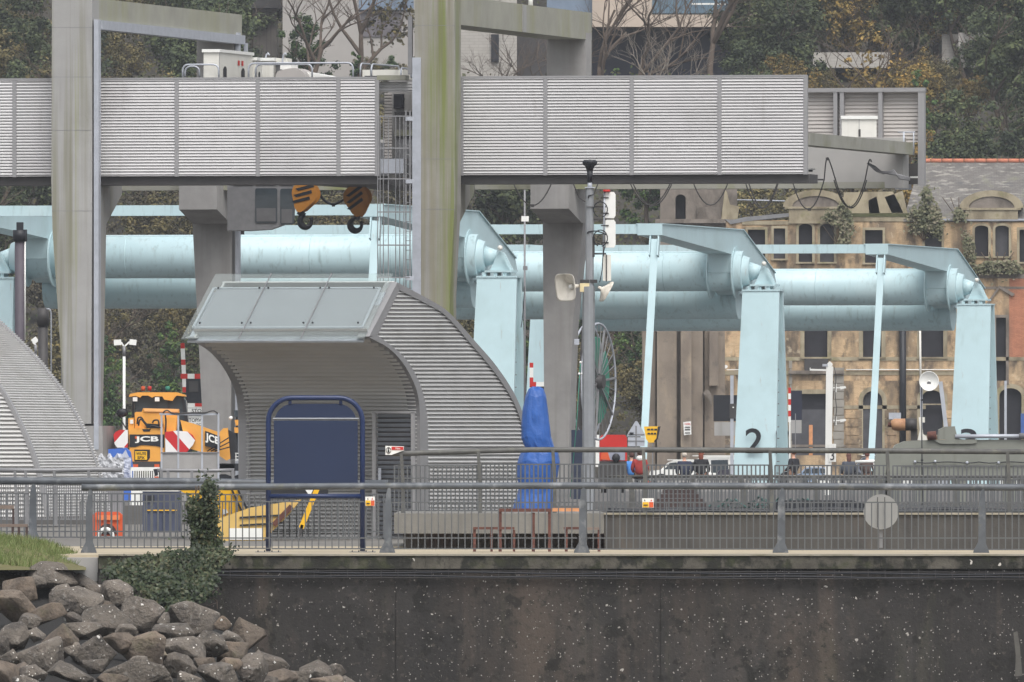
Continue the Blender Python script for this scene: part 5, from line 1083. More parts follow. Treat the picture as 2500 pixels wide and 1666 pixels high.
MB().pbox(348, 1200, 438, 1326, s, 2).build('container_body', M('slate_blue_paint', (66, 72, 92), .55, var=.12), t); MB().pbox(350, 1197, 436, 1200, so(s, 0.02), 2).build('lid_edge', MT['white'], t); MB().pbox(354, 1210, 377, 1226, so(s, 0.03), .03).build('opening', Bk, t)
for x in (384, 398): MB().pbox(x, 1204, x + 3, 1320, so(s, 0.03), .06).build('rib', MT['navy'], t)
MB().pbox(320, 1199, 349, 1226, so(s, -0.1), .6).build('white_end_box', MT['white'], t)
for y in (1245, 1312): MB().pbox(358, y, 432, y + 2.5, so(s, 0.04), .02).build('yellow_band', MT['yellow2'], t)
t = thing('digger_bucket', G(520, 121.8, .0), 'bright yellow digger arm and bucket behind the ivy', 'digger'); s = 121.8
MB().pprism([(440, 1198), (560, 1182), (580, 1196), (590, 1225), (598, 1250), (586, 1262), (560, 1272), (545, 1282), (532, 1308), (530, 1330), (515, 1330), (520, 1250), (470, 1216)], s, .8).build('bucket_arm', MT['yellow2'], t)
for x0, y0 in ((566, 1196), (580, 1194)): MB().bar(P(x0, y0, so(s, 0.05)), P(x0 + 24, y0 + 52, so(s, 0.05)), .03, .04).build('hose', Bk, t)
MB().bar(P(555, 1278, so(s, 0.05)), P(596, 1252, so(s, 0.05)), .16, .1).build('bucket_edge', MT['rust'], t); MB().pprism([(543, 1244), (553, 1243), (557, 1252), (545, 1257)], so(s, 0.04), .02).build('sticker', MT['white'], t)
MB().pbox(460, 1186, 575, 1192, so(s, 0.02), .3).build('orange_rail', MT['orange'], t)
t = thing('plant_trailer', G(620, 122.6, .0), 'pale yellow sided plant trailer seen through the railing beneath the blue board', 'trailer'); s = 122.6
MB().pprism([(530, 1268), (610, 1240), (735, 1220), (700, 1262), (662, 1300), (640, 1324), (530, 1324)], s, 1.5).build('side_panel', MT['paleyellow'], t)
MB().pprism([(560, 1290), (640, 1290), (640, 1318), (560, 1318)], so(s, 0.03), .02).build('white_panel', MT['white'], t)
for y in (1262, 1281): MB().pprism([(585, y), (690, y - 6), (690, y - 2), (585, y + 4)], so(s, 0.04), .03).build('dark_rail', Bk, t)
MB().bar(P(668, 1282, so(s, 0.06)), P(712, 1236, so(s, 0.06)), .12, .1).build('ramp_edge', MT['rust'], t)
MB().pbox(520, 1325, 700, 1334, s, 1.8).build('chassis', Bk, t)
MB().pbox(660, 1196, 800, 1206, so(s, -0.3), 1.0).build('dark_deck', Bk, t); MB().pprism([(745, 1196), (764, 1196), (757, 1212), (752, 1206)], s, .1).build('white_bracket', MT['white'], t)
t = thing('yellow_ram', G(755, 123, .0), 'slanting orange yellow ram below the blue board', 'ram'); MB().bar(P(774, 1194, 123), P(735, 1290, 123), .10, .1).build('ram', MT['yellow2'], t); MB().bar(P(738, 1282, 123), P(728, 1318, 123), .06, .1).build('ram_rod', MT['darksteel'], t)
t = thing('flatbed', G(560, 95, .4), 'dark flatbed deck with pale clutter right of the orange machine', 'flatbed'); s = 95
MB().pbox(535, 1132, 605, 1150, s, 1.5).build('deck', Bk, t)
for x in (545, 590): MB().tube([P(x, 1192, s) + YY * .1, P(x, 1192, s) + YY * .4], .36, 18).build('wheel', Bk, t); MB().pbox(537, 1134, 572, 1146, so(s, 0.03), .2).build('pale_plate', MT['concrete'], t)
b = MB()
for k in range(4): b.bar(P(576 + 7 * k, 1126, s), P(576 + 7 * k, 1106, s), .02)
for y in (1107, 1115, 1123): b.bar(P(574, y, s), P(600, y + 1, s), .02)
b.build('white_rack', MT['white'], t)
# ---------------------------------------------------------------- winch machinery at the right
s = 108; gg = MT['greygreen']
t = thing('winch_machine', G(2380, s, .4), 'long grey green winch housing with a shaft behind the upper railing', 'machine')
MB().pprism([(2178, 1100), (2186, 1087), (2210, 1077), (2285, 1074), (2700, 1074), (2700, 1138), (2178, 1138)], s, 1.0).build('housing', gg, t)
MB().pbox(2200, 1138, 2700, 1172, so(s, -0.03), .8).build('lower_beam', gg, t); MB().pbox(2176, 1100, 2200, 1255, so(s, 0.02), .6).build('leg', gg, t)
for x in (2230, 2330, 2450): MB().pbox(x, 1172, x + 30, 1255, so(s, -0.05), .6).build('leg', gg, t)
for x, w_ in ((2120, 22), (2150, 16)): MB().pprism([(x + 18, 1110), (x + 44, 1095), (x + 50, 1130), (x + 24 + w_, 1255), (x, 1255)], so(s, 0.04), .4).build('side_plate', gg, t)
MB().pprism([(2278, 1074), (2386, 1073), (2384, 1082), (2372, 1084), (2296, 1084)], so(s, 0.05), 1.1).build('base_plate', gg, t)
MB().pprism([(2290, 1073), (2292, 1049), (2308, 1042), (2331, 1041), (2338, 1070), (2352, 1074)], so(s, 0.02), .8).build('gear_cover', gg, t)
MB().tube([P(2332, 1066, so(s, 0.04)), P(2505, 1065, so(s, 0.04))], .048, 10).build('shaft', MT['galv'], t); MB().tube([P(2488, 1065, so(s, 0.04)), P(2560, 1065, so(s, 0.04))], .07, 10).build('coupling', MT['galv_dark'], t)
MB().tube([P(2264, 1065, so(s, 0.03)), P(2286, 1063, so(s, 0.03))], .10, 14).build('rusty_collar', MT['rust'], t)
for x, y in ((2234, 1128), (2283, 1127), (2361, 1130), (2438, 1130)):
    MB().ball(P(x, y, so(s, 0.06)), .035).build('lug', MT['galv'], t)
b = MB(); b.tube([P(x, 1128 + 3 * math.sin(abs(math.sin((x - 2234) * .02)) * 3.1), so(s, 0.06)) for x in range(2234, 2600, 12)], .012, 5); b.build('cable', Bk, t)
t = thing('machine_float', P(2206, 1052, 107), 'brown and grey cylinder lying on a cradle above the winch housing', 'cylinder'); s = 107
bt = M('tan_rusted_paint', (176, 134, 100), .6, var=.15, scale=3, layers=[('n', (110, 70, 54), (1, 1, 1), 5, .5, .7, .6)])
MB().tube([P(2176, 1038, s), P(2184, 1037, s), P(2214, 1037, s)], [.10, .135, .138], 20).build('brown_body', bt, t); MB().tube([P(2210, 1037, s), P(2238, 1037, s)], [.139, .137], 20).build('grey_end', MT['darksteel'], t)
MB().tube([P(2168, 1036, s), P(2178, 1038, s)], .05, 12).build('nozzle', MT['rust'], t); MB().pbox(2224, 1048, 2240, 1076, so(s, -0.01), .2).build('cradle', MT['darksteel'], t)
MB().pprism([(2243, 1019), (2249, 1019), (2254, 1060), (2262, 1066), (2264, 1075), (2240, 1075), (2246, 1050)], so(s, 0.02), .1).build('white_bracket', MT['cream'], t); MB().pbox(2252, 1019, 2258, 1032, so(s, 0.03), .08).build('white_bracket', MT['cream'], t)
t = thing('whip_pole', G(2252, 112, .5), 'thin dark pole standing in front of the white dish', 'pole'); MB().tube([P(2252, 1300, 112), P(2250, 946, 112)], .014, 6).build('pole', Bk, t); MB().pbox(2248, 975, 2254, 979, 112.005, .03).build('joint', Bk, t); MB().pbox(2248, 1122, 2254, 1126, 112.005, .03).build('joint', Bk, t)
s = 86; t = thing('dish_aerial', G(2268, s, .45), 'round white dish aerial on a post in front of the ruin', 'dish'); c = P(2268, 931, s); b = MB(); vs = []
for i in range(7):
    for k in range(28): a = 2 * math.pi * k / 28; r_ = .272 * i / 6; vs.append(c + Vector((r_ * math.cos(a), .10 - .10 * (i / 6) ** 2, r_ * math.sin(a))))
b.add(vs, [(i * 28 + k, i * 28 + (k + 1) % 28, (i + 1) * 28 + (k + 1) % 28, (i + 1) * 28 + k) for i in range(6) for k in range(28)], True); b.tube([c + Vector((.272 * math.cos(2 * math.pi * k / 28), 0, .272 * math.sin(2 * math.pi * k / 28))) for k in range(29)], .012, 6, cap=False); b.build('dish', MT['white'], t)
MB().ball(c - YY * .08, .03).build('feed', MT['white'], t); MB().pbox(2263, 933, 2273, 938, so(s, 0.05), .02).build('feed_plate', MT['galv_dark'], t)
MB().tube([P(2250, 1220, s) + YY * .2, P(2250, 935, s) + YY * .2], .035, 8).build('post', MT['galv'], t)
t = thing('leaning_strut', P(2306, 1072, 107.6), 'inclined pale grey strut beside the dish', 'strut'); MB().bar(P(2313, 1072, 107.6), P(2296, 932, 107.6), .09, .07).build('strut', MT['galv'], t)
# ---------------------------------------------------------------- white instrument pole and signals
s = 80; t = thing('instrument_pole', G(2021, s, .45), 'white pole with a numbered plate, side arm and two camera brackets', 'pole')
MB().pprism([(2014, 1212), (2017, 895), (2034, 895), (2029, 1212)], s, .2).build('pole', MT['white'], t); MB().pprism([(2018, 892), (2020, 888), (2026, 882), (2032, 888), (2033, 892), (2030, 895), (2020, 895)], s, .2).build('finial', MT['white'], t)
MB().pprism([(1977, 898), (1979, 898), (1979, 901), (2017, 902), (2017, 906), (1977, 905)], s, .05).build('side_arm', MT['white'], t); MB().pbox(2008, 889, 2021, 895, so(s, 0.03), .05).build('name_plate', MT['galv'], t)
for y in (947, 1027):
    a = MB().pbox(2034, y - 1.5, 2062, y + 1.5, s, .04).build('camera_arm', MT['white'], t); MB().pprism([(2050, y - 3), (2064, y - 4), (2066, y + 1), (2052, y + 4)], so(s, 0.02), .08).build('camera', MT['white'], a); MB().pbox(2040, y - 10, 2042.5, y + 11, so(s, 0.02), .02).build('hanger', MT['white'], a)
npl = MB().pbox(2023, 1084, 2041, 1128, so(s, 0.03), .02).build('number_plate', MT['white'], t); b = MB(); text_faces(b, '3', flat(so(s, 0.04)), 2027, 1100, 2037, 1124, .0); b.build('number', Bk, npl)
MB().tube([P(x, y, so(s, 0.03)) for x, y in smooth_curve([(2036, 895), (2041, 920), (2039, 960), (2042, 1000), (2038, 1040)], 4)], .012, 6).build('cable', Bk, t)
s = 64; t = thing('signal_panel', G(1780, s, .45), 'black lock signal panel over a grey plate left of the tower numbered 2', 'signal')
MB().pbox(1742, 965, 1806, 1029, s, .15).build('black_panel', Bk, t); MB().pbox(1744, 1031, 1802, 1064, so(s, 0.01), .08).build('grey_plate', MT['concrete'], t)
MB().pbox(1783, 917, 1791, 1200, so(s, 0.02), .1).build('post', MT['galv'], t); MB().pbox(1781, 986, 1799, 1022, so(s, 0.05), .1).build('lamp_box', MT['darksteel'], t); MB().tube([P(1790, 995, so(s, 0.08)), P(1790, 995, so(s, 0.09))], .03, 8).build('lamp', MT['white'], t)
s = 63; t = thing('signal_panel', G(1945, s, .45), 'dark lock signal panel right of the tower numbered 2', 'signal')
MB().pbox(1931, 954, 1958, 1026, s, .15).build('black_panel', M('navy_signal_panel', (34, 38, 54), .5), t); MB().pbox(1931, 1026, 1957, 1058, so(s, 0.01), .08).build('grey_plate', MT['concrete'], t); MB().pbox(1941, 1010, 1943, 1200, so(s, 0.02), .05).build('post', MT['galv_dark'], t)
t = thing('striped_marker', G(1928, 65, .45), 'red and white striped marker post against the right side of the tower numbered 2', 'marker post')
for k in range(6): MB().pbox(1924.5, 947 + 14 * k, 1931, 961 + 14 * k, 65, .1).build('band', MT['red'] if k % 2 == 0 else MT['white'], t)
MB().pbox(1926.5, 1031, 1930, 1200, 65, .08).build('post', MT['white'], t)
t = thing('security_camera', P(1768, 900, 50.03), 'small white security camera on a bracket left of the tower numbered 2', 'camera'); MB().pprism([(1757, 900), (1772, 891), (1777, 894), (1775, 899), (1760, 903)], 50.035, .2).build('body', MT['white'], t); MB().pbox(1774, 902, 1810, 904, 50.03, .1).build('bracket', MT['white'], t)
s = 72; t = thing('stop_barrier', G(1305, s, .45), 'second red and white barrier with a black board peeping out above the blue tarpaulin', 'barrier')
for k in range(5): MB().pbox(1293, 886 + 12 * k, 1302, 898 + 12 * k, s, .1).build('barrier_arm', MT['red'] if k in (0, 3, 4) else MT['white'], t)
MB().pbox(1294, 933, 1309, 944, so(s, 0.02), .1).build('cross_board', MT['red'], t); MB().pbox(1309, 933, 1340, 944, so(s, 0.02), .1).build('cross_board', MT['white'], t); MB().pbox(1298, 944, 1345, 1000, so(s, 0.01), .2).build('signal_board', Bk, t); MB().pbox(1296, 946, 1301, 1202, so(s, -0.02), .1).build('post', MT['galv'], t)
t = thing('drape_lines', G(1404, 88.1, .6), 'green rope hanging behind the mast beside dark gear', 'rope'); MB().tube([P(1417, 885, 88.1), P(1408, 1030, 88.1), P(1392, 1215, 88.1)], .012, 6).build('rope', grn, t)
t = thing('rigging_frame', G(1412, 88, .6), 'dark rigging with white insulators between the mast and the gantry column', 'rigging')
MB().bar(P(1422, 800, 88), P(1409, 1052, 88), .05).build('spar', MT['darksteel'], t); b = MB()
for x, y in ((1417, 885), (1423, 885), (1414, 913), (1421, 913)): b.ball(P(x, y, 88.2), .035)
b.build('insulator', MT['white'], t); MB().pbox(1410, 925, 1418, 960, 88, .1).build('block', MT['darksteel'], t); MB().pbox(1402, 828, 1414, 842, 88, .1).build('fitting', MT['galv'], t); MB().pbox(1395, 1050, 1425, 1220, 87.8, .5).build('dark_box', M('dark_teal_box', (38, 46, 66), .5), t)
s = 70; t = thing('warning_triangle_sign', G(1552, s, .45), 'grey back of a triangular road sign beside the pale blue rod', 'road sign')
MB().pprism([(1530, 1066), (1532, 1060), (1551, 1029), (1554, 1028), (1557, 1030), (1574, 1060), (1575, 1066)], s, .03).build('triangle_back', MT['galv'], t); MB().pbox(1533, 1068, 1574, 1090, s, .03).build('plate_back', MT['galv'], t); MB().pbox(1551, 1040, 1555, 1200, so(s, 0.01), .05).build('post', MT['galv_dark'], t)
for y in (1060, 1076): MB().pbox(1533, y, 1574, y + 2, so(s, 0.02), .03).build('clip_rail', MT['galv_dark'], t)
MB().pbox(1537, 1056, 1547, 1062, so(s, 0.02), .01).build('sticker', Bk, t)
t = thing('weight_limit_sign', G(1594, 69, .45), 'yellow shield shaped notice partly hidden by the pale blue rod', 'road sign'); s = 69
MB().pprism([(1572, 1042), (1613, 1041), (1606, 1072), (1598, 1081), (1584, 1081), (1577, 1072)], s, .03).build('yellow_plate', MT['yellow2'], t); b = MB(); b.pprism([(1606, 1042), (1613, 1041), (1606, 1072), (1598, 1081), (1597, 1077), (1603, 1070)], so(s, 0.02), .01); b.build('black_border', Bk, t)
for y, a, c in ((1047, 1580, 1606), (1057, 1581, 1604)):
    b = MB()
    for k in range(3): b.pbox(a + (c - a) * k / 3, y, a + (c - a) * (k + .8) / 3, y + 4, so(s, 0.02), .01)
    b.build('lettering', Bk, t)
MB().pbox(1592, 1081, 1595, 1200, so(s, -0.02), .05).build('post', MT['galv_dark'], t)
# ---------------------------------------------------------------- vehicles
def car(px0, px1, roof, s, m, label, van=False, tail=None):
    wd = (px1 - px0) / s; t = thing('parked_car', G((px0 + px1) / 2, s, .45), label, 'car', 'vehicles parked beyond the upper railing'); w = px1 - px0; h = wd * (.36 if not van else .48) * s; h = max(h, HY + 1.3 * s - roof); bot = roof + h; q = lambda u, v: (px0 + w * u, roof + h * v)
    bd = MB().prism([P(*q(u, v), s) for u, v in ((.0, .55), (.02, .44), (.20, .40), (.98, .42), (1.0, .55), (1.0, .85), (0, .85))], YY * 1.7).build('body', m, t)
    MB().prism([P(*q(u, v), s) + YY * .12 for u, v in ((.19, .41), (.32, .10), (.42, .02), (.60, 0), (.80, .02), (.90, .10), (.985, .43))], YY * 1.45).build('roof', m, t)
    gl = MB()
    for a in (((.25, .38), (.34, .14), (.46, .10), (.47, .38)), ((.50, .38), (.50, .10), (.68, .09), (.69, .38)), ((.72, .38), (.71, .09), (.82, .11), (.91, .38))): gl.prism([P(*q(u, v), s) + YY * .10 for u, v in a], YY * .03)
    gl.build('side_window', MT['cabglass'], t)
    for u in (.2, .8): MB().tube([P(*q(u, .86), s) - YY * .02, P(*q(u, .86), s) + YY * .22], .31, 20).build('wheel', Bk, t)
    MB().pbox(px1 - w * .03, roof + h * .46, px1 + .5, roof + h * .60, so(s, 0.01), .1).build('tail_light', MT['red'], t); MB().pbox(px0 + w * .3, roof - .8, px0 + w * .75, roof + 1.2, s, .04).build('roof_rail', MT['white'], t); return t
car(1622, 1850, 1113, 58, MT['white'], 'white car behind the two seated people', van=True); car(1586, 1730, 1123, 61, MT['white'], 'white car nosing out behind the pale blue rod'); car(1752, 1915, 1117, 64, M('dark_car_paint', (52, 50, 62), .3, spec=.7), 'dark car with a white roof rail left of the tower numbered 2')
car(2062, 2200, 1112, 56, M('grey_car_paint', (96, 100, 112), .3, spec=.7), 'dark grey car seen behind the white instrument pole'); car(1935, 2030, 1140, 60, M('pale_blue_car_paint', (140, 160, 186), .3, spec=.7), 'pale blue car low behind the upper railing')
s = 76; t = thing('red_van', G(1497, s, .45), 'red van seen from behind under the spoked wheel', 'van'); MB().pprism([(1464, 1126), (1464, 1070), (1470, 1062), (1526, 1062), (1531, 1070), (1531, 1126)], s, 3).build('body', MT['red'], t)
MB().pbox(1465, 1126, 1530, 1180, s, 2.8).build('lower_body', MT['darksteel'], t)
for x in (1468, 1514): MB().tube([P(x, 1180, s) + YY * .6, P(x + 13, 1180, s) + YY * .6], .32, 18).build('wheel', Bk, t)
MB().pbox(1471, 1095, 1526, 1124, so(s, 0.02), .05).build('rear_window', M('pale_car_glass', (146, 150, 164), .2), t); MB().pprism([(1466, 1122), (1470, 1098), (1482, 1098), (1490, 1124)], so(s, 0.04), .05).build('orange_bag', MT['orange'], t); MB().ball(P(1504, 1118, so(s, 0.05)), .13, .08, .14).build('headrest', Bk, t); MB().pbox(1454, 1062, 1463, 1140, so(s, 0.03), .06).build('white_post', MT['white'], t)

# ---------------------------------------------------------------- people
def skinned(name, joints, edges, mats, parent, off):
    me = bpy.data.meshes.new('tmp'); keys = list(joints); me.from_pydata([Vector(joints[k][0]) for k in keys], [(keys.index(a), keys.index(c)) for a, c in edges], [])
    ob = bpy.data.objects.new('tmp', me); C.objects.link(ob); m = ob.modifiers.new('s', 'SKIN'); sv = me.skin_vertices[0].data
    for i, k in enumerate(keys):
        r_ = joints[k][1]; sv[i].radius = r_ if isinstance(r_, tuple) else (r_, r_); sv[i].use_root = (i == 0)
    su = ob.modifiers.new('u', 'SUBSURF'); su.levels = 1; su.render_levels = 1
    dg = bpy.context.evaluated_depsgraph_get(); dg.update(); nm = bpy.data.meshes.new_from_object(ob.evaluated_get(dg)); bpy.data.objects.remove(ob); nm.name = name; nm.materials.clear(); nm.materials.append(mats)
    nm.polygons.foreach_set('use_smooth', [True] * len(nm.polygons))
    o = bpy.data.objects.new(name, nm); C.objects.link(o); o.parent = parent; OFF[o.name] = OFF[parent.name]; return o
def person(px, head_top, s, face, jacket, trousers, hair, label, seated=True, hood=None, hair_long=False):
    z_top = ZC + (HY - head_top) / s; hgt = 1.32 if seated else 1.70; base = Vector(((px - CX) / s, F / s, z_top - hgt)); t = thing('person', base, label, 'person', 'people on the quay beyond the upper railing'); t.rotation_euler = (0, 0, face)   # local +Y is where they look
    hip = .46 if seated else .88; J = {}; V = Vector
    J['pelvis'] = (V((0, 0, hip + .04)), (.16, .12)); J['waist'] = (V((0, -.01, hip + .22)), (.15, .105)); J['chest'] = (V((0, 0, hip + .42)), (.175, .12)); J['neck0'] = (V((0, .01, hip + .56)), .075); J['neck'] = (V((0, .02, hip + .62)), .055)
    J['head1'] = (V((0, .03, hip + .70)), (.072, .085)); J['head2'] = (V((0, .025, hip + .78)), (.076, .092)); J['crown'] = (V((0, .02, hip + .845)), .05); Eg = [('pelvis', 'waist'), ('waist', 'chest'), ('chest', 'neck0'), ('neck0', 'neck'), ('neck', 'head1'), ('head1', 'head2'), ('head2', 'crown')]
    for sg, sd_ in ((-1, 'l'), (1, 'r')):
        if seated: leg = [(.09 * sg, .12, hip + .02, .085), (.11 * sg, .44, hip + .02, .062), (.11 * sg, .46, .09, .042), (.12 * sg, .62, .035, .036)]
        else: leg = [(.09 * sg, 0, hip - .08, .088), (.10 * sg, .03, .48, .06), (.10 * sg, 0, .09, .042), (.11 * sg, .17, .035, .036)]
        arm = [(.19 * sg, 0, hip + .50, .062), (.25 * sg, .0, hip + .25, .048), (.20 * sg, .22, hip + .14, .036), (.14 * sg, .30, hip + .13, .026)]
        prev = 'pelvis'
        for i, (x, y, z, r_) in enumerate(leg): k = 'leg%d%s' % (i, sd_); J[k] = (V((x, y, z)), r_); Eg.append((prev, k)); prev = k
        prev = 'chest'
        for i, (x, y, z, r_) in enumerate(arm): k = 'arm%d%s' % (i, sd_); J[k] = (V((x, y, z)), r_); Eg.append((prev, k)); prev = k
        for fgr in range(5):
            a = (fgr - 1.5) * .017; b_ = V((.13 * sg + a, .33, hip + .12)); l_ = (.05, .06, .065, .06, .048)[fgr]
            if fgr == 4: b_ = V((.14 * sg - .03 * sg, .30, hip + .13))
            J['f%d%s' % (fgr, sd_)] = (b_, .009); J['g%d%s' % (fgr, sd_)] = (b_ + V((-.01 * sg, l_, -.02)), .0075); Eg += [(prev, 'f%d%s' % (fgr, sd_)), ('f%d%s' % (fgr, sd_), 'g%d%s' % (fgr, sd_))]
    skinned('body', J, Eg, MT['skin'], t, None)
    JK = {k: (J[k][0], tuple(q + .022 for q in (J[k][1] if isinstance(J[k][1], tuple) else (J[k][1],) * 2))) for k in ('pelvis', 'waist', 'chest', 'neck0', 'arm0l', 'arm1l', 'arm2l', 'arm0r', 'arm1r', 'arm2r')}
    skinned('jacket', JK, [e for e in Eg if e[0] in JK and e[1] in JK], jacket, t, None)
    TK = {k: (J[k][0], tuple(q + .016 for q in (J[k][1] if isinstance(J[k][1], tuple) else (J[k][1],) * 2))) for k in J if k == 'pelvis' or (k.startswith('leg') and k[3] in '012')}
    skinned('trousers', TK, [e for e in Eg if e[0] in TK and e[1] in TK], trousers, t, None)
    b = MB(); o_ = OFF[t.name]; hc = V((0, .0, hip + .785)); b.ball(hc + o_, .092, .105, .098, 14, 10)
    if hair_long: b.ball(hc + V((0, -.05, -.12)) + o_, .085, .06, .15, 12, 8)
    b.build('hair', hair, t)
    b = MB()
    for sg in (-1, 1): b.ball(V((.083 * sg, .03, hip + .75)) + o_, .013, .02, .03, 8, 6)
    b.ball(V((0, .125, hip + .745)) + o_, .014, .02, .022, 8, 6); b.build('ears_and_nose', MT['skin'], t)
    b = MB()
    for sg in (-1, 1): b.ball(V((.03 * sg, .112, hip + .775)) + o_, .010, .008, .007, 8, 6)
    b.build('eyes', Bk, t); MB().ball(V((0, .112, hip + .70)) + o_, .022, .008, .006, 8, 6).build('mouth', MT['red'], t)
    if hood: MB().ball(V((0, -.06, hip + .60)) + o_, .12, .08, .09, 12, 8).build('hood', hood, t)
    return t
cl = lambda n, c: M(n, c, .8, var=.12, scale=6)
person(1671, 1105, 73, 0.15, cl('navy_coat', (44, 50, 70)), cl('grey_trousers', (90, 92, 100)), cl('grey_hair', (190, 180, 168)), 'grey haired person in a navy coat sitting left of the red haired one')
person(1712, 1100, 73, -0.2, cl('black_coat', (36, 36, 40)), cl('brown_trousers', (92, 78, 74)), cl('red_hair', (128, 70, 52)), 'person with red brown hair in a black coat, sitting back turned', hair_long=True)
person(1562, 1100, 74, 0.0, cl('red_coat', (150, 50, 46)), cl('dark_trousers', (60, 58, 62)), cl('dark_hair', (70, 52, 46)), 'person in a red coat with a pale hood by the pale blue rod', hood=MT['white'])
person(1542, 1106, 70, 0.3, cl('bright_blue_coat', (70, 130, 200)), cl('dark_trousers', (60, 58, 62)), cl('dark_brown_hair', (80, 52, 46)), 'person in a bright blue top just left of the one in a red coat')
person(1938, 1099, 70, 0.9, cl('black_jacket', (38, 38, 44)), cl('dark_trousers', (60, 58, 62)), cl('auburn_hair', (110, 68, 56)), 'person in a black jacket beside the right edge of the tower numbered 2')
person(2072, 1107, 68, 0.2, cl('slate_jacket', (70, 74, 84)), cl('dark_trousers', (60, 58, 62)), cl('brown_hair', (100, 66, 58)), 'person with long brown hair in a slate jacket right of the instrument pole', hair_long=True)
person(2117, 1104, 66, -0.3, cl('brown_jacket', (92, 74, 70)), cl('dark_trousers', (60, 58, 62)), cl('red_brown_hair', (112, 64, 54)), 'person in a brown jacket above the white pipe near the winch housing')
t = thing('seat_wall', G(1690, 72.5, .4), 'low grey bench wall on which two people sit', 'bench'); o = P(1600, 1163, 73.2); MB().box(Vector((o.x, o.y - .15, .42)), XX * 3.2, YY * .6, UP * (o.z - .42)).build('wall', MT['concrete_dark'], t)
for x0, x1, s_, lb in ((1525, 1580, 73, 'small grey bench under the person in the red coat'), (1918, 1960, 69.6, 'small grey bench right of the tower numbered 2'), (2050, 2135, 67, 'small grey bench left of the white pipe barrier')):
    o = G(x0, s_, .45); b = MB(); b.box(o - YY * .3, XX * ((x1 - x0) / s_), YY * .9, UP * .42); tag(b.build('stone_bench', MT['concrete_dark'], None), lb, 'bench')
t = thing('white_pipe_barrier', P(2120, 1131, 86), 'horizontal white pipe with thin legs left of the winch housing', 'barrier'); MB().tube([P(2088, 1128, 86), P(2152, 1126, 86)], .045, 10).build('pipe', MT['white'], t)
for x in (2134, 2142): MB().tube([P(x, 1128, 86), P(x, 1200, 86)], .02, 6).build('leg', MT['white'], t)
# low clutter glimpsed through the upper railing
rr = random.Random(31); cm = [MT['white'], MT['orange'], MT['cream'], MT['galv'], MT['darksteel'], grn]
t = thing('net_heap', G(1850, 118, .6), 'heap of teal netting and ropes behind the upper railing', 'netting'); b = MB()
for k in range(26):
    x = rr.uniform(1720, 1980); b.tube([P(x + 26 * u, 1242 - 30 * math.sin(u * 1.4) * rr.uniform(.4, 1) + rr.uniform(-3, 3), 118 + rr.uniform(-.5, .5)) for u in range(4)], rr.uniform(.01, .035), 5)
b.build('netting', M('teal_rope', (72, 104, 100), .8, var=.3, scale=3), t)
for i in range(14):
    x = [1500, 1600, 1640, 1690, 1760, 1800, 1850, 1890, 2010, 2060, 2220, 2300, 2400, 2450][i]; b = MB(); b.cbox(G(x, 60, .45), rr.uniform(.5, 1.1), .7, rr.uniform(.12, .24), rr.uniform(-.4, .4))
    tag(b.build('gear_box', cm[[0, 1, 1, 1, 0, 0, 4, 1, 0, 2, 0, 3, 2, 0][i]], None), '%s piece of quayside gear low behind the upper railing, %s from the left' % (['white', 'orange', 'orange', 'orange', 'white', 'white', 'dark', 'orange', 'white', 'cream', 'white', 'silver', 'cream', 'white'][i], ordw[i] if i else 'first'), 'gear box', 'gear lying on the quay')
# ---------------------------------------------------------------- ruined brick building
S = 50.0
brick = M('yellow_ruin_brick', (194, 168, 134), .9, var=.18, scale=.9, layers=[('n', (192, 146, 116), (1, 1, 1), .7, .54, .74, .5), ('brick', 5.5, (176, 158, 136), .6), ('n', (108, 96, 82), (1, 1, .35), .8, .45, .62, .9), ('n', (70, 64, 58), (1, 1, .5), 1.9, .50, .64, .8), ('n', (92, 88, 62), (1, 1, 1), 1.4, .58, .72, .6), ('n', (206, 190, 164), (1, 1, 1), 3.0, .60, .72, .5)], bump=(18, .4))
brick_r = M('red_ruin_brick', (178, 122, 96), .9, var=.16, scale=.9, layers=[('brick', 5.5, (160, 130, 110), .7), ('n', (110, 84, 70), (1, 1, .35), .8, .55, .74, .7)], bump=(18, .4))
stone = M('weathered_stone', (156, 146, 124), .9, var=.18, scale=1.2, layers=[('n', (104, 94, 76), (1, 1, .4), 1.3, .46, .68, .8), ('n', (112, 112, 66), (1, 1, 1), 1.8, .56, .72, .6)], bump=(14, .5))
stone_d = M('dark_ruin_stone', (124, 116, 108), .92, var=.2, scale=1.2, layers=[('n', (78, 72, 66), (1, 1, .5), 1.5, .46, .68, .8)], bump=(10, .6))
slate = M('mossy_slate_roof', (110, 107, 104), .8, var=.25, scale=1.2, layers=[('brick', 3.6, (84, 84, 86), .6), ('n', (160, 156, 148), (.5, 1, 2), 3.5, .54, .64, .7), ('n', (80, 80, 82), (.5, 1, 2), 2.5, .56, .68, .7), ('n', (104, 108, 78), (1, 1, 1), 1.2, .58, .72, .5)], bump=(10, .5))
moss = M('moss_and_weeds', (78, 80, 54), .95, var=.3, scale=3)
rv = thing('ruined_building', G(2150, S, .4), 'roofless yellow brick ruin with arched pediments, boarded windows and a slate roof at the right', 'building')
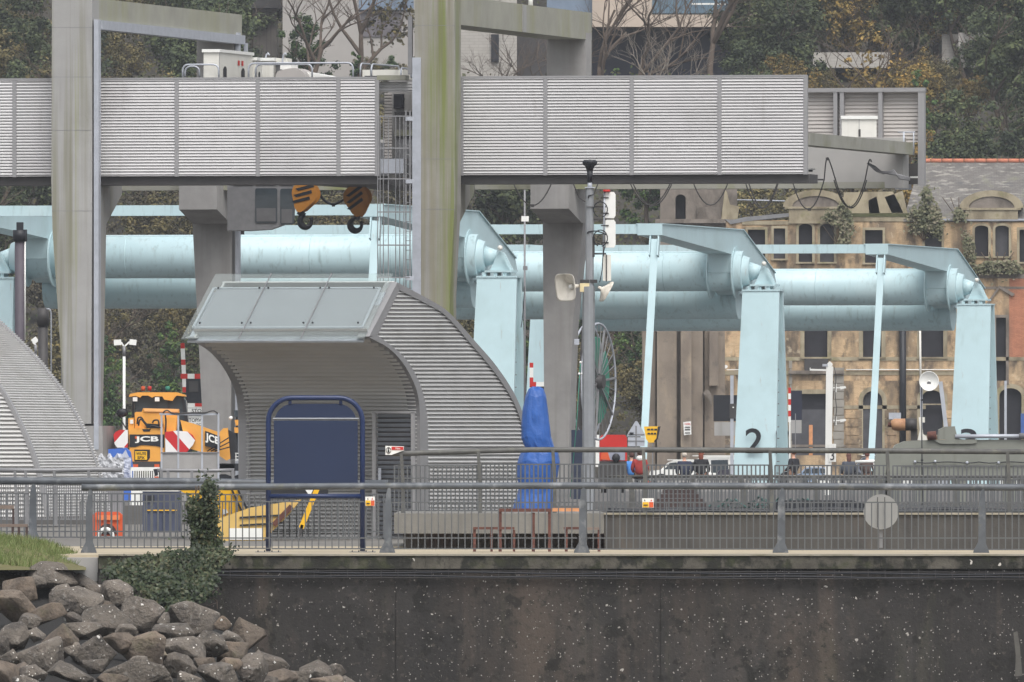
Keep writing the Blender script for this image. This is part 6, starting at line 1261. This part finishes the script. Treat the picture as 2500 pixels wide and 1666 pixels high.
def wall(name, x0, y0, x1, y1, ops, s, th, m, par):
    """wall panel with openings (xa,ya,xb,yb,arched): solid pieces around real holes"""
    xs = sorted({x0, x1} | {o[0] for o in ops} | {o[2] for o in ops}); b = MB()
    for a, c in zip(xs, xs[1:]):
        cuts = sorted([(o[1], o[3]) for o in ops if o[0] <= a and o[2] >= c]); y = y0
        for ya, yb in cuts:
            if ya > y: b.pbox(a, y, c, ya, s, th)
            y = max(y, yb)
        if y < y1: b.pbox(a, y, c, y1, s, th)
    for xa, ya, xb, yb, ar in ops:
        if ar:
            r_ = (xb - xa) / 2; ry = r_ * ar; cx_ = (xa + xb) / 2
            for sg in (-1, 1):
                pts = [(cx_ + sg * r_ * math.cos(R(k * 11.25)), ya + ry - ry * math.sin(R(k * 11.25))) for k in range(9)]
                b.pprism([(cx_ + sg * r_, ya)] + pts, s, th)
    o = b.build(name, m, par)

    return o
def opening(xa, ya, xb, yb, ar, s, par, m=None, surround=None, sw=5, name='window', sill=True):
    """dark pane set back in the hole, with a stone surround"""
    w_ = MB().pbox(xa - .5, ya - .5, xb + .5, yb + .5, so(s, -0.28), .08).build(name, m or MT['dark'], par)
    if surround:
        b = MB(); r_ = (xb - xa) / 2; cx_ = (xa + xb) / 2; ry = r_ * ar if ar else 0
        for a, c in ((xa - sw, xa), (xb, xb + sw)): b.pbox(a, ya + ry, c, yb, so(s, 0.03), .3)
        if ar:
            q = arc(cx_, ya + ry, r_, ry, 0, 180, 10); q2 = arc(cx_, ya + ry, r_ + sw, ry + sw, 180, 0, 10); b.pprism(q + q2, so(s, 0.03), .3)
        else: b.pbox(xa - sw, ya - sw, xb + sw, ya, so(s, 0.03), .3)
        b.build('surround', surround, w_)
        if sill: MB().pbox(xa - sw - 1, yb, xb + sw + 1, yb + 4, so(s, 0.10), .35).build('sill', surround, w_)
    return w_
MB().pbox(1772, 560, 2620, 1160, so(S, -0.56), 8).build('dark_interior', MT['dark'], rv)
up = [(1826, 561, 1868, 632, 0), (1889, 558, 1917, 632, 0), (1950, 547, 1983, 640, .55), (2002, 547, 2036, 640, .55), (2112, 562, 2155, 642, 0), (2258, 563, 2299, 642, 0), (2380, 551, 2413, 626, .45), (2430, 551, 2463, 626, .45), (2489, 561, 2530, 640, 0)]
wall('upper_wall', 1772, 538, 2620, 668, up, S, .5, brick, rv)
for i, o in enumerate(up): opening(*o, S, rv, MT['board_dark'] if i % 2 else MT['dark'], stone, 6)
mid = [(1964, 780, 2020, 872, 0), (2107, 780, 2152, 872, 0), (2249, 780, 2303, 872, 0), (2432, 776, 2456, 940, 0)]
wall('middle_wall', 1768, 668, 2620, 930, mid, S, .5, brick, rv)
for o in mid[:3]: opening(*o, S, rv, MT['dark'], stone, 10)
opening(*mid[3], S, rv, MT['dark'], stone_d, 7, 'doorway', False)
low = [(1932, 962, 2018, 1112, 0), (2107, 955, 2154, 1112, 1.0), (2250, 953, 2302, 1062, .8), (2440, 948, 2494, 1075, .7)]
wall('lower_wall', 1730, 930, 2620, 1165, low, S, .5, brick, rv)
for o in low: opening(*o, S, rv, MT['board_dark'] if o[0] == 2107 else MT['dark'], stone, 11, 'doorway' if o[3] > 1100 else 'window', o[3] < 1100)
MB().pbox(1932, 1000, 2018, 1112, so(S, -0.01), .1).build('boarding', MT['board_dark'], rv); MB().pbox(1975, 1038, 1984, 1112, so(S, 0.02), .05).build('loose_plank', MT['pallet'], rv)
MB().pbox(2107, 1000, 2154, 1112, so(S, -0.005), .1).build('grey_door', MT['board_dark'], rv); MB().pbox(2252, 986, 2302, 989, so(S, 0.02), .1).build('transom', stone, rv)
for y0, y1, x0, x1, m in ((660, 668, 1772, 2620, moss), (668, 680, 1772, 2620, stone_d), (872, 881, 1768, 2620, stone), (906, 916, 1768, 2340, stone), (990, 999, 2056, 2260, stone), (1086, 1092, 1730, 2100, stone_d), (700, 706, 2330, 2620, stone_d)):
    MB().pbox(x0, y0, x1, y1, so(S, 0.03) if m is not moss else so(S, 0.05), .7).build('string_course', m, rv)
for x0, x1, y0, y1 in ((2034, 2061, 897, 1100), (1926, 1934, 880, 1100)):
    b = MB(); y = y0; k = 0
    while y < y1 - 4: b.pbox(x0 + (k % 2) * 2, y + 1, x1 - (k % 2) * 1, min(y + 19, y1), so(S, 0.07), .4); y += 19.5; k += 1
    b.build('rusticated_pier', M('grey_quoin_stone_%d' % x0, (142, 138, 130), .9, var=.15, scale=1.5), rv)
for x0, x1 in ((2064, 2104), (2160, 2190), (2308, 2336)):
    b = MB()
    for k in range(5): b.pbox(x0, 1002 + k * 21, x1, 1021 + k * 21, so(S, 0.04), .3)
    b.build('banded_brick_pier', brick, rv)
b = MB()
for k in range(7): b.pbox(1730, 996 + k * 18, 1752, 1012 + k * 18, so(S, 0.06), .3)
b.build('rusticated_pier', stone, rv)
MB().pprism([(1770, 536), (1784, 538), (1820, 530), (1930, 520), (1930, 529), (1820, 541), (1784, 548)], so(S, 0.06), 2).build('lead_flashing', MT['galv_dark'], rv)
MB().pbox(1812, 540, 1932, 549, so(S, 0.05), .6).build('cornice', stone, rv); MB().pbox(2056, 521, 2300, 530, so(S, 0.06), .8).build('cornice', moss, rv); MB().pbox(2058, 530, 2310, 541, so(S, 0.04), .6).build('cornice', stone, rv)
def pediment(cx_, hw, y_spring, y_top, y_bot):
    g = MB(); q = arc(cx_, y_spring, hw, y_spring - y_top, 0, 180, 16); q2 = arc(cx_, y_spring, hw - 22, (y_spring - y_top) - 15, 180, 0, 16)
    g.pprism(q + q2, so(S, 0.16), 1.2); a = g.build('pediment_arch', stone, rv); MB().pprism(arc(cx_, y_spring, hw - 20, (y_spring - y_top) - 13, 0, 180, 14), so(S, 0.1), 1.0).build('tympanum', stone_d, a)
    MB().pbox(cx_ - hw + 4, y_spring, cx_ + hw - 6, y_spring + 5, so(S, 0.2), 1.0).build('pediment_ledge', stone, a); MB().pbox(cx_ - hw + 14, y_spring + 5, cx_ + hw - 14, y_bot, so(S, 0.13), .8).build('pediment_base', stone, a)
pediment(1992, 80, 505, 464, 546); pediment(2421, 78, 508, 465, 536)
b = MB(); b.prism([P(2206, 535, so(S, 0.05)), P(2620, 535, so(S, 0.05)), P(2620, 397, 49.76), P(2246, 397, 49.76)], UP * -.15); b.build('slate_roof', slate, rv)
b = MB()
for k in range(15): b.tube([P(2246 + 27 * k, 393, 49.757), P(2271.5 + 27 * k, 393, 49.757)], .11, 10)
b.build('ridge_tiles', M('terracotta_ridge', (184, 116, 92), .8, var=.12, scale=1.5), rv); MB().pbox(2300, 534.5, 2620, 539, so(S, 0.12), .25).build('gutter', MT['galv'], rv)
for pts in ([(2060, 470), (2180, 468), (2196, 500), (2205, 520), (2060, 522)], [(2120, 490), (2140, 480), (2148, 522), (2122, 522)], [(2160, 482), (2204, 466), (2216, 522), (2178, 522)]): MB().pprism(pts, so(S, -0.15), .6).build('broken_gable', stone if pts[0][0] != 2120 else stone_d, rv)
MB().pprism([(2405, 745), (2440, 697), (2478, 718), (2472, 724), (2440, 705), (2412, 745)], so(S, 0.12), .5).build('door_pediment', stone_d, rv); MB().pbox(2464, 681, 2620, 880, so(S, 0.015), .1).build('red_brick_face', brick_r, rv)
MB().tube([P(2204, 780, so(S, 0.16)), P(2204, 1110, so(S, 0.16))], .17, 10).build('downpipe', MT['black'], rv); MB().tube([P(2066, 903, so(S, 0.1)), P(2335, 903, so(S, 0.1))], .03, 6).build('pipe', MT['white'], rv); MB().tube([P(2246, 800, so(S, 0.1)), P(2248, 960, so(S, 0.1))], .06, 6).build('pipe', MT['cream'], rv)
b = MB(); b.pbox(1964, 876, 2022, 906, so(S, 0.1), .05); b.build('balcony_rail', MT['darksteel'], rv); MB().pbox(1925, 905, 2060, 913, so(S, 0.25), 1.2).build('balcony_slab', stone_d, rv)
MB().pbox(2492, 1010, 2520, 1070, so(S, 1), .05).build('blue_notice', M('blue_notice', (60, 90, 150), .5), rv); MB().pbox(2452, 930, 2458, 1110, so(S, 0.6), .1).build('pipe', MT['galv'], rv)
MB().pbox(2170, 1008, 2200, 1024, so(S, 0.3), .1).build('electric_box', MT['galv'], rv)
leaf_w = M('ruin_weeds', (80, 86, 60), .7, scale=.9, island=[(66, 70, 54), (84, 88, 62), (104, 104, 78), (120, 112, 94), (96, 106, 70)])
for nm, poly, n_, lb in (('shrub', [(2040, 510), (2060, 490), (2078, 520), (2085, 560), (2070, 608), (2042, 605), (2050, 560), (2020, 545), (2000, 530)], 900, 'green shrub rooted in the ruin wall right of the left pediment'), ('shrub', [(2216, 530), (2240, 480), (2262, 450), (2290, 500), (2304, 540), (2296, 590), (2262, 562), (2230, 575), (2200, 545)], 1300, 'grey brown shrub growing at the foot of the slate roof'), ('shrub', [(2330, 505), (2350, 515), (2356, 538), (2328, 538)], 300, 'small dark shrub beside the right pediment'), ('shrub', [(2352, 560), (2380, 575), (2378, 660), (2365, 700), (2350, 660)], 500, 'creeper hanging down the ruin wall below the right pediment'), ('shrub', [(2380, 640), (2480, 636), (2500, 668), (2380, 672)], 700, 'moss and weeds along the ledge above the red brick door')):
    t = thing(nm, P(sum(p[0] for p in poly) / len(poly), max(p[1] for p in poly), so(S, 0.2)), lb, 'shrub', 'shrubs growing out of the ruin'); leaf_mass('foliage', poly, n_, .17, lambda x, y: so(S, 0.15), .5, int(poly[0][0]), leaf_w, t, 26)
    b = MB(); x0, y0 = sum(p[0] for p in poly) / len(poly), max(p[1] for p in poly)
    for k in range(5): b.tube([P(x0 + (k - 2) * 5 * u, y0 - 14 * u, so(S, 0.12)) for u in range(5)], .02, 4)
    b.build('stems', MT['bark'], t)
t = thing('notice', P(1678, 1064, 54.04), 'white notice with a red heading fixed to the stained concrete pillar', 'sign'); MB().pprism([(1668, 1031), (1687, 1029), (1688, 1061), (1670, 1063)], 54.04, .03).build('notice_board', MT['white'], t); b = MB(); text_faces(b, 'WARNING', flat(54.041), 1671, 1033, 1686, 1038, .01); b.build('heading', MT['red'], t); b = MB()
for y in (1042, 1048, 1056): b.pbox(1672, y, 1685, y + 2.4, 54.042, .01)
b.build('text_lines', MT['darksteel'], t)
# stained pillars of the old pier
pil = M('stained_old_concrete', (132, 121, 109), .92, var=.16, scale=.7, layers=[('n', (104, 95, 88), (.7, 1, .22), 1.0, .46, .66, .8), ('n', (172, 156, 134), (.9, 1, .3), .9, .56, .72, .6), ('n', (90, 84, 80), (1, 1, 1), 2.5, .58, .7, .5)], bump=(12, .4))
t = thing('old_pillars', G(1660, 54, .4), 'row of tall stained concrete pillars left of the ruin', 'pillars')
for x0, x1, ds in ((1568, 1600, -.03), (1604, 1652, .0), (1662, 1688, .02), (1688, 1716, .0), (1720, 1770, -.03)): MB().pbox(x0, 770, x1, 1180, 54 + ds, 1.5).build('pillar', pil, t)
MB().pbox(1568, 770, 1770, 1180, 53.94, .8).build('back_wall', stone_d, t); MB().pbox(1732, 800, 1754, 942, 54.01, .5).build('pale_patch_pier', pil, t); MB().pprism([(1715, 960), (1728, 950), (1738, 965), (1738, 995), (1728, 972)], 54.02, .4).build('broken_corbel', stone_d, t)
# grey stone gable behind
t = thing('stone_gable', G(1710, 48, 6), 'dark grey stone gable with an arched bell opening behind the bridges', 'ruined gable'); wall('gable_wall', 1612, 462, 1800, 620, [(1649, 475, 1674, 565, .9)], 48, .8, stone_d, t); MB().pbox(1646, 470, 1677, 570, 47.96, .3).build('dark_void', MT['dark'], t)
MB().pprism([(1770, 462), (1775, 470), (1782, 500), (1805, 505), (1800, 540), (1760, 540)], 48.006, .7).build('mossy_shoulder', stone, t); MB().pbox(1702, 506, 1760, 535, 48.012, .5).build('lower_course', stone_d, t); MB().pbox(1600, 535, 1790, 545, 48.02, .6).build('ledge', stone_d, t)
b = MB(); b.tube([P(1785, 488, 47.9), P(1916, 491, 47.9)], .04, 6); tag(b.build('pale_pipe', MT['galv'], None), 'thin pale pipe running between the stone gable and the ruin', 'pipe')

# ---------------------------------------------------------------- modern buildings in the trees
render_ = M('pale_render', (164, 160, 156), .85, var=.07, scale=.5, layers=[('n', (158, 150, 142), (.6, .6, .2), .8, .5, .72, .4)]); warm = M('warm_render', (186, 172, 158), .85, var=.07, scale=.5); ashl = M('pale_block_wall', (172, 168, 162), .85, var=.08, scale=1.2, layers=[('brick', 1.6, (150, 146, 140), .35)]); glz = M('reflecting_window', (120, 136, 156), .12, var=.15, scale=.6, spec=.8)
S3 = 39.0; bd = thing('hillside_house', G(960, S3, 22), 'pale rendered house behind bare trees at the top centre', 'house')
MB().pbox(690, -160, 1012, 205, S3, 8).build('render_wall', render_, bd); w_ = MB().pbox(876, -30, 1010, 25, so(S3, 0.1), .1).build('window', glz, bd); MB().pbox(911, -30, 915, 25, so(S3, 0.2), .1).build('frame', Bk, w_); MB().pbox(876, 24, 1012, 29, so(S3, 0.3), .1).build('sill', Bk, w_); MB().pbox(880, 30, 980, 90, so(S3, 0.1), .1).build('dark_panel', M('dark_grey_panel', (104, 100, 104), .8), bd)
MB().pbox(1125, -160, 1262, 205, so(S3, 1.5), 6).build('block_wall', ashl, bd); MB().pbox(1199, 84, 1218, 152, so(S3, 1.7), .1).build('slit_window', MT['dark'], bd); MB().pbox(1258, 60, 1335, 205, so(S3, -1), 6).build('dark_bay', MT['darksteel'], bd)
b2 = thing('hillside_house', G(1650, S3, 22), 'long pale building above painted shade with blue grey windows at the top right of centre', 'house')
MB().pbox(1446, 36, 1890, 66, so(S3, -1.5), 9).build('floor_band', warm, b2); MB().pbox(1446, -160, 1592, 36, so(S3, -1.5), 9).build('pale_wall', warm, b2); w_ = MB().pbox(1592, -160, 1790, 33, so(S3, -2), 9).build('window', M('blue_grey_louvres', (96, 118, 134), .3, var=.1, layers=[('n', (70, 86, 100), (8, 1, .2), 3, .5, .6, .6)]), b2); MB().pbox(1335, -160, 1446, 60, so(S3, -2.5), 6).build('window', glz, b2); MB().pbox(1688, 8, 1774, 12, so(S3, -1.4), .1).build('pale_rail', MT['white'], w_)
MB().pbox(1446, 66, 1890, 210, so(S3, -4.5), 1).build('dark_undercroft', M('dark_blue_undercroft', (48, 50, 62), .9, var=.2, scale=.4), b2)  # dark sheet painted as the shade in the open void below the floor
b3_ = thing('hillside_house', G(2250, 38, 22), 'pale stone building glimpsed through the autumn trees at the top right', 'house'); MB().pbox(1985, 128, 2172, 166, 38.6, 9).build('block_wall', ashl, b3_); MB().pbox(2300, 84, 2436, 166, 38.55, 9).build('block_wall', ashl, b3_); MB().pbox(1985, 166, 2436, 215, 38.5, 3).build('dark_undercroft', MT['darksteel'], b3_); MB().pbox(2340, 80, 2420, 120, 38.61, .2).build('roof_edge', render_, b3_)
t = thing('hillside_hut', G(640, 38.5, 22), 'dark timber clad hut among the trees above the gantry', 'hut'); MB().pbox(618, 22, 676, 205, 38.6, 4).build('timber_wall', M('grey_timber', (104, 98, 92), .9, var=.2, scale=.8, layers=[('n', (70, 66, 64), (6, 6, .2), 2, .5, .7, .7)]), t); MB().pbox(612, -10, 690, 20, 38.62, 4.5).build('dark_roof', MT['darksteel'], t)

# ---------------------------------------------------------------- trees on the hillside
LEAFS = dict(
 evergreen=M('evergreen_leaves', (46, 56, 40), .7, scale=.35, island=[(36, 42, 36), (50, 58, 43), (64, 74, 50), (82, 90, 58), (98, 104, 68)], spec=.2, rnd=.28),
 olive=M('olive_leaves', (84, 80, 52), .75, scale=.35, island=[(56, 54, 44), (78, 74, 54), (98, 92, 62), (118, 108, 72), (138, 122, 76)], spec=.2, rnd=.28),
 russet=M('autumn_leaves', (120, 96, 54), .75, scale=.35, island=[(62, 58, 44), (92, 84, 54), (120, 104, 58), (144, 118, 64), (168, 136, 74)], spec=.2, rnd=.28),
 ivy=M('ivy_leaves', (56, 74, 42), .6, scale=.4, island=[(30, 44, 32), (44, 62, 38), (60, 84, 44), (84, 108, 52), (112, 130, 64)], spec=.25, rnd=.28),
 scrub=M('brown_scrub', (80, 72, 60), .8, scale=.3, island=[(52, 48, 43), (70, 66, 54), (92, 86, 70), (112, 106, 88), (98, 100, 68)], spec=.15, rnd=.28))
def crown(kind, rx, rz, n, size, seed, cz, sparse=0.0):
    rr = random.Random(seed); mb = MB(); cl = []
    for i in range(int(46 + rx * 14)):
        while True:
            v = Vector((rr.uniform(-1, 1), rr.uniform(-1, 1), rr.uniform(-1, 1)))
            if .12 < v.length < 1: break
        v *= (.55 + .45 * rr.random()) * (1 + .35 * noise.noise(v * 2.2 + Vector((seed, 0, 0))))
        cl.append((Vector((v.x * rx, v.y * rx, v.z * rz + cz)), rr.uniform(.35, .95) * rx * .19))
    for i in range(n):
        c, g = cl[int(rr.random() ** 1.2 * len(cl))]; d = Vector((rr.gauss(0, 1), rr.gauss(0, 1), rr.gauss(0, .8)))
        p = c + d * g * .62; nr = (d.normalized() + Vector((0, 0, .7)) + Vector((rr.gauss(0, .5), rr.gauss(0, .5), rr.gauss(0, .4)))).normalized(); leaf(mb, p, nr, size * rr.uniform(.6, 1.5), .7, rr)
    return mb
def branches(h, seed, spread=.5, depth=4, r0=.22, fork=3, droop=.0, lean=0.0):
    rr = random.Random(seed); b = MB()
    def grow(p, d, l, r_, k):
        pts = [p]; q = p
        for i in range(4):
            d = (d + Vector((rr.gauss(0, .13), rr.gauss(0, .13), rr.gauss(0, .08) - droop * (3 - k) * .02))).normalized(); q = q + d * l / 4; pts.append(q)
        b.tube(pts, [r_ * (1 - .12 * i) for i in range(5)], 6 if k > 2 else 4, cap=False)
        if k > 0:
            for i in range(fork + (1 if k == depth else 0)):
                a = rr.uniform(0, 2 * math.pi); nd = (d + Vector((math.cos(a), math.sin(a), rr.uniform(-.1, .5))) * spread * rr.uniform(.7, 1.5)).normalized(); grow(pts[rr.choice((2, 3, 4, 4))], nd, l * rr.uniform(.58, .8), r_ * .52, k - 1)
    grow(Vector((0, 0, -.4)), Vector((lean, 0, 1)), h * .42, r0 * h / 12 if depth > 4 else r0, depth); return b
def leafy(kind, rx, rz, n, size, seed, th, label):
    t = thing(kind + '_tree' if kind != 'scrub' else 'scrub_bush', (0, 0, 0), label, 'tree' if kind != 'scrub' else 'bush')
    crown(kind, rx, rz, n, size, seed, th + rz * .75).raw('crown', LEAFS[kind], t); br_ = branches(th + rz * 1.5, seed, .7, 4 if kind in ('olive', 'scrub', 'russet') else 3, .13 + rx * .02); br_.build('trunk', MT['bark'], t); return t
KIND = {'evergreen': ('dark evergreen tree', 'tree'), 'olive': ('olive brown tree', 'tree'), 'russet': ('yellowing autumn tree', 'tree'), 'ivy': ('ivy green tree', 'tree'), 'scrub': ('brown scrub bush', 'bush')}
PROTO = {k: [] for k in KIND}
for k, specs in (('evergreen', [(3.6, 4.2, 15000, .20, 1, 2.0), (3.0, 4.6, 13000, .19, 2, 1.8)]), ('olive', [(3.4, 3.8, 9500, .17, 3, 2.2), (2.8, 3.4, 8000, .16, 4, 2.0)]), ('russet', [(3.2, 3.2, 9000, .17, 5, 2.4), (2.5, 2.7, 7500, .16, 6, 2.0)]), ('ivy', [(2.2, 3.8, 9500, .18, 7, 1.2), (1.5, 4.4, 7500, .17, 8, 1.0)]), ('scrub', [(2.6, 1.9, 7000, .15, 9, .4), (2.0, 1.5, 6000, .14, 10, .3)])):
    for sp in specs: PROTO[k].append([leafy(k, *sp, 'x'), False])
BLOCK = [(800, -50, 1010, 150), (1122, -50, 1340, 170), (1446, -50, 1800, 150), (2010, 128, 2140, 162), (2320, 95, 2410, 160), (690, -50, 800, 100)]
def place(kind, px, y, sc_=1.0, zoff=0.0, force=False):
    x = (px - CX) / F * y; z = hill_z(x, y) + zoff; s_ = F / y
    if not force:
        top = HY - (z + 9 * sc_ - ZC) * s_; hw = 2.6 * sc_ * s_
        for a, b_, c, d_ in BLOCK:
            if y < 1079 and px + hw > a and px - hw < c and top < d_ and HY - (z - ZC) * s_ > b_: return
    rec = PLACE.choice(PROTO[kind]); o = rec[0] if not rec[1] else copy_tree(rec[0]); rec[1] = True
    o.location = (x, y, z); o.rotation_euler = (0, 0, PLACE.uniform(0, 6.28)); o.scale = (sc_,) * 3
    py = HY - (z + 3 - ZC) * s_; zone = 'at the far left' if px < 300 else 'left of the caged ladder' if px < 950 else 'between the green tower and the ruin' if px < 1750 else 'above the ruin at the right'
    hgt = 'high on the slope' if py < 200 else 'midway up the slope' if py < 600 else 'at the foot of the slope'
    lb = '%s %s %s' % (KIND[kind][0], hgt, zone); o['label'] = lb; o['category'] = KIND[kind][1]; o['group'] = lb + ' group'
PLACE = random.Random(77)
def pick(px, py):
    r_ = PLACE.random()
    if py > 560: return 'scrub' if r_ < .62 else 'olive' if r_ < .80 else 'evergreen' if r_ < .92 else 'ivy'
    if px < 450: return 'olive' if r_ < .42 else 'evergreen' if r_ < .66 else 'scrub' if r_ < .86 else 'russet'
    if px < 1800: return 'evergreen' if r_ < .42 else 'olive' if r_ < .70 else 'ivy' if r_ < .86 else 'scrub'
    return 'russet' if r_ < .34 else 'olive' if r_ < .58 else 'evergreen' if r_ < .90 else 'ivy'
ysteps = [893, 903, 915, 928, 942, 958, 974, 992, 1010, 1028, 1046, 1064]
for i, y in enumerate(ysteps):
    n_ = 17
    for k in range(n_):
        px = -70 + 2640 * (k + PLACE.uniform(.1, .9)) / n_; py = HY - (hill_z((px - CX) / F * y, y) - ZC) * F / y
        if px > 1800 and i < 4: continue
        place(pick(px, py), px, y + PLACE.uniform(-5, 5), PLACE.uniform(.75, 1.15) * (.8 if i < 3 else 1))
for k in range(30):
    px = (380 + 320 * k / 8 if k < 8 else 1840 + 780 * (k - 8) / 22) + PLACE.uniform(-14, 14); place(('russet', 'evergreen', 'olive', 'evergreen', 'ivy')[k % 5], px, 1092 + PLACE.uniform(-4, 8), PLACE.uniform(.8, 1.1), 0, True)
for k in range(22):
    px = -60 + 2620 * (k + PLACE.random()) / 22; place('evergreen' if k % 2 else 'olive', px, 1115 + PLACE.uniform(-6, 25), 1.25, 1.0, True)
for px, y, kd, sc_ in ((742, 1060, 'ivy', .8), (955, 1066, 'ivy', .42), (1915, 1050, 'russet', .85), (1960, 1010, 'russet', .7), (2060, 1000, 'russet', .7), (2190, 1035, 'russet', .7), (2240, 1030, 'ivy', .8), (2150, 1000, 'russet', .7), (2290, 1010, 'russet', .6), (2235, 1040, 'russet', .95), (2120, 1043, 'russet', .62), (1945, 1040, 'russet', .9), (2290, 1046, 'olive', .62), (2010, 1050, 'olive', .5), (905, 1066, 'olive', .42), (985, 1064, 'olive', .4), (2370, 1050, 'russet', .55), (2232, 1062, 'russet', .62), (2205, 1058, 'olive', .6), (2455, 1064, 'evergreen', .8), (1890, 1064, 'evergreen', .75), (1965, 1064, 'olive', .5), (2130, 1066, 'russet', .42), (2030, 1066, 'russet', .40), (2470, 1040, 'evergreen', 1.1), (1870, 1055, 'evergreen', 1.1), (2250, 1062, 'olive', .7), (1820, 1040, 'evergreen', .8), (2330, 960, 'evergreen', 1.0), (2440, 970, 'evergreen', 1.0), (2260, 985, 'russet', .8), (250, 1000, 'ivy', .55), (340, 1000, 'russet', .55)): place(kd, px, y, sc_, 0, True)
bares = [(735, 1056, 11, 21, 'leaning bare tree with a forked trunk above the white cabinets', .25, MT['bark']), (870, 1058, 13, 22, 'bare tree with a stout dark trunk before the pale house', 0, MT['bark']), (960, 1060, 10, 23, 'thin bare tree just left of the green tower', .1, MT['bark']), (1300, 1050, 9, 24, 'twiggy bare tree under the right portal beam', -.1, MT['bark']), (1500, 1052, 12, 25, 'bare tree with ivy on its trunk before the dark undercroft', -.12, MT['bark']), (1525, 1054, 12, 26, 'second bare tree crossing the ivy clad one', .15, MT['bark']), (1610, 1030, 6, 27, 'pale fallen looking bare tree just above the right girder', .5, MT['bark_pale']), (1725, 1050, 15, 28, 'tall grey forked bare tree right of the dark undercroft', .05, MT['bark']), (2135, 1040, 9, 29, 'thin stemmed tree among the autumn leaves', .02, MT['bark']), (1570, 1048, 8, 31, 'low twiggy bare tree in the middle of the undercroft', .2, MT['bark_pale']), (110, 1010, 10, 32, 'grey bare tree at the top left corner', .1, MT['bark']), (1200, 1048, 7, 33, 'small bare tree in front of the block wall', .2, MT['bark'])]
ug = MB(); rr = random.Random(99)
for i in range(60000):
    y = 884 + 300 * rr.random(); px = rr.uniform(-150, 2650); x = (px - CX) / F * y
    if noise.noise(Vector((x * .35, y * .12, 9))) < -.25: continue
    leaf(ug, Vector((x, y, hill_z(x, y) + abs(rr.gauss(0, .5)))), Vector((rr.gauss(0, .5), -.8, .7 + rr.gauss(0, .4))).normalized(), rr.uniform(.14, .34), .7, rr)
o = ug.raw('undergrowth', M('undergrowth_leaves', (70, 66, 48), .8, scale=.12, island=[(40, 38, 32), (56, 54, 40), (74, 70, 50), (64, 76, 44), (98, 88, 62)], spec=.15, rnd=.28)); struct(o, 'stuff'); o['label'] = 'brown green undergrowth covering the wooded slope'
for px, y, h, sd_, lb, ln, bk in bares:
    x = (px - CX) / F * y; t = thing('bare_tree', (x, y, hill_z(x, y)), lb, 'tree', 'bare trees on the hillside'); t['_b'] = 1; del t['_b']
    OFF[t.name] = Vector((0, 0, 0)); br_ = branches(h, sd_, .62, 5, .26, 3, 0, ln); br_.build('trunk', bk, t)
    if sd_ in (25, 28, 22): crown('ivy', .55, 2.2, 900, .22, sd_, 2.2).raw('ivy_sleeve', LEAFS['ivy'], t)
    if sd_ in (29, 23, 32): crown('olive', 2.4, 3.0, 700, .24, sd_, h * .6).raw('crown', LEAFS['olive' if sd_ != 29 else 'russet'], t)
# ---------------------------------------------------------------- air
HAZE = 0.00010
b = MB(); b.box(Vector((-400, -60, -6.5)), XX * 800, YY * 1620, UP * 130)
hz = b.build('haze', bpy.data.materials.new('haze_air')); hz['kind'] = 'stuff'; hz['label'] = 'thin pale autumn haze over the whole scene'
hm = hz.data.materials[0]; hm.use_nodes = True; hn = hm.node_tree.nodes; hn.remove(hn['Principled BSDF']); pv = hn.new('ShaderNodeVolumePrincipled'); pv.inputs['Density'].default_value = HAZE; pv.inputs['Color'].default_value = (.86, .90, .96, 1); pv.inputs['Anisotropy'].default_value = .2
hm.node_tree.links.new(pv.outputs[0], hn['Material Output'].inputs['Volume'])
